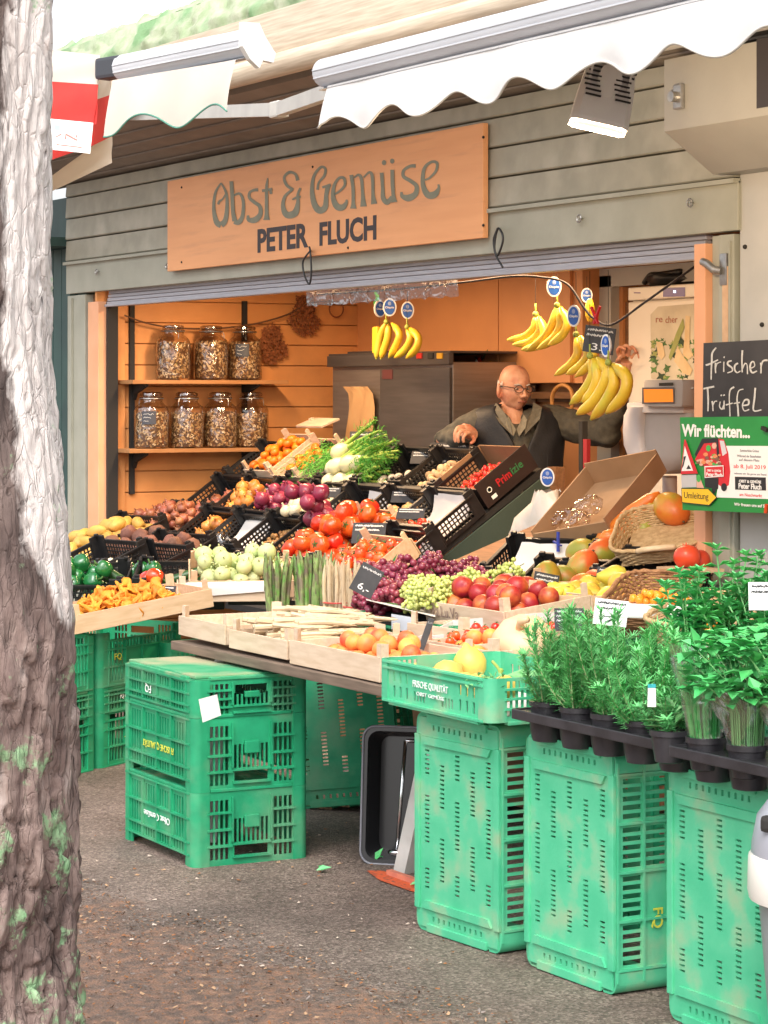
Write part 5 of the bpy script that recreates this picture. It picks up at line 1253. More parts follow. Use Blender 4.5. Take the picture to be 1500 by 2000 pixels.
MMg = T(at(1110, 1120, Y=-.25)) @ RZ(R_(25)) @ RX(.45)
lattice_crate(MMg @ T(0, -.02, -.13), 'black lattice crate of mangoes with white paper', 'black crates on the right stand')
lattice_crate(T(at(1060, 1112, Y=-.1)) @ RZ(R_(30)) @ RX(.4) @ T(0, 0, -.06), 'black lattice crate with a white paper in front of the carrier bags', 'black crates on the right stand')
paper(T(at(1066, 1112, Y=-.12)) @ RZ(R_(30)) @ RX(.4) , .30, .24, 'white paper in the black crate in front of the carrier bags', .03, 20)
for px, py, y_, k in [(1135, 1077, .0, 1.2), (1180, 1080, -.02, 1.2), (1137, 1110, -.18, 1.25), (1066, 1136, -.40, 1.25), (1165, 1142, -.36, 1.1), (1105, 1130, -.28, .95), (1175, 1062, .1, .9), (1140, 1142, -.42, .9)]:
    place('mango', 'mango', px, py, y_, 'red and green mango piled left of the wicker basket', 'mango', 'mangoes left of the basket', rot_any(), k)
# cardboard box with cellophane
b0, b1, b2 = at(1056, 1072, Y=.0), at(1152, 1096, Y=-.02), at(1162, 946, Y=.36)
ya = (b2 - b0).normalized(); xa = (b1 - b0); xa = (xa - ya * xa.dot(ya)); L_ = xa.length + .02; xa = xa.normalized(); za = xa.cross(ya)
Mcb = Matrix(((xa.x, ya.x, za.x, b0.x), (xa.y, ya.y, za.y, b0.y), (xa.z, ya.z, za.z, b0.z), (0, 0, 0, 1)))
cb = thing('cardboard_box', 'brown cardboard box with crackly cellophane bags', 'box', Mcb)
w_, l_ = L_, (b2 - b0).length
p = MB()
for (cx, cy, sx, sy, h_) in ((w_ / 2, 0, w_, .006, .07), (w_ / 2, l_, w_, .006, .10), (0, l_ / 2, .006, l_, .085), (w_, l_ / 2, .006, l_, .085)): p.box((cx, cy, h_ / 2), (sx, sy, h_))
p.box((w_ / 2, l_ / 2, .003), (w_, l_, .006)); part('tray', p, mat('cardboard', (.40, .24, .125), (.34, .20, .10), scale=8, rough=.85), cb)
for k, (x, y, r_) in enumerate([(.10, .10, .055), (.17, .17, .06), (.19, .07, .045)]):
    p = MB(); p.ball((x, y, .06), (r_, r_ * .9, r_ * .6), 14, 9, f=noisy(.5, 3.5, k * 2)); single('cellophane_bag', p, film_mat('cellophane', (.93, .88, .82), .03), 'crackly clear cellophane bag heaped in the cardboard box', 'bag', 'cellophane bags in the box', M=Mcb)
p = MB(); q = at(1090, 1062, Y=-.06); p.bar(q + Vector((0, 0, .045)), q + Vector((0, 0, -.03)), .014, .006); p.bar(q + Vector((-.03, 0, .008)), q + Vector((.02, 0, -.006)), .010, .006); single('bag_clip', p, mat('blue_clip', (.03, .05, .32), rough=.4), 'dark blue plastic clip in front of the cardboard box', 'clip')
for px0, py0, px1, py1, y_ in [(1185, 1042, 1288, 962, .1), (1200, 1050, 1280, 990, .04), (1172, 1050, 1230, 1046, -.02)]:
    a, c = at(px0, py0, Y=y_), at(px1, py1, Y=y_ + .12); p = MB(); d = c - a
    p.mi = 0; p.tube([a, a + d * .15, a + d * .5, a + d * .85, c], [.006, .026, .034, .026, .006], 10); p.mi = 1
    up = Vector((0, 0, .016)); p.tube([a - up * .5, a + d * .15 - up, a + d * .5 - up * 1.2, a + d * .85 - up, c - up * .5], [.006, .024, .031, .024, .006], 10)
    single('papaya_slice', p, [M_PAPAYA, mat('papaya_rind', (.55, .38, .05), rough=.4)], 'orange papaya slice leaning behind the wicker basket' if py1 < 1000 else 'small orange papaya slice in front of the basket handle', 'papaya', 'papaya slices' if py1 < 1000 else None, smooth=True)
# wicker basket with mangoes
M_WICK = mat('pale_wicker', (.62, .43, .22), (.46, .29, .13), scale=50, rough=.7, bump=.4, bscale=120)
M_WICKD = mat('brown_wicker', (.34, .17, .07), (.22, .10, .04), scale=50, rough=.7, bump=.4, bscale=120)
def wicker(M, w, l, h, label, mt, rows=9, flare=.03, handle=True, pitch=.02):
    o = thing('wicker_basket', label, 'basket', M)
    p = MB()
    def ringpt(t, z, k=0.0):
        ww, ll = w / 2 + flare * z / h + k, l / 2 + flare * z / h + k
        c, s_ = math.cos(t), math.sin(t); e = .45
        return Vector((ww * abs(c) ** e * (1 if c > 0 else -1), ll * abs(s_) ** e * (1 if s_ > 0 else -1), z))
    N = 44
    for r in range(rows):
        z = .008 + (h - .012) * r / (rows - 1)
        p.tube([ringpt(2 * PI * i / N, z, .003 * (1 if (i + r) % 2 else -1)) for i in range(N + 1)], h / rows * .55, 5, False)
    for i in range(0, N, 2): p.tube([ringpt(2 * PI * i / N, 0), ringpt(2 * PI * i / N, h)], .0035, 5)
    p.box((0, 0, .004), (w * .96, l * .96, .006)); part('woven_body', p, mt, o, True, 50)
    p = MB(); p.tube([ringpt(2 * PI * i / N, h + .004 * (i % 2)) for i in range(N + 1)], .008, 6, False); part('rim', p, mt, o, True)
    if handle:
        p = MB(); p.tube(catmull([(-w * .22, -l / 2 - flare - .002, h), (-w * .1, -l / 2 - flare - .02, h + .012), (w * .1, -l / 2 - flare - .02, h + .012), (w * .22, -l / 2 - flare - .002, h)], 4), .011, 8); part('handle', p, mat('handle_wicker', (.74, .56, .36), (.66, .48, .28), scale=40, rough=.6), o, True)
    return o
MW = T(at(1292, 1098, Y=-.08)) @ RZ(R_(46)) @ RX(R_(22)) @ RY(R_(-8)) @ T(0, .15, .0)
wicker(MW, .30, .32, .07, 'pale wicker basket of mangoes beside the orange post', M_WICK)
for px, py, y_, k in [(1312, 995, .12, 1.3), (1262, 1030, .08, 1.15), (1288, 1028, .16, 1.1), (1345, 1015, .2, 1.1)]:
    place('mango', 'mango', px, py, y_, 'green and red mango in the pale wicker basket', 'mango', 'mangoes in the basket', rot_any(), k)
for k, (px, py, y_) in enumerate([(1225, 1125, .02), (1290, 1140, -.10)]):
    lattice_crate(T(at(px, py + 25, Y=y_)) @ RZ(R_(30)) @ RX(.2), ['empty black lattice crate under the wicker basket', 'black lattice crate in front of the pomegranates'][k], 'black crates on the right stand')
p = MB(); q = at(1240, 1130, Y=-.3); p.ball((0, 0, 0), (.03, .03, .02), 9, 6, f=noisy(.6, 3, 3)); single('crumpled_paper', p, M_PAPER, 'crumpled white paper scrap in front of the black crate', 'paper', M=T(q))
for px, py in [(1342, 1088), (1362, 1096)]:
    place('pomegranate', 'pomegranate', px, py, -.12 + (px - 1342) * .003, 'orange red pomegranate beside the orange post, ' + ('left one' if px == 1342 else 'right one'), 'pomegranate', 'pomegranates', rot_up(.4), 1.1)
p = MB(); q = at(1348, 1112, Y=-.12); p.box((q.x, q.y, q.z), (.2, .14, .012)); single('tray_board', p, M_WOOD, 'small wooden board carrying the pomegranates', 'board')
MW2 = T(at(1278, 1196, Y=-.78)) @ RZ(R_(40)) @ RX(R_(14))
wicker(MW2, .20, .30, .07, 'brown wicker basket behind the herbs', M_WICKD, handle=False)
MW3 = T(at(1398, 1236, Y=-.95)) @ RZ(R_(30)) @ RX(R_(10))
wicker(MW3, .26, .30, .07, 'light brown wicker basket behind the mint leaves', M_WICK, handle=False)
p = MB(); p.box((0, 0, .02), (.20, .13, .04), bev=.006); Mph = T(at(1285, 1205, Y=-1.0)) @ RZ(R_(40)); single('white_punnet', p, M_WHITE, 'white punnet of orange berries behind the rosemary', 'punnet', M=Mph)
pile(Mph @ T(0, 0, .035), .19, .12, 40, 'physalis', 'orange_berry', 'round orange berry in the white punnet', 'berry', 'orange berries', z0=.0, mound=.3)
pile(T(at(1385, 1235, Y=-1.15)), .24, .12, 36, 'physalis', 'orange_berry', 'round orange berry glimpsed behind the mint', 'berry', 'orange berries behind the mint', z0=.0, mound=.3)

# ================================================================== LEMON CRATE, SQUASH, HERB TRAYS
G13 = green_meshes(.115, 0, M_GREENP, holes_floor=False, arch=False, sparse=True)
MLc = T(6.70, -1.60, .622) @ RZ(R_(-90))
lc = green_crate(G13, MLc, 'open green crate of big yellow citrons with white print, on the upright crate', None)
crate_text(lc, 'FRISCHE QUALITÄT', .19, .026, M_WPRINT, T(.2005, -.10, .052) @ RZ(PI / 2) @ WALLX)
crate_text(lc, 'OBST GEMÜSE', .15, .012, M_WPRINT, T(.2005, -.08, .034) @ RZ(PI / 2) @ WALLX)
p = MB(); p.x = MLc; p.box((0, 0, .01), (.36, .54, .005)); p.box((.182, 0, .03), (.004, .5, .05)); single('paper_liner', p, M_PAPER, 'white paper lining in the citron crate', 'paper')
def citron(s):
    p = MB(); p.lathe([(0, -.058), (.010, -.056), (.022, -.046), (.042, -.022), (.048, .002), (.043, .024), (.028, .042), (.012, .052), (.008, .060), (0, .064)], 20)
    p.v = [v * (1 + .04 * noise.noise(v * 25 + Vector((s, s, 0)))) for v in p.v]; return p.mesh('citron', M_LEMON, True)
CIT = [citron(s) for s in range(3)]
for px, py, y_, k, rm in [(918, 1298, -1.52, 1.0, rot_up(.3)), (872, 1322, -1.62, .98, RX(-1.0) @ RZ(1)), (826, 1318, -1.60, .85, rot_any()), (905, 1340, -1.70, .8, rot_any()), (985, 1345, -1.70, .75, rot_any()), (940, 1345, -1.62, .8, rot_any()), (835, 1335, -1.7, .8, rot_any())]:
    tag(link('citron', CIT[rnd.randrange(3)], T(at(px, py, Y=y_)) @ rm @ S(k)), 'large pale yellow citron in the green crate', 'citron', 'citrons in the green crate')
M_LEAF = mat('fresh_leaf', (.06, .40, .10), (.13, .54, .16), scale=20, rough=.4, rnd=.15, hue=.01)
M_LEAFL = mat('light_leaf', (.16, .44, .15), (.24, .50, .20), scale=20, rough=.45, rnd=.1)
def leaf(mb, q, d, up, L, w, fold=.25):
    d = d.normalized(); s_ = d.cross(up); s_ = s_.normalized() if s_.length > 1e-5 else d.orthogonal().normalized(); n = s_.cross(d)
    a = q; b = q + d * L * .45 + s_ * w / 2 + n * w * fold; c = q + d * L; e = q + d * L * .45 - s_ * w / 2 + n * w * fold; m_ = q + d * L * .5
    mb.add([a, b, c, e, m_], [(0, 1, 4), (1, 2, 4), (0, 4, 3), (4, 2, 3)])
p = MB(); r = random.Random(3); q0 = at(930, 1335, Y=-1.80)
for i in range(60): leaf(p, q0 + Vector((r.gauss(0, .03), r.gauss(.03, .02), r.gauss(.0, .01))), Vector((r.gauss(0, 1), r.gauss(0, 1), r.uniform(0, .8))), Vector((0, 0, 1)), .02, .012)
single('parsley_sprig', p, M_LEAFL, 'small curly green sprig on the front edge of the citron crate', 'parsley')
p = MB(); leaf(p, at(990, 1318, Y=-1.66), RT + Vector((0, 0, -.1)), -FW + Vector((0, 0, 1)), .095, .04); leaf(p, at(1030, 1312, Y=-1.6), RT + Vector((0, 0, -.25)), -FW + Vector((0, 0, 1)), .07, .03)
single('citron_leaf', p, M_LEAFL, 'large pale green leaf lying in the citron crate', 'leaf')
p = MB(); p.tube(catmull([at(962, 1292, Y=-1.6), at(975, 1308, Y=-1.62), at(984, 1335, Y=-1.66)], 4), .004, 6); p.ball(tuple(at(978, 1310, Y=-1.62)), .008, 8, 5); single('twig', p, M_STALK, 'short green twig sticking up among the citrons', 'twig')
p = MB(); p.ball((0, 0, 0), (.082, .082, .07), 30, 14, f=lambda d: (1 - .10 * (1 - abs(d.z)) * (.5 + .5 * math.cos(9 * math.atan2(d.y, d.x)))) * (1 - .25 * max(0, -d.z) ** 6 - .25 * max(0, d.z) ** 10)); p.tube([(0, 0, .05), (.01, 0, .08), (.03, .01, .09)], [.012, .01, .008], 7)
single('squash', p, M_SQUASH, 'pale ribbed butternut coloured squash between the small tomatoes and rosemary', 'squash', M=T(at(1022, 1258, Y=-1.18)) @ RX(.5) @ RY(.4) @ S(1.22), smooth=True)
p = MB(); q = at(1012, 1218, Y=-1.1); p.box(tuple(q), (.10, .07, .004), RZ(.5) @ RX(.2)); single('price_tag', p, M_SLATE, 'blank dark tag lying above the pale squash', 'price tag')
# ================================================================== HERBS
CAMZ = math.atan2(RT.y, RT.x)            # turn that faces the camera
M_POTB = mat('black_pot', (.018, .017, .02), (.035, .033, .038), scale=14, rough=.38, bump=.06)
M_SOIL = mat('potting_soil', (.05, .03, .02), (.12, .08, .05), scale=60, rough=.95, bump=.5)
def tray(x0, x1, y0, y1, z, label, nx, ny):
    o = thing('plant_tray', label, 'plant tray', T((x0 + x1) / 2, (y0 + y1) / 2, z - .05))
    w, l = x1 - x0, y1 - y0
    p = MB(); p.box((0, 0, .044), (w, l, .005)); 
    for s in (-1, 1): p.box((0, s * l / 2, .038), (w, .008, .026), bev=.003); p.box((s * w / 2, 0, .038), (.008, l, .026), bev=.003)
    part('rim', p, M_POTB, o)
    for i in range(nx):
        for j in range(ny):
            p = MB(); p.lathe([(.034, -.028), (.040, -.026), (.046, .0), (.050, .043)], 14, T(-w / 2 + w * (i + .5) / nx, -l / 2 + l * (j + .5) / ny, 0))
            part('cup', p, M_POTB, o, True, 40)
    return o
tray(7.10, 7.80, -1.79, -1.54, .672, 'black tray of rosemary pots on the upright green crates', 5, 2)
tray(7.83, 8.5, -1.82, -1.52, .672, 'black tray of chives and parsley pots at the right edge', 5, 2)
M_ROS = mat('rosemary_needle', (.07, .40, .09), (.22, .64, .22), scale=30, rough=.5, rnd=.12, hue=.01)
M_ROSS = mat('rosemary_stem', (.46, .52, .28), (.34, .36, .18), rough=.7)
POT = [(.030, 0), (.034, .002), (.042, .055), (.0425, .062), (.047, .063), (.047, .075), (.043, .076), (.041, .066), (0, .066)]
def potted(M, label, grp, name='potted_herb', cat='herb'):
    o = thing(name, label, cat, M, grp)
    p = MB(); p.lathe(POT, 20); part('pot', p, M_POTB, o, True, 35)
    p = MB(); p.ball((0, 0, .064), (.041, .041, .01), 14, 6, f=noisy(.3, 5, 2)); part('soil', p, M_SOIL, o)
    return o
def rosemary(s, H=.24):
    r = random.Random(s); st = MB(); nd = MB()
    for i in range(21):
        a = r.uniform(0, 6.28); q = r.uniform(0, .03); ln = r.uniform(.02, .13); h = H * r.uniform(.45, 1.10)
        P = catmull([(q * math.cos(a), q * math.sin(a), .066), (q * math.cos(a) + ln * .5 * math.cos(a), q * math.sin(a) + ln * .5 * math.sin(a), .066 + h * .45), (q * math.cos(a) + ln * .8 * math.cos(a) + r.uniform(-.02, .02), q * math.sin(a) + ln * .8 * math.sin(a), .066 + h)], 8)
        st.tube(P, [.0021 - .0001 * k for k in range(len(P))], 5)
        for k in range(175):
            t = r.random() ** .8; q0 = P[min(int(t * (len(P) - 1)), len(P) - 2)]; q1 = P[min(int(t * (len(P) - 1)) + 1, len(P) - 1)]
            b = q0.lerp(q1, r.random()); ax = (q1 - q0).normalized(); sd_ = Vector((r.gauss(0, 1), r.gauss(0, 1), r.gauss(0, 1))).cross(ax).normalized()
            d = (sd_ + ax * r.uniform(.3, 1.1)).normalized() * r.uniform(.015, .031); w = d.cross(ax).normalized() * .0020
            nd.add([b - w, b + w, b + d + w * .4, b + d - w * .4], [(0, 1, 2, 3)])
    return st.mesh('stems', M_ROSS, True), nd.mesh('needles', M_ROS)
ROS = [rosemary(s) for s in range(4)]
k = 0
for j, y in enumerate((-1.73, -1.60)):
    for i in range(5):
        x = 7.17 + .14 * i
        o = potted(T(x, y, .622), ['rosemary in a black pot in the front row of the tray', 'rosemary in a black pot in the back row of the tray'][j], ['rosemary in the front row', 'rosemary in the back row'][j])
        st_, nd_ = ROS[k % 4]; k += 1
        Mr = RZ(rnd.uniform(0, 6)) @ S(1, 1, rnd.uniform(.82, 1.05) * (1.0 if i < 4 else .62))
        link('stems', st_, Mr, o); link('needles', nd_, Mr, o)
# sage pot at the right end with a plant label
o = potted(T(7.765, -1.775, .622), 'small sage plant with a white plant label at the end of the rosemary tray', None)
p = MB(); r = random.Random(8)
for i in range(46): leaf(p, Vector((r.gauss(0, .02), r.gauss(0, .02), .08 + r.random() * .05)), Vector((r.gauss(-.5, 1), r.gauss(0, 1), r.uniform(0, .8))), Vector((0, 0, 1)), r.uniform(.03, .065), .018)
part('leaves', p, M_LEAFL, o)
p = MB(); q = at(1273, 1362, Y=-1.84); p.add([q + RT * x * .001 + Vector((0, 0, z * .001)) for x, z in [(-10, -22), (10, -22), (9, 30), (-9, 30)]], [(0, 1, 2, 3)]); Mpl = p
pl = single('plant_label', p, M_WHITE, 'white plant label with a blue top stuck in the sage pot', 'plant label')
p = MB(); p.add([q - FW * .001 + RT * x * .001 + Vector((0, 0, z * .001)) for x, z in [(-9, 22), (9, 22), (9, 31), (-9, 31)]], [(0, 1, 2, 3)]); part('blue_top', p, mat('cyan_print', (.03, .38, .42), rough=.6), pl)
# chives
o = potted(T(7.90, -1.77, .622), 'pot of chives in a clear cone sleeve left of the parsley', None)
p = MB(); r = random.Random(4)
for i in range(170):
    a = r.uniform(0, 6.28); q = .034 * math.sqrt(r.random()); h = r.uniform(.12, .23); ex = q * r.uniform(1.3, 2.0)
    p.tube([(q * math.cos(a), q * math.sin(a), .066), ((q + ex) * .5 * math.cos(a) - .008, (q + ex) * .5 * math.sin(a), .066 + h * .6), (ex * math.cos(a) - .03, ex * math.sin(a), .066 + h)], [.0016, .0015, .0006], 4, False)
part('chives', p, M_LEAF, o)
p = MB(); p.lathe([(.040, .07), (.052, .15), (.072, .27)], 24); p.v = [Vector((v.x - .12 * max(0, v.z - .07), v.y, v.z + .02 * math.sin(3 * math.atan2(v.y, v.x)) * (v.z > .2))) for v in p.v]; p.f = [f for f in p.f if len(f) == 4]; p.m = [0] * len(p.f)
part('sleeve', p, film_mat('herb_sleeve', (.93, .97, .94), .16), o, True)
# parsley
for k, (x, y, lb_) in enumerate([(8.04, -1.76, 'flat parsley in a crinkly sleeve right of the chives'), (8.19, -1.74, 'flat parsley in a crinkly sleeve at the right edge of the photo'), (8.11, -1.59, 'flat parsley plant behind the sleeved ones')]):
    o = potted(T(x, y, .622), lb_, None); r = random.Random(20 + k)
    st = MB(); lf = MB()
    for i in range(58):
        a = r.uniform(0, 6.28); q = .036 * math.sqrt(r.random()); h = r.uniform(.12, .26); ex = q + r.uniform(.0, .085)
        tip = Vector((ex * math.cos(a) - (.02 if k == 0 else 0), ex * math.sin(a), .066 + h))
        st.tube([(q * math.cos(a), q * math.sin(a), .066), (q * 1.2 * math.cos(a), q * 1.2 * math.sin(a), .066 + h * .6), tuple(tip)], [.0022, .002, .0012], 5, False)
        for m_ in range(7):
            d = Vector((r.gauss(math.cos(a) * .5, .8), r.gauss(math.sin(a) * .5, .8), r.uniform(-.4, .6)))
            leaf(lf, tip + Vector((r.gauss(0, .012), r.gauss(0, .012), r.gauss(0, .01))), d, Vector((0, 0, 1)), r.uniform(.028, .052), r.uniform(.026, .042), .2)
    part('stems', st, M_LEAFL, o, True); part('leaves', lf, M_LEAF, o)
    if k < 2:
        p = MB(); p.lathe([(.041, .07), (.058, .12), (.080, .17), (.088, .185)], 26); p.v = [Vector((v.x * (1 + .06 * math.sin(9 * v.z * 20 + 5 * math.atan2(v.y, v.x))), v.y, v.z + .015 * math.sin(4 * math.atan2(v.y, v.x)) * (v.z > .16))) for v in p.v]; p.f = [f for f in p.f if len(f) == 4]; p.m = [0] * len(p.f)
        part('sleeve', p, film_mat('herb_sleeve'), o, True)
# mint behind
for k, (px, y_, lb_) in enumerate([(1350, -1.45, 'leafy mint plant left of the others behind the chives'), (1425, -1.42, 'tall leafy mint plant in front of the cream wall'), (1490, -1.42, 'leafy mint plant at the right edge of the photo')]):
    q0 = at(px, 1290, Y=y_); o = thing('mint_plant', lb_, 'herb', T(q0)); r = random.Random(50 + k); st = MB(); lf = MB()
    for i in range(19):
        a = r.uniform(0, 6.28); ln = r.uniform(.01, .095); h = r.uniform(.10, .25) * (1.12 if k == 1 else .95)
        P = catmull([(0, 0, -.1), (ln * .5 * math.cos(a), ln * .5 * math.sin(a), h * .4), (ln * math.cos(a), ln * math.sin(a), h)], 6)
        st.tube(P, .0022, 5, False)
        for m_ in range(4, len(P)):
            ang = m_ * 1.57 + i
            for s_ in (0, PI):
                d = Vector((math.cos(ang + s_), math.sin(ang + s_), r.uniform(.0, .6))); leaf(lf, P[m_], d, Vector((0, 0, 1)), r.uniform(.032, .058) * (1 - .3 * (m_ / len(P))), r.uniform(.02, .032), .3)
        for m_ in range(4): leaf(lf, P[-1], Vector((math.cos(m_ * 1.57), math.sin(m_ * 1.57), 1.1)), Vector((0, 0, 1)), .024, .014, .3)
    part('stems', st, M_LEAFL, o, True); part('leaves', lf, M_LEAF, o)

# ================================================================== PRICE TAGS
WI = dict(board=M_WHITE, ink=mat('black_ink', (.04, .04, .045), rough=.8))
def tg(px, py, y_, w, h, label, lines, price=None, turn=0, lean=-.15, roll=0, **k):
    price_tag(T(at(px, py, Y=y_)) @ RZ(CAMZ + R_(turn)) @ RY(roll) @ RX(lean), w, h, label, lines, price, **k)
def tgz(px, py, z_, w, h, label, lines, price=None, turn=0, lean=-.15, roll=0, **k):
    price_tag(T(at(px, py, Z=z_)) @ RZ(CAMZ + R_(turn)) @ RY(roll) @ RX(lean), w, h, label, lines, price, **k)
tg(1190, 1222, -1.62, .085, .066, 'white hand written card with the figure 7 standing in the rosemary', 2, '7', -10, roll=.1, **WI)
tg(1500, 1192, -1.55, .09, .066, 'white hand written card among the mint at the right edge', 2, None, 0, **WI)
tg(312, 1172, -1.12, .13, .062, 'slate tag standing on the chanterelles', 2, '4.90', -30, -.4)
tg(225, 1142, -.98, .075, .05, 'small slate tag between the green peppers and cucumbers', 2, None, -10)
tgz(702, 1160, .86, .075, .095, 'slate tag tilted against the standing white asparagus', 1, '6,-', 0, roll=.5)
tg(718, 1062, .24, .16, .10, 'slate tag between the beef tomatoes and vine tomatoes', 2, '4.90', -18, -.35)
tg(630, 1052, .38, .10, .075, 'slate tag above the beef tomatoes', 1, '3.-', -25, -.35)
tg(640, 972, .52, .13, .055, 'slate tag among the white onions and garlic', 2, None, -25, -.4)
tg(712, 885, .98, .17, .115, 'large slate tag standing behind the fennel', 1, '5.90', -15, -.2)
tg(872, 906, .92, .20, .115, 'large slate tag on the brown mushrooms', 2, '2.50', -20, -.5)
tg(828, 906, .90, .15, .07, 'dark tag at the back of the white mushrooms', 2, None, -22, -.5)
tg(792, 982, .64, .16, .06, 'slate tag above the ginger', 2, None, -25, -.45)
tg(800, 1014, .46, .14, .055, 'slate tag above the pointed red peppers', 2, None, -25, -.45)
tg(1062, 1160, -.70, .085, .07, 'slate tag standing in the nectarine crate', 2, None, 5, roll=.2)
tg(1190, 1152, -.42, .11, .075, 'slate tag between the mangoes and pears', 2, '1.-', -20, -.3, roll=.12)
tg(1112, 1232, -1.25, .085, .065, 'slate tag half hidden by the rosemary', 3, None, 0, -.2)
tgz(652, 1232, .70, .10, .045, 'slate tag lying on the white asparagus crate', 1, None, 10, -.7, roll=-.25)
tgz(822, 1268, .70, .02, .10, 'dark tag seen edge on between the apricots and peaches', 1, None, 0, -.2, roll=.35)
p = MB(); q = at(790, 1218, Y=-1.17); p.box((q.x, q.y, q.z), (.17, .004, .05)); single('label_holder', p, mat('pale_label', (.62, .66, .72), rough=.2), 'pale plastic label holder on the rim of the green crate under the grapes', 'label holder')

# ================================================================== BOARD AND POSTER ON THE RIGHT POST
def inv_world(o):
    M = Matrix()
    while o is not None: M = o.matrix_basis @ M; o = o.parent
    return M.inverted()
def flat(o, name, pts, m_, Yv, th=.0):
    iw = inv_world(o); p = MB(); v = [iw @ at(x, y, Y=Yv) for x, y in pts]
    if th: v2 = [a + Vector((0, th, 0)) for a in v]; n = len(v); p.add(v + v2, [tuple(range(n)), tuple(range(2 * n - 1, n - 1, -1))] + [(i, n + i, n + (i + 1) % n, (i + 1) % n) for i in range(n)])
    else: p.add(v, [tuple(range(len(v)))])
    return part(name, p, m_, o)
def ptxt(o, s, x0, y0, x1, hpx, m_, Yv, bold=.02, ys=None):
    """text whose baseline runs from pixel (x0,y0) to x1 on the plane Y=Yv"""
    a = at(x0, y0, Y=Yv); c = at(x1, y0, Y=Yv); d = (a - CAMP).dot(FW)
    me = fit_text('lettering', s, c.x - a.x, hpx * d / FPX, m_, bold=bold, depth=.0003)
    part('lettering', me, None, o, M=inv_world(o) @ T(a) @ WALLX)
cbd = thing('chalkboard', 'black chalkboard with white hand lettering above the green poster', 'chalkboard', Matrix())
flat(cbd, 'board', [(1374, 670), (1530, 662), (1530, 818), (1372, 816)], mat('chalkboard_black', (.028, .026, .028), (.045, .042, .044), scale=5, rough=.7), -.10, .012)
# hand lettering: strokes in pixels of the enlarged photograph (1053 px for 200 px)
CH = [[(520,205),(480,260),(475,340),(470,440),(468,535)],[(412,385),(450,375),(500,350),(540,330)],[(515,360),(512,410),(515,468)],[(512,420),(530,370),(570,352)],[(600,350),(598,400),(598,455)],[(604,295),(600,312)],
      [(680,340),(645,350),(640,380),(680,410),(685,445),(635,465)],[(745,365),(715,385),(710,430),(735,462),(770,445)],[(790,232),(785,330),(788,460)],[(790,420),(815,370),(838,385),(842,478)],[(870,420),(915,395),(905,350),(880,360),(868,410),(890,462),(940,445)],[(975,360),(982,410),(980,470)],[(978,420),(1000,345),(1050,335)],
      [(388,628),(500,605)],[(432,625),(438,740),(436,860)],[(478,755),(485,800),(488,858)],[(485,800),(505,760),(530,755)],[(562,760),(555,810),(580,838),(600,800)],[(602,750),(600,840)],[(568,690),(578,700)],[(598,688),(604,700)],[(705,610),(665,640),(655,720),(660,840),(662,912)],[(618,795),(690,775)],[(800,632),(752,650),(735,730),(745,840),(748,912)],[(700,780),(765,768)],[(795,800),(850,790),(852,745),(815,745),(790,800),(810,855),(860,840)],[(922,618),(915,720),(905,850),(985,845)]]
p = MB()
for i, st_ in enumerate(CH): ribbon(p, [(x, y, 15 + 4 * math.sin(i + j)) for j, (x, y) in enumerate(st_)], lambda x, y, z: at(1300 + x * 200 / 1053, 640 + y * 200 / 1053, Y=-.1015 - z), .0003 * (i % 3))
part('lettering', p, mat('chalk_marker', (.60, .58, .55), (.45, .44, .42), scale=90, rough=.9), cbd)
po = thing('poster', 'green and white poster announcing a move, with a red three-wheeler and a yellow arrow', 'poster', Matrix())
PY = -.14
M_PG = mat('poster_green', (.015, .22, .04), (.02, .25, .05), scale=8, rough=.35); M_PW = mat('poster_white', (.82, .80, .78), rough=.35); M_PR = mat('poster_red', (.60, .02, .03), rough=.35); M_PK = mat('poster_black', (.02, .018, .02), rough=.35); M_PY = mat('poster_yellow', (.82, .50, .02), rough=.35)
flat(po, 'sheet', [(1328, 815), (1540, 813), (1540, 1004), (1333, 996)], M_PG, PY, .006)
Px = lambda x, y: (1300 + x * 200 / 1053, 640 + y * 200 / 1053)
flat(po, 'white_panel', [Px(610, 1215), Px(1260, 1218), Px(1260, 1768), Px(520, 1745), Px(560, 1500)], M_PW, PY - .001)
ptxt(po, 'Wir flüchten...', *Px(165, 1120), Px(868, 0)[0], 25, M_PW, PY - .0015, bold=.035)
van = flat(po, 'three_wheeler', [Px(545, 1140), Px(600, 1150), Px(645, 1290), Px(665, 1480), Px(650, 1620), Px(590, 1650), Px(540, 1610), Px(400, 1560), Px(395, 1420), Px(300, 1360), Px(385, 1190)], M_PR, PY - .0015)
flat(van, 'window', [Px(555, 1160), Px(600, 1165), Px(630, 1290), Px(585, 1320)], mat('poster_glass', (.62, .58, .60), rough=.3), PY - .002)
flat(van, 'roof', [Px(375, 1140), Px(540, 1135), Px(560, 1420), Px(530, 1400), Px(520, 1180), Px(395, 1190), Px(310, 1330), Px(300, 1300)], M_PK, PY - .002)
flat(van, 'engine', [Px(400, 1540), Px(545, 1545), Px(540, 1660), Px(405, 1640)], M_PK, PY - .002)
for cx, cy, rx_ in [(498, 1660, 22), (600, 1640, 30)]:
    flat(van, 'wheel', [Px(cx + rx_ * math.cos(a), cy + 42 * math.sin(a)) for a in [i * PI / 8 for i in range(16)]], M_PK, PY - .0025)
r = random.Random(3)
fc = [mat('poster_fruit_%s' % n, c, rough=.4) for n, c in (('orange', (.72, .25, .10)), ('pink', (.70, .40, .30)), ('leaf', (.06, .40, .08)), ('brown', (.22, .10, .06)))]
for i in range(26):
    cx, cy = r.uniform(310, 560), r.uniform(1300, 1410); cx += (1410 - cy) * .25; q = r.uniform(14, 28)
    flat(van, 'fruit', [Px(cx + q * math.cos(a), cy + q * .8 * math.sin(a)) for a in [j * PI / 4 for j in range(8)]], fc[i % 4], PY - .0026 - .00005 * i)
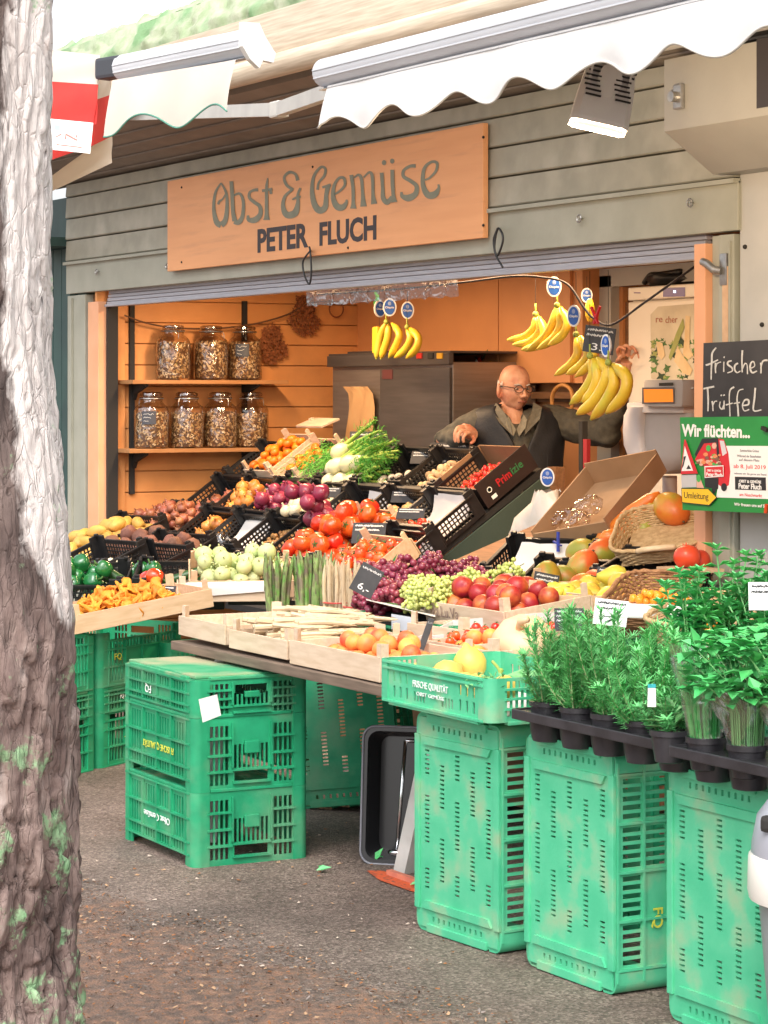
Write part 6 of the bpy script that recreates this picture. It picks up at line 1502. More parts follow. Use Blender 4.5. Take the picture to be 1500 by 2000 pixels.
flat(van, 'fruit', [Px(440 + 26 * math.cos(a), 1240 + 34 * math.sin(a)) for a in [j * PI / 4 for j in range(8)]], fc[2], PY - .0026)
flat(van, 'fruit', [Px(500 + 26 * math.cos(a), 1215 + 34 * math.sin(a)) for a in [j * PI / 4 for j in range(8)]], fc[1], PY - .0026)
pl_ = flat(van, 'name_plate', [Px(400, 1425), Px(595, 1415), Px(597, 1530), Px(402, 1545)], M_PW, PY - .005); flat(van, 'name_field', [Px(408, 1435), Px(588, 1426), Px(590, 1520), Px(410, 1535)], M_PR, PY - .0053)
ptxt(po, 'OBST & GEMÜSE', *Px(425, 1478), Px(570, 0)[0], 5, M_PW, PY - .0056, .02); ptxt(po, 'Peter Fluch', *Px(418, 1525), Px(580, 0)[0], 7, M_PW, PY - .0056, .03)
wr = flat(po, 'warning_sign', [Px(192, 1150), Px(205, 1150), Px(332, 1500), Px(155, 1508)], M_PR, PY - .006); flat(wr, 'white_field', [Px(196, 1215), Px(282, 1470), Px(165, 1474)], M_PW, PY - .0065)
flat(wr, 'worker_symbol', [Px(185, 1325), Px(210, 1320), Px(195, 1375), Px(185, 1420), Px(165, 1450), Px(180, 1380)], M_PK, PY - .007); flat(wr, 'heap_symbol', [Px(235, 1410), Px(262, 1452), Px(212, 1455)], M_PK, PY - .007)
flat(po, 'fence_picture', [Px(160, 1515), Px(315, 1510), Px(318, 1640), Px(165, 1645)], mat('poster_grey', (.52, .50, .50), rough=.4), PY - .0015); flat(po, 'fruit_basket', [Px(318, 1560), Px(360, 1555), Px(395, 1650), Px(320, 1645)], fc[1], PY - .002)
flat(po, 'apple', [Px(340 + 24 * math.cos(a), 1550 + 40 * math.sin(a)) for a in [j * PI / 4 for j in range(8)]], fc[2], PY - .0025)
ar = flat(po, 'detour_arrow', [Px(160, 1650), Px(440, 1652), Px(530, 1745), Px(450, 1830), Px(168, 1800)], M_PK, PY - .007); flat(ar, 'yellow_field', [Px(165, 1658), Px(436, 1660), Px(520, 1745), Px(446, 1822), Px(172, 1794)], M_PY, PY - .0074)
ptxt(po, 'Umleitung', *Px(190, 1772), Px(440, 0)[0], 16, M_PK, PY - .0078, .0)
M_PI = mat('poster_grey_ink', (.22, .20, .22), rough=.5); M_PRI = mat('poster_red_ink', (.70, .05, .05), rough=.5)
for s_, x0, y0, x1, h_, m_ in [('Sommerliche Grüsse', 765, 1275, 960, 5, M_PI), ('Während der Bauarbeiten', 735, 1330, 980, 5, M_PI), ('auf diesem Platz', 755, 1370, 965, 5, M_PI), ('ab 8. Juli 2019', 700, 1455, 1030, 10, M_PRI), ('nehmen wir Sie gerne am Stand', 705, 1512, 1035, 5, M_PI), ('am Naschmarkt', 760, 1730, 990, 6, M_PRI)]:
    ptxt(po, s_, *Px(x0, y0), Px(x1, 0)[0], h_, m_, PY - .0015, .005)
bx = flat(po, 'black_box', [Px(712, 1532), Px(1030, 1540), Px(1033, 1675), Px(715, 1665)], M_PK, PY - .0015)
ptxt(po, 'OBST & GEMÜSE', *Px(755, 1592), Px(982, 0)[0], 7, M_PW, PY - .002, .03); ptxt(po, 'Peter Fluch', *Px(750, 1655), Px(985, 0)[0], 11, M_PW, PY - .002, .03)
ptxt(po, 'Wir freuen uns auf Sie', *Px(705, 1830), Px(1045, 0)[0], 6, M_PW, PY - .0015, .02)
p = MB(); q = at(1494, 838, Y=PY - .01); p.box(tuple(q), (.03, .012, .012), RY(.3)); single('clip', p, M_DARK, 'dark clip holding the green poster near its top right', 'clip')
p = MB(); q = at(1495, 1002, Y=PY - .01); p.tube([q, q + Vector((.006, 0, .03))], .006, 8); single('peg', p, M_PEPL, 'small red peg at the bottom edge of the green poster', 'peg')

# ================================================================== INSIDE THE STALL
# shelves and jars on the side wall
shelf_g = 'shelves on the side wall'
def shelf(px0, px1, py, lb_):
    a = at(px0, py, X=.12); c = at(px1, py, X=.12); o = thing('wall_shelf', lb_, 'shelf', T(.06, (a.y + c.y) / 2, a.z))
    p = MB(); p.box((0, 0, -.011), (.22, abs(c.y - a.y), .022), bev=.003); part('shelf_board', p, mat('oak_board', (.42, .20, .075), (.33, .15, .05), scale=6, rough=.6, stretch=(10, 1, 10)), o)
    for px in (338 / 1500 * 0 + 262, 478):
        b = at(px, py, X=-.03); p = MB(); p.prism([(-.085, -.022), (.09, -.022), (.085, -.034), (-.06, -.075), (-.085, -.11)], .02, T(0, b.y - (a.y + c.y) / 2 + .01, 0) @ RX(PI / 2)); part('bracket', p, M_DARK, o)
    return a.z
zt_ = shelf(252, 556, 742, 'upper brown shelf with three jars on the orange side wall')
zb_ = shelf(246, 516, 877, 'lower brown shelf with four jars on the orange side wall')
for px, y0, y1, lb_ in [(257, 590, 965, 'left dark upright rail holding the shelves'), (477, 588, 930, 'right dark upright rail holding the shelves')]:
    a, c = at(px, y0, X=-.045), at(px, y1, X=-.045); p = MB(); p.box((-.042, a.y, (a.z + c.z) / 2), (.02, .028, a.z - c.z)); single('shelf_rail', p, M_DARK, lb_, 'rail', 'shelf rails')
M_JAR = film_mat('jar_glass', (.93, .90, .86), .07)
def jar_content(s):
    r = random.Random(s); p = MB(); p.lathe([(.0, .008), (.083, .008), (.086, .03), (.086, .19), (.07, .205), (0, .21)], 24)
    for i in range(750):
        a = r.uniform(0, 6.28); z = r.uniform(.012, .205); q = Vector((.087 * math.cos(a), .087 * math.sin(a), z)); t = Vector((-math.sin(a), math.cos(a), 0)); u_ = t * r.gauss(0, 1) + Vector((0, 0, r.gauss(0, 1))); u_ = u_.normalized() * r.uniform(.004, .011); w = u_.cross(Vector((math.cos(a), math.sin(a), 0))).normalized() * r.uniform(.002, .005); o_ = Vector((math.cos(a), math.sin(a), 0)) * r.uniform(-.002, .004)
        p.mi = r.choice((1, 1, 2, 3)); p.add([q - u_ - w + o_, q + u_ - w, q + u_ + w + o_ * .5, q - u_ + w], [(0, 1, 2, 3)])
    return p.mesh('dried_mushrooms', [mat('jar_dark', (.10, .05, .025), rough=.8), mat('jar_tan', (.42, .27, .12), rough=.7), mat('jar_pale', (.66, .52, .33), rough=.7), mat('jar_brown', (.22, .11, .05), rough=.7)])
JC = [jar_content(s) for s in range(2)]
JG = MB().lathe([(0, 0), (.092, .001), (.096, .012), (.096, .20), (.088, .222), (.068, .240), (.060, .248), (.060, .272)], 30).mesh('jar_body', M_JAR, True, 50)
JL = MB(); JL.lathe([(.062, .262), (.066, .264), (.066, .272), (.062, .275)], 24); JL.lathe([(0, .278), (.058, .278), (.062, .284), (.060, .296), (.045, .302), (0, .303)], 24); JL = JL.mesh('lid', film_mat('lid_glass', (.75, .72, .68), .18), True, 40)
JW = MB(); JW.tube([(.066, .0, .268), (.074, 0, .25), (.074, .0, .225)], .002, 5); JW.tube([(.066 * math.cos(a), .066 * math.sin(a), .267) for a in [i * PI / 10 for i in range(21)]], .0022, 5); JW = JW.mesh('wire_clasp', M_METAL)
jl = {(338, 0): 'jar of dried mushrooms at the left of the upper shelf', (412, 0): 'jar of dried mushrooms in the middle of the upper shelf', (478, 0): 'jar with a dark label at the right of the upper shelf', (296, 1): 'jar with a written dark label at the left of the lower shelf', (365, 1): 'second jar from the left on the lower shelf', (430, 1): 'third jar from the left on the lower shelf', (491, 1): 'last jar at the right end of the lower shelf'}
for i, ((px, row), lb_) in enumerate(jl.items()):
    b = at(px, 740 if row == 0 else 875, X=.075)
    o = thing('glass_jar', lb_, 'jar', T(.075, b.y, (zt_, zb_)[row] + .001) @ RZ(i * 1.3) @ S(1, 1, [1.0, 1.0, 1.0, 1.02, 1.02, 1.02, 1.02][i]), 'jars of dried mushrooms')
    link('dried_mushrooms', JC[i % 2], S(1, 1, [1.0, 1.05, 1.03, .95, .93, .95, .9][i]), o); link('jar_body', JG, None, o); link('lid', JL, None, o); link('wire_clasp', JW, None, o)
    if i in (2, 3):
        p = MB(); ca = math.atan2(CAMP.y - b.y, CAMP.x - .075) - i * 1.3; aa = [ca - .55 + .1 * k for k in range(9)]
        z0, z1 = (.13, .20); p.add([(.0985 * math.cos(a), .0985 * math.sin(a), z) for a in aa for z in (z0, z1)], [(2 * k, 2 * k + 2, 2 * k + 3, 2 * k + 1) for k in range(8)]); part('label', p, mat('jar_label', (.05, .055, .07), rough=.5), o)
        p = MB(); rr = random.Random(i)
        for ln in range(3):
            pts = [(.0995 * math.cos(ca - .45 + .07 * k), .0995 * math.sin(ca - .45 + .07 * k), z1 - .015 - .02 * ln + rr.uniform(-.005, .005)) for k in range(9 - 2 * ln)]
            p.tube(pts, .0012, 4)
        part('handwriting', p, M_CHALK, o)
# garland with dried bunches
p = MB(); p.tube(catmull([at(x, y, X=.0) for x, y in [(243, 616), (290, 632), (350, 641), (430, 641), (500, 632), (560, 615), (605, 592), (650, 588)]], 5), .005, 6)
single('dried_garland', p, mat('dark_rope', (.13, .06, .03), rough=.9), 'dark dried garland looped across the orange side wall above the jars', 'garland', smooth=True)
M_DRY = mat('dried_brown', (.30, .10, .035), (.18, .06, .02), scale=60, rough=.9)
for px, py, rw, rh, lb_ in [(594, 617, .085, .115, 'brown dried bunch hanging at the top near the plastic strip'), (531, 672, .085, .105, 'brown dried bunch hanging right of the upper jars')]:
    c_ = at(px, py, X=-.01); p = MB(); r = random.Random(px)
    for i in range(520):
        a = r.uniform(0, 6.28); q = math.sqrt(r.random()); v = Vector((r.uniform(0, .06) * (1 - q), rw * q * math.cos(a) * (1 + .25 * math.sin(3 * a + px)), rh * q * math.sin(a)))
        d = Vector((r.gauss(0, .5), r.gauss(0, 1), r.gauss(0, 1))).normalized() * r.uniform(.008, .022); w = d.cross(Vector((1, 0, 0))).normalized() * r.uniform(.003, .007) if abs(d.x) < .019 else Vector((0, .004, 0))
        p.add([v - w, v + w, v + d + w, v + d - w], [(0, 1, 2, 3)])
    single('dried_bunch', p, M_DRY, lb_, 'dried bunch', 'dried bunches on the wall', M=T(c_))
p = MB(); c_ = at(657, 604, X=-.02); p.tube([c_ + Vector((0, .045 * math.cos(a), .045 * math.sin(a))) for a in [i * PI / 12 for i in range(25)]], .004, 6); single('ring', p, M_DRY, 'thin brown ring hanging on the side wall', 'ring')
# steel machine
mc = thing('steel_machine', 'grey stainless steel catering machine with coloured buttons in the back corner', 'machine', T(1.05, 1.2, 1.0))
MX_ = T(-1.05, -1.2, -1.0)
M_STEEL = mat('stainless_steel', (.36, .32, .29), (.30, .265, .24), scale=4, rough=.34, metal=.75, stretch=(1, 1, 14)); M_STEELD = mat('stainless_dark', (.115, .10, .095), (.09, .08, .075), scale=4, rough=.4, metal=.5, stretch=(1, 1, 14))
p = MB(); p.x = MX_; p.box((1.05, 1.46, 1.28), (1.31, .50, .72), bev=.006); part('housing', p, M_STEEL, mc)
p = MB(); p.x = MX_; p.box((1.335, 1.20, 1.25), (.73, .016, .72), bev=.004); part('door', p, M_STEELD, mc)
p = MB(); p.x = MX_; p.box((1.05, 1.195, 1.655), (1.33, .03, .06), bev=.004); p.box((1.05, 1.45, 1.69), (1.33, .52, .012), bev=.003); part('control_strip', p, M_STEELD, mc)
for px, m_ in [(820, mat('red_button', (.5, .03, .02), rough=.3)), (842, M_DARK), (860, mat('amber_button', (.8, .42, .03), rough=.3))]:
    q = at(px, 695, Y=1.18); p = MB(); p.x = MX_; p.box((q.x, 1.178, q.z), (.055, .01, .03), bev=.003); part('button', p, m_, mc)
q = at(757, 731, Y=1.19); p = MB(); p.x = MX_; p.box((q.x, 1.19, q.z), (.11, .004, .05)); part('badge', p, mat('badge_dark', (.10, .03, .03), rough=.4), mc)
p = MB(); p.box((.55, 1.4, 1.703), (.3, .2, .015), bev=.003); single('lid_plate', p, M_STEELD, 'dark flat lid lying on top of the steel machine', 'lid')
p = MB(); a = at(700, 870, Y=1.18); vs = []
for i in range(9):
    for j in range(7): vs.append(at(678 + 50 * j / 6 - (8 if i == 0 else 0), 755 + 110 * i / 8, Y=1.17) + Vector((0, .012 * math.sin(j * 2 + i * .6), 0)))
p.add(vs, [(i * 7 + j, i * 7 + j + 1, (i + 1) * 7 + j + 1, (i + 1) * 7 + j) for i in range(8) for j in range(6)]); single('paper_bag', p, mat('kraft_bag', (.46, .27, .12), (.38, .21, .09), scale=7, rough=.8), 'brown paper bags hanging on the front of the steel machine', 'bag', smooth=True)
# wall cabinets above
wc_ = thing('wall_cabinet', 'flat orange wall cabinet with two wide doors above the man', 'cabinet', T(1.1, 1.6, 1.53))
CX_ = T(-1.1, -1.6, -1.53)
p = MB(); p.x = CX_; p.box((1.11, 1.68, 1.86), (2.36, .14, .66)); part('carcass', p, M_ORANGE2, wc_)
sx_ = at(976, 650, Y=1.6).x; ex_ = at(1116, 650, Y=1.6).x
for x0, x1 in ((-.02, sx_ - .004), (sx_ + .004, ex_)):
    p = MB(); p.x = CX_; p.box(((x0 + x1) / 2, 1.60, 1.86), (x1 - x0, .018, .655), bev=.002); part('door', p, M_ORANGE2, wc_)
# red chilli string
p = MB(); r = random.Random(2); c_ = at(940, 706, Y=1.57)
for i in range(9): d = Vector((r.gauss(0, .03), -.01, r.uniform(-.06, .03))); p.tube([c_, c_ + d * .5 + Vector((0, -.012, 0)), c_ + d], [.007, .009, .001], 6)
p.mi = 1; p.tube([c_, c_ + Vector((.05, -.01, .03)), c_ + Vector((.08, -.01, .06))], .003, 5); p.tube([c_, c_ + Vector((-.05, -.01, .025))], .003, 5); p.mi = 2; p.ball(tuple(c_ + Vector((.0, -.03, -.01))), (.012, .006, .022), 8, 6)
single('chilli_string', p, [M_PEPL, M_STEM, M_WHITE], 'small bunch of dried red chillies pinned on the cabinet door', 'chillies', smooth=True)
# door frame, fridge
dfm = thing('door_frame', 'cream door frame with a brown door behind the bananas', 'door', T(2.4, 1.74, 0))
a0 = at(1176, 540, Y=1.74); a1 = at(1203, 540, Y=1.74)
p = MB(); p.x = T(-2.4, -1.74, 0); p.box(((a0.x + a1.x) / 2, 1.735, 1.03), (a1.x - a0.x, .05, 2.06)); p.box((a0.x + .95, 1.735, 2.05), (1.9, .05, .09)); part('frame', p, M_CREAM, dfm)
p = MB(); p.x = T(-2.4, -1.74, 0); p.box((a1.x + .09, 1.80, .98), (.2, .02, 1.95)); p.box((a1.x + .05, 1.785, .98), (.04, .02, 1.9)); part('door', p, M_BROWN, dfm)
FY = 1.60
f0 = at(1229, 562, Y=FY); 
fr = thing('fridge', 'white refrigerator with a vegetable picture on its door', 'fridge', T(f0.x + .33, FY + .3, 0))
FX_ = T(-(f0.x + .33), -(FY + .3), 0)
M_FR = mat('fridge_white', (.80, .74, .64), (.77, .71, .61), scale=3, rough=.3)
zsp = at(1229, 590, Y=FY).z
p = MB(); p.x = FX_; p.box((f0.x + .33, FY + .3, f0.z / 2), (.66, .56, f0.z), bev=.008); part('body', p, M_FR, fr)
p = MB(); p.x = FX_; p.box((f0.x + .33, FY + .01, zsp / 2 + .03), (.66, .035, zsp - .06), bev=.01); part('door', p, M_FR, fr)
p = MB(); p.x = FX_; p.box((f0.x + .33, FY + .01, (f0.z + zsp) / 2 + .003), (.66, .035, f0.z - zsp - .006), bev=.006); part('control_panel', p, M_FR, fr)
def fpart(o, name, pts, m_, Yv): return flat(o, name, pts, m_, Yv)
dp = fpart(fr, 'display', [(1295, 562), (1338, 561), (1338, 579), (1295, 580)], mat('display_purple', (.10, .07, .30), rough=.3), FY - .009); fpart(fr, 'display_light', [(1315, 567), (1320, 567), (1320, 572), (1315, 572)], mat('display_lit', (.5, .7, 1), emit=(.6, .75, 1), es=1.5), FY - .0095)
fpart(fr, 'badge', [(1238, 571), (1251, 571), (1251, 573), (1238, 573)], mat('purple_ink', (.2, .12, .3), rough=.5), FY - .009)
Zx = lambda x, y: (980 + x / 2.885, 500 + y / 2.885)
pic = fpart(fr, 'vegetable_picture', [Zx(838, 330), Zx(880, 285), Zx(1135, 265), Zx(1135, 690), Zx(1050, 730), Zx(842, 690)], mat('picture_cream', (.66, .60, .46), (.52, .46, .34), scale=6, rough=.5), FY - .010)
dk = [mat('picture_green_%d' % i, c, rough=.6) for i, c in enumerate([(.05, .13, .03), (.10, .22, .05), (.02, .05, .02), (.30, .33, .10)])]
r = random.Random(9)
for i in range(46):
    cx, cy = r.uniform(850, 1120), r.uniform(470, 690); q = r.uniform(10, 26); a0_ = r.uniform(0, 3)
    fpart(pic, 'leaf_print', [Zx(cx + q * math.cos(a + a0_) * (1.2 if j % 2 else .5), cy + q * math.sin(a + a0_) * (1.2 if j % 2 else .5)) for j, a in enumerate([k_ * PI / 4 for k_ in range(8)])], dk[i % 4], FY - .0105 - .00004 * i)
for i, (pts) in enumerate([[(1035, 335), (1060, 340), (1058, 520), (1080, 560), (1050, 585), (1020, 555), (1030, 450)], [(870, 480), (905, 490), (920, 560), (900, 585), (880, 560)], [(990, 510), (1020, 560), (1075, 640), (1060, 675), (1020, 660), (970, 590)], [(1090, 500), (1135, 540), (1135, 600), (1100, 570)]]):
    fpart(pic, 'root_print', [Zx(*q) for q in pts], mat('picture_root', (.70, .55, .33), (.62, .45, .24), scale=12, rough=.6), FY - .0128 - .0001 * i)
fpart(pic, 'leaf_print', [Zx(1020, 350), Zx(1030, 400), Zx(990, 500), Zx(950, 590), Zx(940, 570), Zx(980, 440)], dk[3], FY - .0127)
for s_, x0, x1, y_ in [('re', 868, 905, 375), ('cher', 922, 990, 378)]:
    a_ = Zx(x0, y_); c_ = Zx(x1, y_); ptxt(fr, s_, a_[0], a_[1], c_[0], 13 if s_ == 'cher' else 9, mat('picture_red_ink', (.36, .10, .06), rough=.5), FY - .0115, .0)
p = MB(); c_ = at(1318, 548, Y=FY + .2); p.ball(tuple(c_ + Vector((.06, 0, .0))), (.20, .16, .05), 16, 8, f=noisy(.5, 2.4, 2)); p.tube(catmull([at(1258, 553, Y=FY + .1), at(1270, 538, Y=FY + .1), at(1290, 536, Y=FY + .1), at(1330, 530, Y=FY + .1)], 4), .014, 6)
single('dark_bag', p, M_BLACK, 'black bag lying on top of the refrigerator', 'bag', smooth=True)
# cabinet rail and wicker arch at the back
p = MB(); p.tube(catmull([at(x, y, Y=1.5) for x, y in [(1082, 812), (1078, 780), (1085, 760), (1100, 752), (1115, 762), (1118, 785), (1112, 815)]], 4), .010, 8); single('basket_handle', p, mat('cane', (.55, .26, .07), rough=.6), 'arched cane basket handle behind the man', 'basket', smooth=True)
p = MB(); a = at(1139, 860, Y=1.2); p.box((a.x, 1.2, .75), (.03, .03, 1.2)); single('dark_pole', p, M_DARK, 'dark upright pole behind the arm of the man', 'pole')
p = MB(); a = at(1146, 905, Y=1.1); p.box((a.x, 1.1, a.z), (.03, .02, .22)); single('red_strap', p, mat('dark_red', (.30, .015, .02), rough=.6), 'red strap hanging beside the dark pole', 'strap')
# scale
SY = .55
sc_ = thing('shop_scale', 'grey shop scale with an orange lit display on a curved column', 'scale', T(at(1270, 930, Y=SY)))
SX_ = T(-at(1270, 930, Y=SY))
M_SC = mat('scale_grey', (.40, .37, .35), (.36, .335, .315), scale=8, rough=.4); M_SCL = mat('scale_light', (.58, .55, .54), (.54, .51, .50), scale=6, rough=.4)
def loft(mb, rows, d0, d1):
    """rows of (xleft, xright, y) pixels turned into a rounded body between planes d0 and d1"""
    vs = []; n = 12
    for xl, xr, y in rows:
        a, c = at(xl, y, Y=d0), at(xr, y, Y=d0); ce = (a + c) / 2; hw = (c.x - a.x) / 2
        for k in range(n):
            t = 2 * PI * k / n; cc, ss = math.cos(t), math.sin(t); e = .5
            vs.append(Vector((ce.x + hw * abs(cc) ** e * (1 if cc > 0 else -1), (d0 + d1) / 2 + (d1 - d0) / 2 * abs(ss) ** e * (1 if ss > 0 else -1), ce.z)))
    m_ = len(rows); mb.add(vs, [(i * n + j, i * n + (j + 1) % n, (i + 1) * n + (j + 1) % n, (i + 1) * n + j) for i in range(m_ - 1) for j in range(n)] + [tuple(range(n)), tuple(range(m_ * n - 1, (m_ - 1) * n - 1, -1))])
p = MB(); p.x = SX_; loft(p, [(1226, 1338, 785), (1218, 1340, 800), (1214, 1340, 830), (1214, 1338, 860), (1222, 1335, 890), (1245, 1320, 915), (1262, 1300, 925)], SY + .02, SY + .16); part('body', p, M_SC, sc_, True, 60)
p = MB(); p.x = SX_; loft(p, [(1222, 1252, 795), (1213, 1248, 812), (1211, 1246, 840), (1213, 1248, 870), (1222, 1254, 893)], SY - .01, SY + .06); part('side_cover', p, M_SCL, sc_, True, 60)
p = MB(); p.x = SX_; loft(p, [(1214, 1330, 787), (1212, 1332, 792), (1214, 1330, 806)], SY + .0, SY + .14); part('shoulder', p, M_SCL, sc_, True, 50)
p = MB(); p.x = SX_; loft(p, [(1252, 1329, 742), (1250, 1331, 746), (1250, 1330, 790), (1252, 1328, 794)], SY - .03, SY + .06); part('display_head', p, M_SC, sc_, True, 40)
p = MB(); p.x = SX_; p.add([at(x, y, Y=SY - .032) for x, y in [(1254, 757), (1317, 756), (1317, 788), (1254, 789)]], [(0, 1, 2, 3)]); part('bezel', p, mat('bezel_dark', (.10, .085, .08), rough=.4), sc_)
p = MB(); p.x = SX_; p.add([at(x, y, Y=SY - .0335) for x, y in [(1257, 760), (1314, 760), (1315, 785), (1258, 786)]], [(0, 1, 2, 3)]); part('lit_display', p, mat('lit_amber', (.3, .09, .01), emit=(1.0, .24, .008), es=.62), sc_)
p = MB(); p.x = SX_; p.add([at(x, y, Y=SY - .033) for x, y in [(1287, 748), (1315, 747), (1315, 753), (1287, 754)]], [(0, 1, 2, 3)]); part('name_strip', p, M_DARK, sc_)
p = MB(); p.x = SX_; a = at(1272, 930, Y=SY); p.cyl(a + Vector((0, .09, .0)), a + Vector((0, .09, -.35)), .03, .03, 14); p.box((a.x, a.y + .1, a.z - .37), (.3, .3, .05), bev=.01); part('column', p, M_SCL, sc_, True, 40)
p = MB(); p.add([at(x, y, Y=SY + .02) for x, y in [(1329, 754), (1355, 757), (1342, 768), (1330, 777)]], [(0, 1, 2, 3)]); single('white_card', p, M_WHITE, 'bright white card corner right of the scale display', 'card')
p = MB(); a = at(1241, 920, Y=.7); p.box(tuple(a), (.045, .004, .12)); single('price_tag', p, M_SLATE, 'small dark tag hanging under the scale', 'price tag')
# rope, bananas and oval signs
p = MB(); p.tube(catmull([at(x, y, Y=.35) for x, y in [(620, 575), (760, 566), (900, 552), (1000, 540), (1060, 542), (1108, 555), (1140, 600), (1160, 622), (1195, 634), (1260, 590), (1366, 514)]], 6), .005, 6)
single('rope', p, mat('dark_cord', (.045, .04, .045), rough=.8), 'dark cord strung across the opening that carries the bananas', 'rope', smooth=True)
M_BAN = mat('banana_skin', (.72, .47, .03), (.66, .42, .03), scale=8, rough=.4, rnd=.06, c3=(.50, .48, .05), scale3=9, lo3=.52, hi3=.75); M_BANT = mat('banana_tip', (.30, .33, .05), rough=.6)
def banana(mb, pts, Yv, r0, dy):
    P = catmull([at(x, y, Y=Yv + dy * i / 3) for i, (x, y) in enumerate(pts)], 5); n = len(P)
    rs = [r0 * (.42 if i == 0 else .5 if i == 1 else min(1, .62 + .2 * (i - 1)) if i < 4 else (1 if i < n - 4 else [.92, .78, .5, .28][i - n + 4])) for i in range(n)]
    mb.mi = 0; mb.tube(P, rs, 8); mb.mi = 1; mb.cyl(P[-1], P[-1] + (P[-1] - P[-2]).normalized() * .006, r0 * .28, r0 * .2, 6)
BUN = [('bunch of three bananas hanging highest in the middle', .45, .0185, [[(1046,616),(1044,640),(1025,658),(992,664)], [(1050,618),(1055,645),(1035,668),(1003,673)], [(1054,620),(1062,650),(1048,675),(1020,683)]]),
 ('bunch of greenish bananas right of the highest bunch', .42, .0185, [[(1088,598),(1080,630),(1062,660),(1030,684)], [(1092,600),(1095,635),(1080,662),(1050,682)], [(1096,602),(1108,630),(1098,655),(1072,674)]]),
 ('bunch of bananas half hidden behind the big front bunch', .36, .0185, [[(1125,655),(1128,690),(1112,715),(1085,732)], [(1130,657),(1148,690),(1132,716),(1108,730)], [(1135,658),(1158,695),(1150,715),(1125,735)]]),
 ('large yellow bunch of bananas hanging left of the hand of the man',   .22, .0235, [[(1152,697),(1160,728),(1142,765),(1115,788)], [(1166,700),(1187,725),(1175,762),(1143,792)], [(1158,700),(1168,735),(1156,770),(1138,784)]]),
 ('large yellow bunch of bananas in front of the hand of the man', .16, .0240, [[(1188,710),(1183,745),(1160,785),(1128,808)], [(1192,712),(1200,748),(1182,788),(1155,818)], [(1198,712),(1224,738),(1216,776),(1185,806)]]),
 ('left bunch of bananas hanging in front of the steel machine', 1.0, .020, [[(754,630),(744,655),(738,680),(735,700)], [(760,630),(757,660),(750,682),(744,700)], [(766,632),(780,652),(772,678),(760,698)]]),
 ('small bunch of bananas beside the left bunch at the steel machine', 1.0, .020, [[(795,640),(802,660),(790,684),(771,698)], [(799,640),(817,660),(812,682),(794,699)]])]
for lb_, y_, r0, lst in BUN:
    c_ = at(*lst[0][0], Y=y_); o = thing('banana_bunch', lb_, 'bananas', T(c_), 'banana bunches on the cord')
    for i, pts in enumerate(lst): p = MB(); p.x = T(-c_); banana(p, pts, y_ + .012 * (len(lst) - i), r0, -.03); part('banana', p, [M_BAN, M_BANT], o, True)
    p = MB(); p.ball((0, 0, .004), (.016, .012, .014), 8, 6); p.tube([(0, 0, 0), (0, 0, .05)], .004, 5); part('crown', p, M_BANT, o, True)
    p = MB(); p.tube([(0, 0, .04), (0, 0, max(.06, at(760, 560, Y=y_).z - c_.z))], .0012, 4); part('string', p, M_DARK, o)
M_OB = mat('oval_blue', (.02, .10, .42), rough=.35)
def oval(px, py, y_, w, h, label, turn=0):
    o = thing('oval_sign', label, 'sign', T(at(px, py, Y=y_)) @ RZ(CAMZ + R_(turn)), 'blue oval banana signs')
    def disc(rx_, rz_, y0, th): return MB().prism([(rx_ * math.cos(a), rz_ * math.sin(a)) for a in [i * PI / 14 for i in range(28)]], th, T(0, y0, 0) @ RX(PI / 2))
    part('rim', disc(w / 2, h / 2, .004, .008), M_WHITE, o, True, 40); part('blue_field', disc(w * .40, h * .42, -.0042, .0008), M_OB, o)
    part('lettering', fit_text('lettering', 'Chiquita', w * .66, h * .15, M_WHITE, bold=.02), None, o, M=T(-w * .33, -.0055, -h * .10) @ WALLX)
    p = MB(); p.ball((0, -.005, h * .2), (w * .13, .001, h * .11), 8, 6); part('emblem', p, mat('oval_emblem', (.25, .32, .55), rough=.4), o)
    p = MB(); p.tube([(0, .003, h / 2 + .05), (0, .006, -h / 2 - .05)], .001, 4); part('string', p, M_DARK, o)
for px, py, y_, w, h, lb_, tn in [(1082, 560, .4, .062, .084, 'round blue oval banana sign highest above the middle bunch', 0), (1121, 617, .34, .058, .088, 'blue oval banana sign between the middle bunches', -30), (1184, 675, .2, .048, .088, 'blue oval banana sign over the big front bunch', -45), (761, 600, 1.0, .07, .094, 'blue oval banana sign in the middle of the three at the left', 0), (796, 606, 1.02, .066, .09, 'blue oval banana sign at the right of the three at the left', 0), (742, 603, 1.06, .07, .09, 'blue oval banana sign partly hidden behind its neighbour', 30), (1146, 577, .9, .050, .066, 'small shaded blue oval sign far back near the door frame', 0), (1069, 932, .52, .060, .080, 'blue oval banana sign above the white carrier bags', 0)]:
    oval(px, py, y_, w, h, lb_, tn)
p = MB(); c_ = at(736, 664, Y=1.08); p.box((c_.x, c_.y, c_.z), (.06, .03, .14), bev=.01); single('yellow_bag', p, mat('yellow_plastic', (.80, .52, .03), rough=.4), 'bright yellow plastic bag behind the left bananas', 'bag')
p = MB(); r = random.Random(6); c_ = at(738, 585, Y=1.08)
for i in range(16): leaf(p, c_ + Vector((r.gauss(0, .012), 0, r.gauss(0, .015))), Vector((r.gauss(0, 1), -.3, r.gauss(0, 1))), Vector((0, -1, .2)), .035, .02)
single('green_sprig', p, M_LEAF, 'small green leafy sprig above the oval signs on the left', 'sprig')
tgb = price_tag(T(at(1167, 690, Y=.26)) @ RZ(CAMZ + R_(-20)) @ RY(.14) , .125, .105, 'slate tag with a large price hanging beside the banana signs', 2, '3.-')
p = MB()
for a, c in [((1155, 600), (1168, 632)), ((1172, 598), (1160, 632))]: p.bar(at(*a, Y=.28), at(*c, Y=.28), .010, .008)
single('red_clip', p, M_PR, 'red plastic clip on the cord above the slate tag', 'clip')
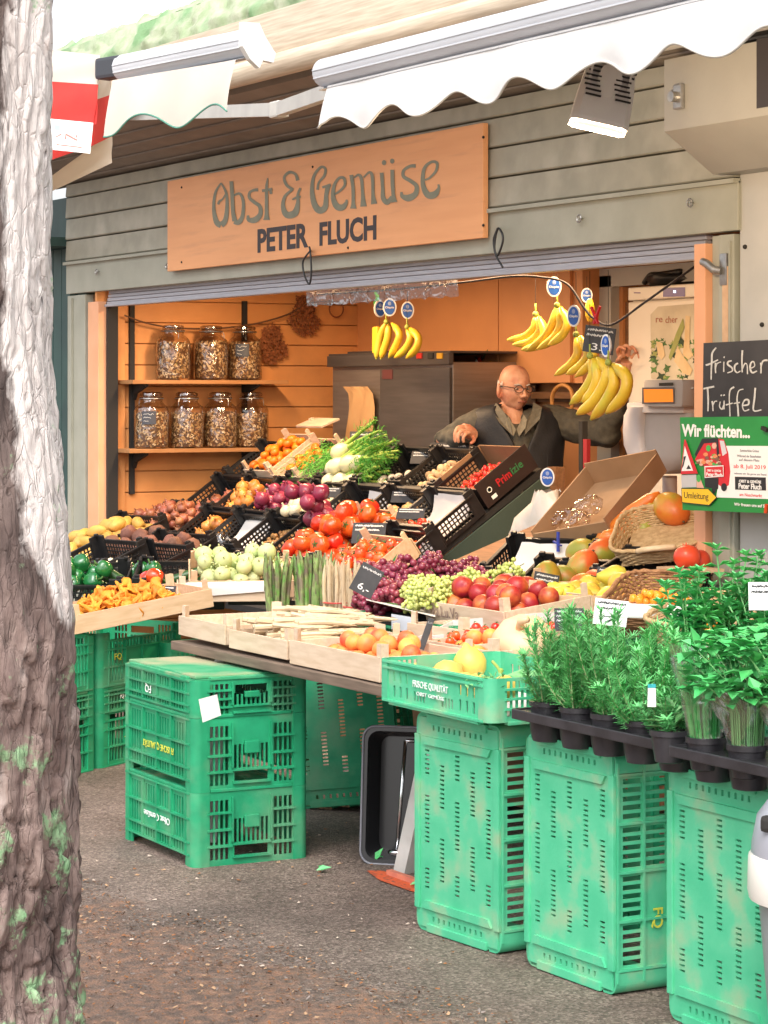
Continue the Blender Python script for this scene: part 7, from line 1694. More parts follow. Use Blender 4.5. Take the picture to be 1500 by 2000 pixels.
p = MB(); p.ball(tuple(at(1152, 606, Y=.5)), (.02, .02, .05), 8, 6); single('yellow_clip', p, mat('yellow_plastic'  , (.8, .52, .03)), 'yellow wrapped bundle hanging behind the red clip', 'bundle')
# white carrier bags
p = MB(); rows = [(1062, 1078, 958), (1045, 1085, 985), (1012, 1095, 1012), (1006, 1098, 1045), (1008, 1088, 1075), (1010, 1075, 1098)]; n = 22; vs = []
for i, (xl, xr, y) in enumerate(rows):
    a, c = at(xl, y, Y=.5), at(xr, y, Y=.5)
    for k_ in range(n): t = 2 * PI * k_ / n; q = 1 + .10 * math.sin(5 * t + i) * (i > 0); vs.append(Vector(((a.x + c.x) / 2 + (c.x - a.x) / 2 * math.cos(t) * q, .5 + .06 * math.sin(t) * q + .015 * math.sin(3 * t + i * 2), a.z + .008 * math.sin(7 * t + i))))
p.add(vs, [(i * n + j, i * n + (j + 1) % n, (i + 1) * n + (j + 1) % n, (i + 1) * n + j) for i in range(len(rows) - 1) for j in range(n)])
single('carrier_bags', p, mat('white_film', (.74, .69, .62), (.66, .60, .52), scale=8, rough=.4, alpha=.96), 'bundle of white plastic carrier bags hanging under the oval sign', 'bags', smooth=True)

# ================================================================== UNDER THE TABLE, ON THE GROUND
tr = thing('black_tray', 'black plastic tray standing on end with a shiny metal rod under the table', 'tray', T(5.72, -1.36, 0))
Mtr = RZ(CAMZ + R_(-14)) @ RX(R_(-6))
p = MB()
ol = []
def rrect(w, h, r, n=5): return [(sx * (w / 2 - r) + r * math.cos(a), sz * (h / 2 - r) + r * math.sin(a)) for sx, sz, a0 in ((1, 1, 0), (-1, 1, PI / 2), (-1, -1, PI), (1, -1, 3 * PI / 2)) for a in [a0 + i * PI / 2 / n for i in range(n + 1)]]
W_, H_ = .235, .43
A_ = rrect(W_, H_, .04); B_ = rrect(W_ - .03, H_ - .03, .035); C_ = rrect(W_ - .06, H_ - .07, .03); n = len(A_)
vs = [(x, 0, z) for x, z in A_] + [(x, 0, z) for x, z in B_] + [(x, .12, z) for x, z in C_] + [(x, .02, z) for x, z in A_]
p.add(vs, [(i, (i + 1) % n, n + (i + 1) % n, n + i) for i in range(n)] + [(n + i, n + (i + 1) % n, 2 * n + (i + 1) % n, 2 * n + i) for i in range(n)] + [tuple(2 * n + i for i in range(n))] + [(i, 3 * n + i, 3 * n + (i + 1) % n, (i + 1) % n) for i in range(n)])
part('tray_shell', p, mat('glossy_black', (.025, .025, .028), rough=.18), tr, True, 30, M=Mtr @ T(0, 0, H_ / 2))
p = MB(); p.cyl((.0, .0, -H_ * .40), (.02, .0, H_ * .40), .006, .006, 10); p.tube([(.02, 0, H_ * .40), (.05, .01, H_ * .40)], .006, 8); p.ball((0, .0, -H_ * .41), (.03, .02, .012), 8, 6); part('metal_rod', p, mat('chrome', (.7, .7, .72), rough=.15, metal=1), tr, True, M=Mtr @ T(0, 0, H_ / 2))
p = MB(); p.tube([(x, -.002, z) for x, z in A_] + [(A_[0][0], -.002, A_[0][1])], .004, 6); part('rim', p, mat('grey_rim', (.20, .20, .23), rough=.25), tr, True, M=Mtr @ T(0, 0, H_ / 2))
# orange paint mark
p = MB(); pts = [(716, 1700), (745, 1700), (790, 1712), (830, 1738), (828, 1748), (790, 1736), (740, 1718)]; p.add([at(x, y, Z=.004) for x, y in pts], [tuple(range(len(pts)))])
tag(link('road_mark', p.mesh('road_mark', mat('orange_mark', (.60, .10, .03), (.10, .06, .05), scale=60, lo=.5, hi=.7, rough=.8))), kind='structure')
p = MB(); p.bar(at(760, 1703, Z=.012), at(815, 1722, Z=.012), .02, .015); single('orange_stick', p, mat('faded_orange', (.62, .20, .12), (.5, .15, .1), scale=30, rough=.8), 'short faded orange stick lying at the foot of the table leg', 'stick')
for px, py, sz, lb_ in [(617, 1700, .05, 'fresh green leaf lying alone on the asphalt'), (732, 1682, .05, 'yellow green leaf leaning on the black tray'), (800, 1728, .03, 'small green leaf on the orange ground mark')]:
    p = MB(); q = at(px, py, Z=.008); leaf(p, q, RT + Vector((0, 0, .2 if px != 732 else 1.6)), Vector((0, 0, 1)) - FW * .5, sz, sz * .5); leaf(p, q + RT * .01, RT * .4 + FW + Vector((0, 0, .3)), Vector((0, 0, 1)) - FW * .5, sz * .8, sz * .4); single('fallen_leaf', p, M_LEAF, lb_, 'leaf')
# litter: bark chips and leaf crumbs in the tree bed
p = MB(); r = random.Random(77)
a_ = at(150, 1765, Z=0); c_ = at(900, 2010, Z=0); dv = (c_ - a_).normalized(); nv = Vector((dv.y, -dv.x, 0)); nv = nv if (CAMP - a_).dot(nv) > 0 else -nv
for i in range(5200):
    t = r.uniform(-.8, 2.6); q = a_ + dv * t + nv * (abs(r.gauss(0, .55)) - .16 + .1 * noise.noise(Vector((t * 3, 0, 0))))
    d = Vector((r.gauss(0, 1), r.gauss(0, 1), r.gauss(0, .25))).normalized() * r.uniform(.002, .007); w = Vector((-d.y, d.x, r.gauss(0, .3) * d.length)).normalized() * r.uniform(.0012, .004)
    q = q + Vector((0, 0, .004 + r.uniform(0, .006))); p.mi = r.choice((0, 0, 1, 1, 2, 3)); p.add([q - d - w, q + d - w * .6, q + d * .9 + w, q - d * .7 + w], [(0, 1, 2, 3)])
tag(link('leaf_litter', p.mesh('leaf_litter', [mat('chip_brown', (.12, .06, .035), rough=.9), mat('chip_rust', (.28, .12, .05), rough=.9), mat('chip_tan', (.42, .26, .15), rough=.9), mat('chip_grey', (.24, .20, .18), rough=.9)])), kind='stuff')
p = MB()
for i in range(260):
    t = r.random(); q = at(r.uniform(180, 1000), r.uniform(1560, 1900), Z=.004); d = Vector((r.gauss(0, 1), r.gauss(0, 1), 0)).normalized() * r.uniform(.002, .007); w = Vector((-d.y, d.x, 0)) * r.uniform(.4, 1); p.mi = r.choice((0, 1, 2)); p.add([q - d - w, q + d - w, q + d + w * .8 + Vector((0, 0, .003)), q - d + w], [(0, 1, 2, 3)])
tag(link('ground_crumbs', p.mesh('ground_crumbs', [mat('chip_rust'  , (0, 0, 0)), mat('crumb_pale', (.55, .44, .36), rough=.9), mat('chip_tan', (0, 0, 0))])), kind='stuff')
# waste bin at the lower right corner
bn = thing('waste_bin', 'grey plastic waste bin with a pale rim cut off by the right edge', 'bin', T(at(1640, 1700, d=5.25).x, at(1640, 1700, d=5.25).y, 0))
p = MB(); p.lathe([(0, .0), (.135, .0), (.14, .01), (.172, .40)], 32); part('body', p, mat('bin_grey', (.30, .33, .33), (.26, .29, .29), scale=8, rough=.45), bn, True, 40)
p = MB(); p.lathe([(.172, .395), (.192, .40), (.196, .42), (.194, .49), (.186, .50)], 32); part('rim', p, mat('bin_cream', (.74, .71, .64), rough=.4), bn, True, 40)
p = MB(); p.lathe([(.188, .498), (.187, .52), (.176, .575), (.150, .61), (.10, .63), (0, .64)], 32); part('lid', p, mat('bin_lid', (.34, .35, .39), rough=.35), bn, True, 40)
p = MB(); fl0 = RT * -.150 - FW * .075; p.box((fl0.x, fl0.y, .572), (.06, .03, .035), RZ(CAMZ - .45), bev=.01); part('flap', p, M_DARK, bn)
# ================================================================== TREE
PROFILE = [(-.1, -.01), (.35, -.010), (.95, .016), (1.25, -.003), (1.55, -.034), (2.25, -.026), (2.9, -.02)]     # waist of the trunk
def trunk_mesh():
    p = MB(); NA, NZ = 200, 420; vs = []
    zlo, zhi = -.05, 2.75
    for j in range(NZ + 1):
        z = zlo + (zhi - zlo) * j / NZ
        fl_ = .05 * max(0, (.35 - z) / .35) ** 2
        for i in range(NA):
            a = 2 * PI * i / NA; c, s_ = math.cos(a), math.sin(a)
            v = Vector((c * 2.4, s_ * 2.4, z * 1.0)); tw = Vector((v.x, v.y, z * 2.2))
            sm = min(1, max(0, (z - .75) / .45 + .7 * noise.noise(Vector((c * 1.6, s_ * 1.6, z * 1.3)))))   # smoother peeled bark higher up
            n1 = noise.noise(Vector((c * 3.5, s_ * 3.5, z * 2.6)) + Vector((0, 0, .6 * noise.noise(tw * 2))))
            rid = 1 - abs(noise.noise(Vector((c * 6, s_ * 6, z * 4.2)) + Vector((1, 1, 1)) * .7 * noise.noise(tw * 3)))
            fine = noise.noise(Vector((c * 22, s_ * 22, z * 20)))
            r = .215 + fl_ + .018 * noise.noise(Vector((c * 1.2, s_ * 1.2, z * 1.5))) + n1 * .008 + (rid - .7) * (.030 - .014 * sm) + fine * .0035
            for (za, ra), (zb, rb) in zip(PROFILE[:-1], PROFILE[1:]):
                if za <= z <= zb: r += ra + (rb - ra) * (z - za) / (zb - za); break
            wq = Vector((c * 4.6, s_ * 4.6, z * 4.6)) + Vector((noise.noise(tw * 2.2), noise.noise(tw * 2.2 + Vector((5, 0, 0))), 1.6 * noise.noise(tw * 1.7 + Vector((0, 9, 0))))) * .75
            dd, pp = noise.voronoi(wq); e = dd[1] - dd[0]
            r -= (.015 - .0135 * sm) * max(0, 1 - e / .16) ** 1.4
            r += .012 * noise.cell(pp[0] * 3.1) * (1 - .75 * sm)
            vc = noise.noise(Vector((c * 13, s_ * 13, z * 1.6)) + Vector((1, 1, 0)) * noise.noise(tw * 1.4) * 1.6); r -= .010 * sm * max(0, 1 - abs(vc) / .09)
            w2 = Vector((c * 11, s_ * 11, z * 9)) + Vector((1, 1, 1)) * noise.noise(tw * 5) * .8
            dd, pp = noise.voronoi(w2); r -= (.006 - .006 * sm) * max(0, 1 - (dd[1] - dd[0]) / .2)
            vs.append((r * c, r * s_, z))
    p.add(vs, [(j * NA + i, j * NA + (i + 1) % NA, (j + 1) * NA + (i + 1) % NA, (j + 1) * NA + i) for j in range(NZ) for i in range(NA)])
    return p
def bark():
    m = bpy.data.materials.new('plane_bark'); m.use_nodes = True; n = m.node_tree; N = n.nodes; Lk = n.links.new; b = N['Principled BSDF']; b.inputs['Roughness'].default_value = .85
    tc = N.new('ShaderNodeTexCoord'); mp = N.new('ShaderNodeMapping'); mp.inputs['Scale'].default_value = (1, 1, .30); Lk(tc.outputs['Object'], mp.inputs['Vector'])
    def noise_(s, v=None, d=7, r=.62):
        q = N.new('ShaderNodeTexNoise'); q.inputs['Scale'].default_value = s; q.inputs['Detail'].default_value = d; q.inputs['Roughness'].default_value = r; Lk(v or mp.outputs[0], q.inputs['Vector']); return q.outputs['Fac']
    def ramp(src, *st):
        r = N.new('ShaderNodeValToRGB'); e = r.color_ramp.elements
        while len(e) < len(st): e.new(.5)
        for i, (p_, c) in enumerate(st): e[i].position = p_; e[i].color = (*c, 1)
        Lk(src, r.inputs['Fac']); return r.outputs['Color']
    def mix(f, a, c):
        x = N.new('ShaderNodeMix'); x.data_type = 'RGBA'; Lk(f, x.inputs[0]); Lk(a, x.inputs[6]); Lk(c, x.inputs[7]); return x.outputs[2]
    dark = ramp(noise_(13), (.30, (.06, .04, .034)), (.45, (.18, .122, .106)), (.58, (.30, .22, .19)), (.72, (.45, .37, .335)))
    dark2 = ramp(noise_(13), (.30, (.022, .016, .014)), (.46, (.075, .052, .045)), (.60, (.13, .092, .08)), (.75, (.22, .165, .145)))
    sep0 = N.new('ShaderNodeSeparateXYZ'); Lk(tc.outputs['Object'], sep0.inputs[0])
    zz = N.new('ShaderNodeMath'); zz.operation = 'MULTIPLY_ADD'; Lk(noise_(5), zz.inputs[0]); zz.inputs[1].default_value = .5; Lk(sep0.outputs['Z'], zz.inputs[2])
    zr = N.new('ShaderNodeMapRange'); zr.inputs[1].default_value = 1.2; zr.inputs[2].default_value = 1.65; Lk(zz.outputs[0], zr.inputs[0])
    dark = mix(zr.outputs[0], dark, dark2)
    pale = ramp(noise_(8), (.26, (.30, .23, .20)), (.40, (.64, .57, .53)), (.7, (.78, .73, .69)))
    sep = N.new('ShaderNodeSeparateXYZ'); Lk(tc.outputs['Object'], sep.inputs[0])
    # peeled pale bark: on the side towards the stall, upper part of the trunk
    dt = N.new('ShaderNodeVectorMath'); dt.operation = 'DOT_PRODUCT'; Lk(tc.outputs['Object'], dt.inputs[0]); dt.inputs[1].default_value = tuple(RT * 8.0)
    z1 = N.new('ShaderNodeMapRange'); z1.inputs[1].default_value = .85; z1.inputs[2].default_value = 1.2; z1.inputs[3].default_value = -1.4; z1.inputs[4].default_value = .0; Lk(sep.outputs['Z'], z1.inputs[0])
    a1 = N.new('ShaderNodeMath'); a1.operation = 'ADD'; Lk(dt.outputs['Value'], a1.inputs[0]); Lk(z1.outputs[0], a1.inputs[1])
    a2 = N.new('ShaderNodeMath'); a2.operation = 'MULTIPLY_ADD'; Lk(noise_(4.5), a2.inputs[0]); a2.inputs[1].default_value = 2.0; Lk(a1.outputs[0], a2.inputs[2])
    f1 = N.new('ShaderNodeMapRange'); f1.inputs[1].default_value = 1.80; f1.inputs[2].default_value = 1.93; Lk(a2.outputs[0], f1.inputs[0])
    c = mix(f1.outputs[0], dark, pale)
    rust = N.new('ShaderNodeMapRange'); rust.inputs[1].default_value = .64; rust.inputs[2].default_value = .74; rust.inputs[4].default_value = .7; Lk(noise_(5.5), rust.inputs[0])
    c = mix(rust.outputs[0], c, ramp(noise_(20), (.3, (.36, .15, .07)), (.7, (.5, .26, .14))))
    z2 = N.new('ShaderNodeMapRange'); z2.inputs[1].default_value = .25; z2.inputs[2].default_value = 1.05; z2.inputs[3].default_value = .06; z2.inputs[4].default_value = -.06; Lk(sep.outputs['Z'], z2.inputs[0])
    li = N.new('ShaderNodeMath'); li.operation = 'ADD'; Lk(noise_(11, tc.outputs['Object'], 8, .7), li.inputs[0]); Lk(z2.outputs[0], li.inputs[1])
    lm = N.new('ShaderNodeMapRange'); lm.inputs[1].default_value = .565; lm.inputs[2].default_value = .63; lm.inputs[4].default_value = .85; Lk(li.outputs[0], lm.inputs[0])
    c = mix(lm.outputs[0], c, ramp(noise_(40), (.3, (.16, .36, .16)), (.7, (.40, .58, .34))))
    wn = N.new('ShaderNodeTexNoise'); wn.inputs['Scale'].default_value = 9; wn.inputs['Detail'].default_value = 3; Lk(mp.outputs[0], wn.inputs['Vector'])
    wa = N.new('ShaderNodeVectorMath'); wa.operation = 'MULTIPLY_ADD'; Lk(wn.outputs['Color'], wa.inputs[0]); wa.inputs[1].default_value = (.09, .09, .09); Lk(mp.outputs[0], wa.inputs[2])
    ck = None
    for sc_, th_ in ((17, .035), (42, .05)):
        vo = N.new('ShaderNodeTexVoronoi'); vo.feature = 'DISTANCE_TO_EDGE'; vo.inputs['Scale'].default_value = sc_; Lk(wa.outputs[0], vo.inputs['Vector'])
        mm = N.new('ShaderNodeMapRange'); mm.inputs[1].default_value = 0; mm.inputs[2].default_value = th_; Lk(vo.outputs['Distance'], mm.inputs[0])
        if ck is None: ck = mm.outputs[0]
        else:
            mi_ = N.new('ShaderNodeMath'); mi_.operation = 'MINIMUM'; Lk(ck, mi_.inputs[0]); Lk(mm.outputs[0], mi_.inputs[1]); ck = mi_.outputs[0]
    km = N.new('ShaderNodeMapRange'); km.inputs[3].default_value = .5; km.inputs[4].default_value = 0; Lk(ck, km.inputs[0])
    gate = N.new('ShaderNodeMapRange'); gate.inputs[1].default_value = .42; gate.inputs[2].default_value = .6; Lk(noise_(6), gate.inputs[0])
    pg = N.new('ShaderNodeMapRange'); pg.inputs[3].default_value = 1; pg.inputs[4].default_value = .22; Lk(f1.outputs[0], pg.inputs[0])
    kq = N.new('ShaderNodeMath'); kq.operation = 'MULTIPLY'; Lk(km.outputs[0], kq.inputs[0]); Lk(gate.outputs[0], kq.inputs[1])
    kg = N.new('ShaderNodeMath'); kg.operation = 'MULTIPLY'; Lk(kq.outputs[0], kg.inputs[0]); Lk(pg.outputs[0], kg.inputs[1])
    c = mix(kg.outputs[0], c, ramp(noise_(15), (.3, (.06, .04, .035)), (.7, (.12, .08, .065))))
    Lk(c, b.inputs['Base Color'])
    bp = N.new('ShaderNodeBump'); bp.inputs['Strength'].default_value = 1.0; bp.inputs['Distance'].default_value = .012
    s1 = N.new('ShaderNodeMath'); s1.operation = 'MULTIPLY_ADD'; Lk(noise_(38, None, 8, .7), s1.inputs[0]); s1.inputs[1].default_value = .6; Lk(noise_(12), s1.inputs[2]); s2 = N.new('ShaderNodeMath'); s2.operation = 'MULTIPLY_ADD'; Lk(ck, s2.inputs[0]); s2.inputs[1].default_value = .14; Lk(s1.outputs[0], s2.inputs[2]); Lk(s2.outputs[0], bp.inputs['Height']); Lk(bp.outputs[0], b.inputs['Normal'])
    return m
TD = 4.85
tb0 = at(-62, 1500, d=TD); tree = thing('plane_tree', 'thick tree trunk with peeling pale bark and green lichen at the left edge', 'tree', T(tb0.x, tb0.y, 0))
lean_dir = RT * -.014
SH = Matrix(((1, 0, lean_dir.x, 0), (0, 1, lean_dir.y, 0), (0, 0, 1, 0), (0, 0, 0, 1)))
tm = trunk_mesh(); tm.v = [SH @ Vector(v) for v in tm.v]
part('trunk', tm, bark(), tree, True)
# ================================================================== THE STALL KEEPER
def remeshed(mb, name, mt, voxel, smooth_it=2, wrinkle=0.0, wscale=20.0, seed=0):
    me = mb.mesh(name, mt); o = bpy.data.objects.new(name, me); COL.objects.link(o)
    m_ = o.modifiers.new('r', 'REMESH'); m_.mode = 'VOXEL'; m_.voxel_size = voxel
    s_ = o.modifiers.new('s', 'SMOOTH'); s_.iterations = smooth_it; s_.factor = .5
    bpy.context.view_layer.update()
    out = bpy.data.meshes.new_from_object(o.evaluated_get(bpy.context.evaluated_depsgraph_get()))
    bpy.data.objects.remove(o); out.name = name
    if wrinkle:
        for v in out.vertices:
            q = v.co * wscale + Vector((seed, 0, 0)); k = noise.noise(Vector((q.x, q.y, q.z * 1.4)) + Vector((1, 1, 1)) * noise.noise(q * .5))
            v.co += v.normal * (k * wrinkle + (abs(noise.noise(q * .55)) - .3) * wrinkle * 1.4)
    out.materials.clear(); out.materials.append(mt)
    out.polygons.foreach_set('use_smooth', [True] * len(out.polygons)); out.update()
    return out
HC = at(1005, 758, d=12.0); K_ = 12.0 / FPX
PM = Matrix(((RT.x, FW.x, 0, HC.x), (RT.y, FW.y, 0, HC.y), (0, 0, 1, HC.z), (0, 0, 0, 1)))     # local: right, away, up
q_ = lambda px, py, w=0.0: Vector(((px - 1005) * K_, w, -(py - 758) * K_))
M_SKIN = mat('old_skin', (.70, .38, .25), (.58, .28, .17), scale=22, rough=.5, sss=.12, bump=.3, bscale=110, c3=(.54, .20, .12), scale3=14, lo3=.5, hi3=.66)
# head frame: hx = his left..right across the face, hy = forward, hz up
fd = Vector((.44, -.89, -.10)).normalized(); hx = fd.cross(Vector((0, 0, 1))).normalized(); hz = hx.cross(fd).normalized()
HM = Matrix(((hx.x, fd.x, hz.x, .0), (hx.y, fd.y, hz.y, 0), (hx.z, fd.z, hz.z, 0), (0, 0, 0, 1)))
def G(d, c, s): return math.exp(-((d - Vector(c)).length / s) ** 2)
def headf(d):
    r = 1.0
    z = d.z
    if z > 0: r *= 1 + .30 * z * z * (1 - z * z)
    if z < -.1: r *= 1 - .10 * min(1, (-z - .1) / .9) * (1 if d.y > -.2 else 1.6)
    front = max(0, d.y)
    r += .10 * G(d, (0, .80, -.58), .34)                       # chin and muzzle
    r += .06 * G(d, (0, .66, -.80), .20)                       # chin
    r += .06 * G(d, (0, .93, .16), .30)                        # brow
    for s in (-1, 1):
        r -= .075 * G(d, (s * .36, .90, .03), .16)             # eye sockets
        r += .045 * G(d, (s * .50, .80, -.20), .20)            # cheeks
        r -= .035 * G(d, (s * .42, .72, -.52), .18)            # hollow beside the mouth
        r += .02 * G(d, (s * .30, .86, -.10), .09)             # bags under the eyes
        r += .045 * G(d, (s * .62, .30, -.62), .30)            # jaw corners
    r -= .022 * G(d, (0, .86, -.485), .07) + .0
    r += .018 * G(d, (0, .90, -.42), .07) + .02 * G(d, (0, .84, -.56), .08)
    for s in (-1, 1):
        r -= .034 * G(d, (s * .30, .90, -.36), .07) + .034 * G(d, (s * .37, .86, -.48), .07) + .03 * G(d, (s * .38, .80, -.60), .07)    # folds from nose to mouth
        r -= .016 * G(d, (s * .52, .84, .06), .07)
    if d.y > .35 and .28 < z < .75: r += .007 * math.sin(z * 46 + 3 * abs(d.x)) * min(1, (d.y - .35) * 3)
    return r
p = MB(); p.x = HM
p.ball((0, -.004, -.004), (.074, .092, .117), 72, 56, f=headf)
# nose: bridge, tip, wings
p.tube([(0, .084, .018), (0, .096, -.006), (0, .107, -.028), (0, .104, -.035)], [.006, .008, .0105, .007], 12)
for s in (-1, 1): p.ball((s * .012, .096, -.032), (.0085, .012, .008), 12, 8)
for s in (-1, 1):
    p.ball((s * .081, -.012, -.012), (.011, .023, .036), 14, 10, M=RZ(s * -.5)); p.ball((s * .077, -.006, -.038), (.010, .013, .015), 10, 8)
p.x = Matrix()
neck0 = q_(1004, 830, .01)
p.tube([q_(996, 785, .03), q_(1000, 805, .02), neck0, q_(1006, 850, .02)], [.058, .056, .062, .075], 18)
# torso, arms and legs (under the clothes)
p.tube([q_(1008, 830, .02), q_(1010, 870, .02), q_(1012, 960, .02), q_(1012, 1060, .02)], [.07, .10, .11, .11], 18)
for s in (-1, 1): p.tube([q_(1012 + s * 36, 1060, .02), q_(1012 + s * 38, 1200, .02), q_(1012 + s * 38, 1345, .02)], [.085, .06, .045], 12)
for s in (-1, 1): p.tube([q_(1012 + s * 38, 1345, .04), q_(1012 + s * 38, 1356, -.16)], [.045, .035], 10)
SHL, SHR = q_(938, 826, .03), q_(1088, 822, .03)
ELL, WRL = q_(868, 862, .06), q_(924, 846, -.10)
ELR, WRR = q_(1180, 845, -.08), q_(1206, 738, -.22)
p.tube([q_(1000, 835, .02), SHL, ELL, WRL], [.06, .055, .042, .029], 14)
p.tube([q_(1010, 835, .02), SHR, ELR, WRR], [.06, .055, .042, .028], 14)
# hand on the crate edge (seen from the back, fingers curled down over the rim)
def finger(pts, r): p.tube(catmull(pts, 4), [r * (1 - .3 * i / (4 * (len(pts) - 1))) for i in range(4 * (len(pts) - 1) + 1)], 10); p.ball(tuple(pts[-1]), r * .72, 10, 6)
palm = [(922, 845, -.11), (912, 841, -.125), (902, 839, -.14)]
p.tube([q_(*a) for a in palm], [.026, .034, .033], 14)
for (a, b, c, d_) in [((905, 833, -.15), (893, 834, -.17), (887, 845, -.178), (886, 857, -.172)), ((901, 836, -.165), (890, 838, -.188), (886, 849, -.196), (887, 860, -.19)),
                      ((907, 840, -.175), (897, 842, -.20), (892, 852, -.205), (893, 861, -.198)), ((914, 844, -.175), (906, 847, -.20), (902, 855, -.203), (903, 861, -.198))]:
    finger([q_(*a), q_(*b), q_(*c), q_(*d_)], .0105)
finger([q_(920, 850, -.12), q_(924, 858, -.15), q_(918, 864, -.17)], .0115)
# raised hand behind the bananas, fingers closed round the string
p.tube([q_(1206, 736, -.22), q_(1209, 722, -.23), q_(1212, 706, -.245)], [.028, .036, .036], 14)
for (a, b, c, d_) in [((1202, 700, -0.250), (1196, 688, -0.275), (1200, 680, -0.300), (1208, 684, -0.315)), ((1209, 697, -0.255), (1206, 683, -0.280), (1211, 677, -0.305), (1219, 684, -0.318)),
                      ((1217, 697, -0.255), (1218, 684, -0.280), (1223, 680, -0.305), (1229, 689, -0.315)), ((1224, 701, -0.250), (1230, 692, -0.275), (1234, 691, -0.295), (1236, 700, -0.305))]:
    finger([q_(*a), q_(*b), q_(*c), q_(*d_)], .0105)
finger([q_(1202, 716, -.125), q_(1196, 706, -0.275), q_(1201, 697, -0.305)], .012)
man = single('person', remeshed(p, 'person', M_SKIN, .0027, 2), None, 'person in glasses, dark vest and grey shirt, one hand raised behind the bananas', 'person', M=PM)
# face details
M_HAIR = mat('grey_hair', (.62, .56, .50), (.46, .40, .35), scale=70, rough=.8)
hb_ = MB(); hb_.ball((0, -.004, 0), (.074 * 1.065, .092 * 1.06, .116 * 1.02), 60, 44, f=lambda d: headf(d) * (1 + .012 * noise.noise(d * 22)))
keep = []
for f_ in hb_.f:
    c_ = sum((hb_.v[i] for i in f_), Vector()) / len(f_)
    y_ = (c_.y + .004) / .092; z_ = c_.z / .112; e = .10 * noise.noise(c_ * 60)
    top = .30 + e - .12 * (y_ > -.2) * (y_ + .2)
    if y_ < .16 + e * .6 and -.42 + e < z_ < top and not (y_ > -.10 and z_ < -.0 + e * .3): keep.append(f_)
hb_.f = keep; hb_.m = [0] * len(keep); hb_.v = [HM @ v for v in hb_.v]
part('hair', hb_, M_HAIR, man, True)
for s in (-1, 1):
    p = MB(); p.x = HM; p.tube([(s * .014, .0925, .021), (s * .030, .089, .027), (s * .046, .076, .022)], [.003, .0042, .002], 7); part('eyebrow', p, M_HAIR, man, True)
    p = MB(); p.x = HM; p.ball((s * .029, .0765, .004), (.0105, .008, .0065), 12, 8); p.mi = 1; p.ball((s * .029 + .002, .0815, .004), (.0045, .004, .0045), 8, 6); part('eye', p, [mat('eye_white', (.45, .36, .30), rough=.3), mat('eye_dark', (.02, .015, .012), rough=.2)], man, True)
p = MB(); p.x = HM; p.tube(catmull([(-.024, .084, -.061), (-.010, .0955, -.056), (0, .0975, -.0575), (.010, .0955, -.056), (.024, .084, -.063)], 4), .0028, 6); part('mouth', p, mat('lip', (.26, .075, .055), rough=.5), man, True)
M_FRAME = mat('glasses_frame', (.05, .035, .03), rough=.25)
p = MB(); p.x = HM
for s in (-1, 1):
    p.tube([(s * (.030 + .0215 * math.cos(a)), .104 - .010 * (1 + math.cos(a)) * .6, .004 + .0155 * math.sin(a) * (1 - .15 * math.cos(2 * a))) for a in [i * PI / 12 for i in range(25)]], .0021, 6)
    p.tube([(s * .052, .094, .009), (s * .076, .06, .012), (s * .086, -.005, .010), (s * .086, -.02, .0)], .0026, 6)
    p.tube([(s * .0085, .104, .006), (0, .1075, .009)], .002, 6)
part('glasses', p, M_FRAME, man, True)
# clothes
M_SHIRT = mat('grey_shirt', (.07, .066, .052), (.105, .097, .075), scale=40, rough=.85, bump=.2, bscale=250)
M_VEST = mat('navy_vest', (.007, .008, .011), (.014, .015, .02), scale=14, rough=.6, bump=.15, bscale=90)
p = MB()
p.tube([q_(1000, 832, .02), q_(960, 824, .025), SHL, q_(900, 846, .05), ELL, q_(890, 856, .01), q_(914, 849, -.075)], [.07, .078, .075, .068, .060, .052, .040], 16)
p.tube([q_(1015, 832, .02), q_(1060, 822, .025), SHR, q_(1130, 836, .0), ELR, q_(1196, 800, -.15), q_(1205, 752, -.20)], [.07, .08, .082, .080, .074, .060, .046], 16)
p.ball(tuple(ELR + Vector((.005, 0, -.012))), (.075, .07, .06), 14, 8)
p.tube([q_(1004, 828, .02), q_(1008, 850, .02), q_(1010, 900, .02), q_(1010, 1070, .02)], [.10, .145, .15, .14], 18)
part('shirt', remeshed(p, 'shirt', M_SHIRT, .0075, 3, .007, 19, 3), None, man)
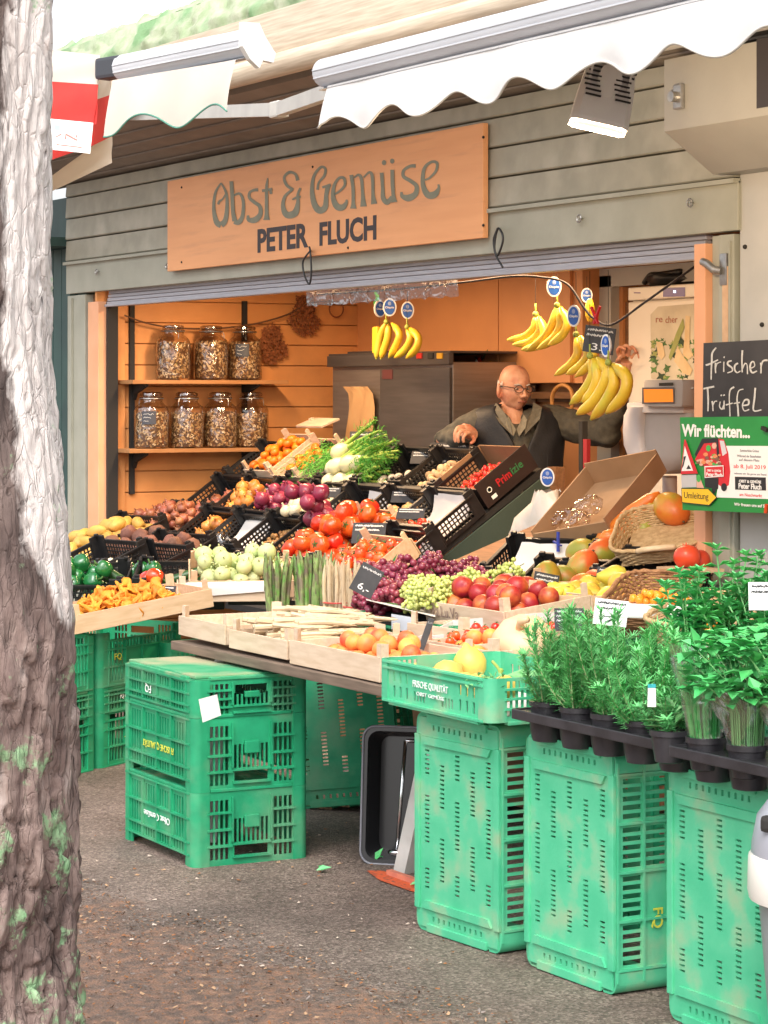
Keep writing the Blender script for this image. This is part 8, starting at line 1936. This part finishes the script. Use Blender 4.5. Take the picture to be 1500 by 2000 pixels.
p = MB(); n = 40; rows = [(787, .080, .085, 1005, .85), (792, .150, .115, 1006, .75), (802, .215, .145, 1008, .60), (832, .236, .162, 1010, .34), (865, .232, .174, 1012, .16), (890, .224, .172, 1012, .04), (960, .224, .172, 1012, .02), (1040, .22, .160, 1012, .02), (1085, .22, .155, 1012, .02)]
vs = []
for (py, hw, hd, cx, gap) in rows:
    for k in range(n + 1):
        a = -PI / 2 + gap + .05 + (2 * PI - 2 * gap - .0) * k / n      # starts just right of the front opening
        e = 1.0; c, s_ = math.cos(a), math.sin(a); o_ = q_(cx, py, .03)
        wr_ = 1 + .022 * math.sin(9 * a + py * .09) + .02 * noise.noise(Vector((c * 3, s_ * 3, py * .03)))
        vs.append(o_ + Vector((hw * abs(c) ** e * (1 if c > 0 else -1) * wr_, hd * abs(s_) ** e * (1 if s_ > 0 else -1) * wr_, 0)))
p.add(vs, [(i * (n + 1) + j, i * (n + 1) + j + 1, (i + 1) * (n + 1) + j + 1, (i + 1) * (n + 1) + j) for i in range(len(rows) - 1) for j in range(n)])
v_ = part('vest', p, M_VEST, man, True); sm_ = v_.modifiers.new('thick', 'SOLIDIFY'); sm_.thickness = .012; sm_.offset = 1; sb_ = v_.modifiers.new('sub', 'SUBSURF'); sb_.levels = 1; sb_.render_levels = 1
M_COL = mat('grey_collar', (.17, .155, .12), (.13, .12, .09), scale=60, rough=.85)
for pts in ([(968, 786, -.03), (960, 800, -.07), (972, 824, -.13), (998, 850, -.175), (994, 828, -.155), (982, 804, -.11)], [(1040, 788, -.05), (1056, 798, -.08), (1050, 820, -.14), (1020, 850, -.175), (1024, 824, -.155), (1036, 804, -.11)]):
    p = MB(); p.add([q_(*a) for a in pts], [tuple(range(6))]); c_ = part('collar', p, M_COL, man); s_ = c_.modifiers.new('thick', 'SOLIDIFY'); s_.thickness = .010
for pts in ([(990, 812, -.12), (984, 830, -.145), (1000, 850, -.165), (1004, 838, -.155)], [(1020, 810, -.12), (1030, 826, -.145), (1010, 852, -.165), (1006, 838, -.155)]):
    p = MB(); p.add([q_(*a) for a in pts], [(0, 1, 2, 3)]); c_ = part('shirt_collar', p, mat('light_collar', (.26, .235, .175), (.21, .19, .14), scale=60, rough=.85), man); s_ = c_.modifiers.new('thick', 'SOLIDIFY'); s_.thickness = .006
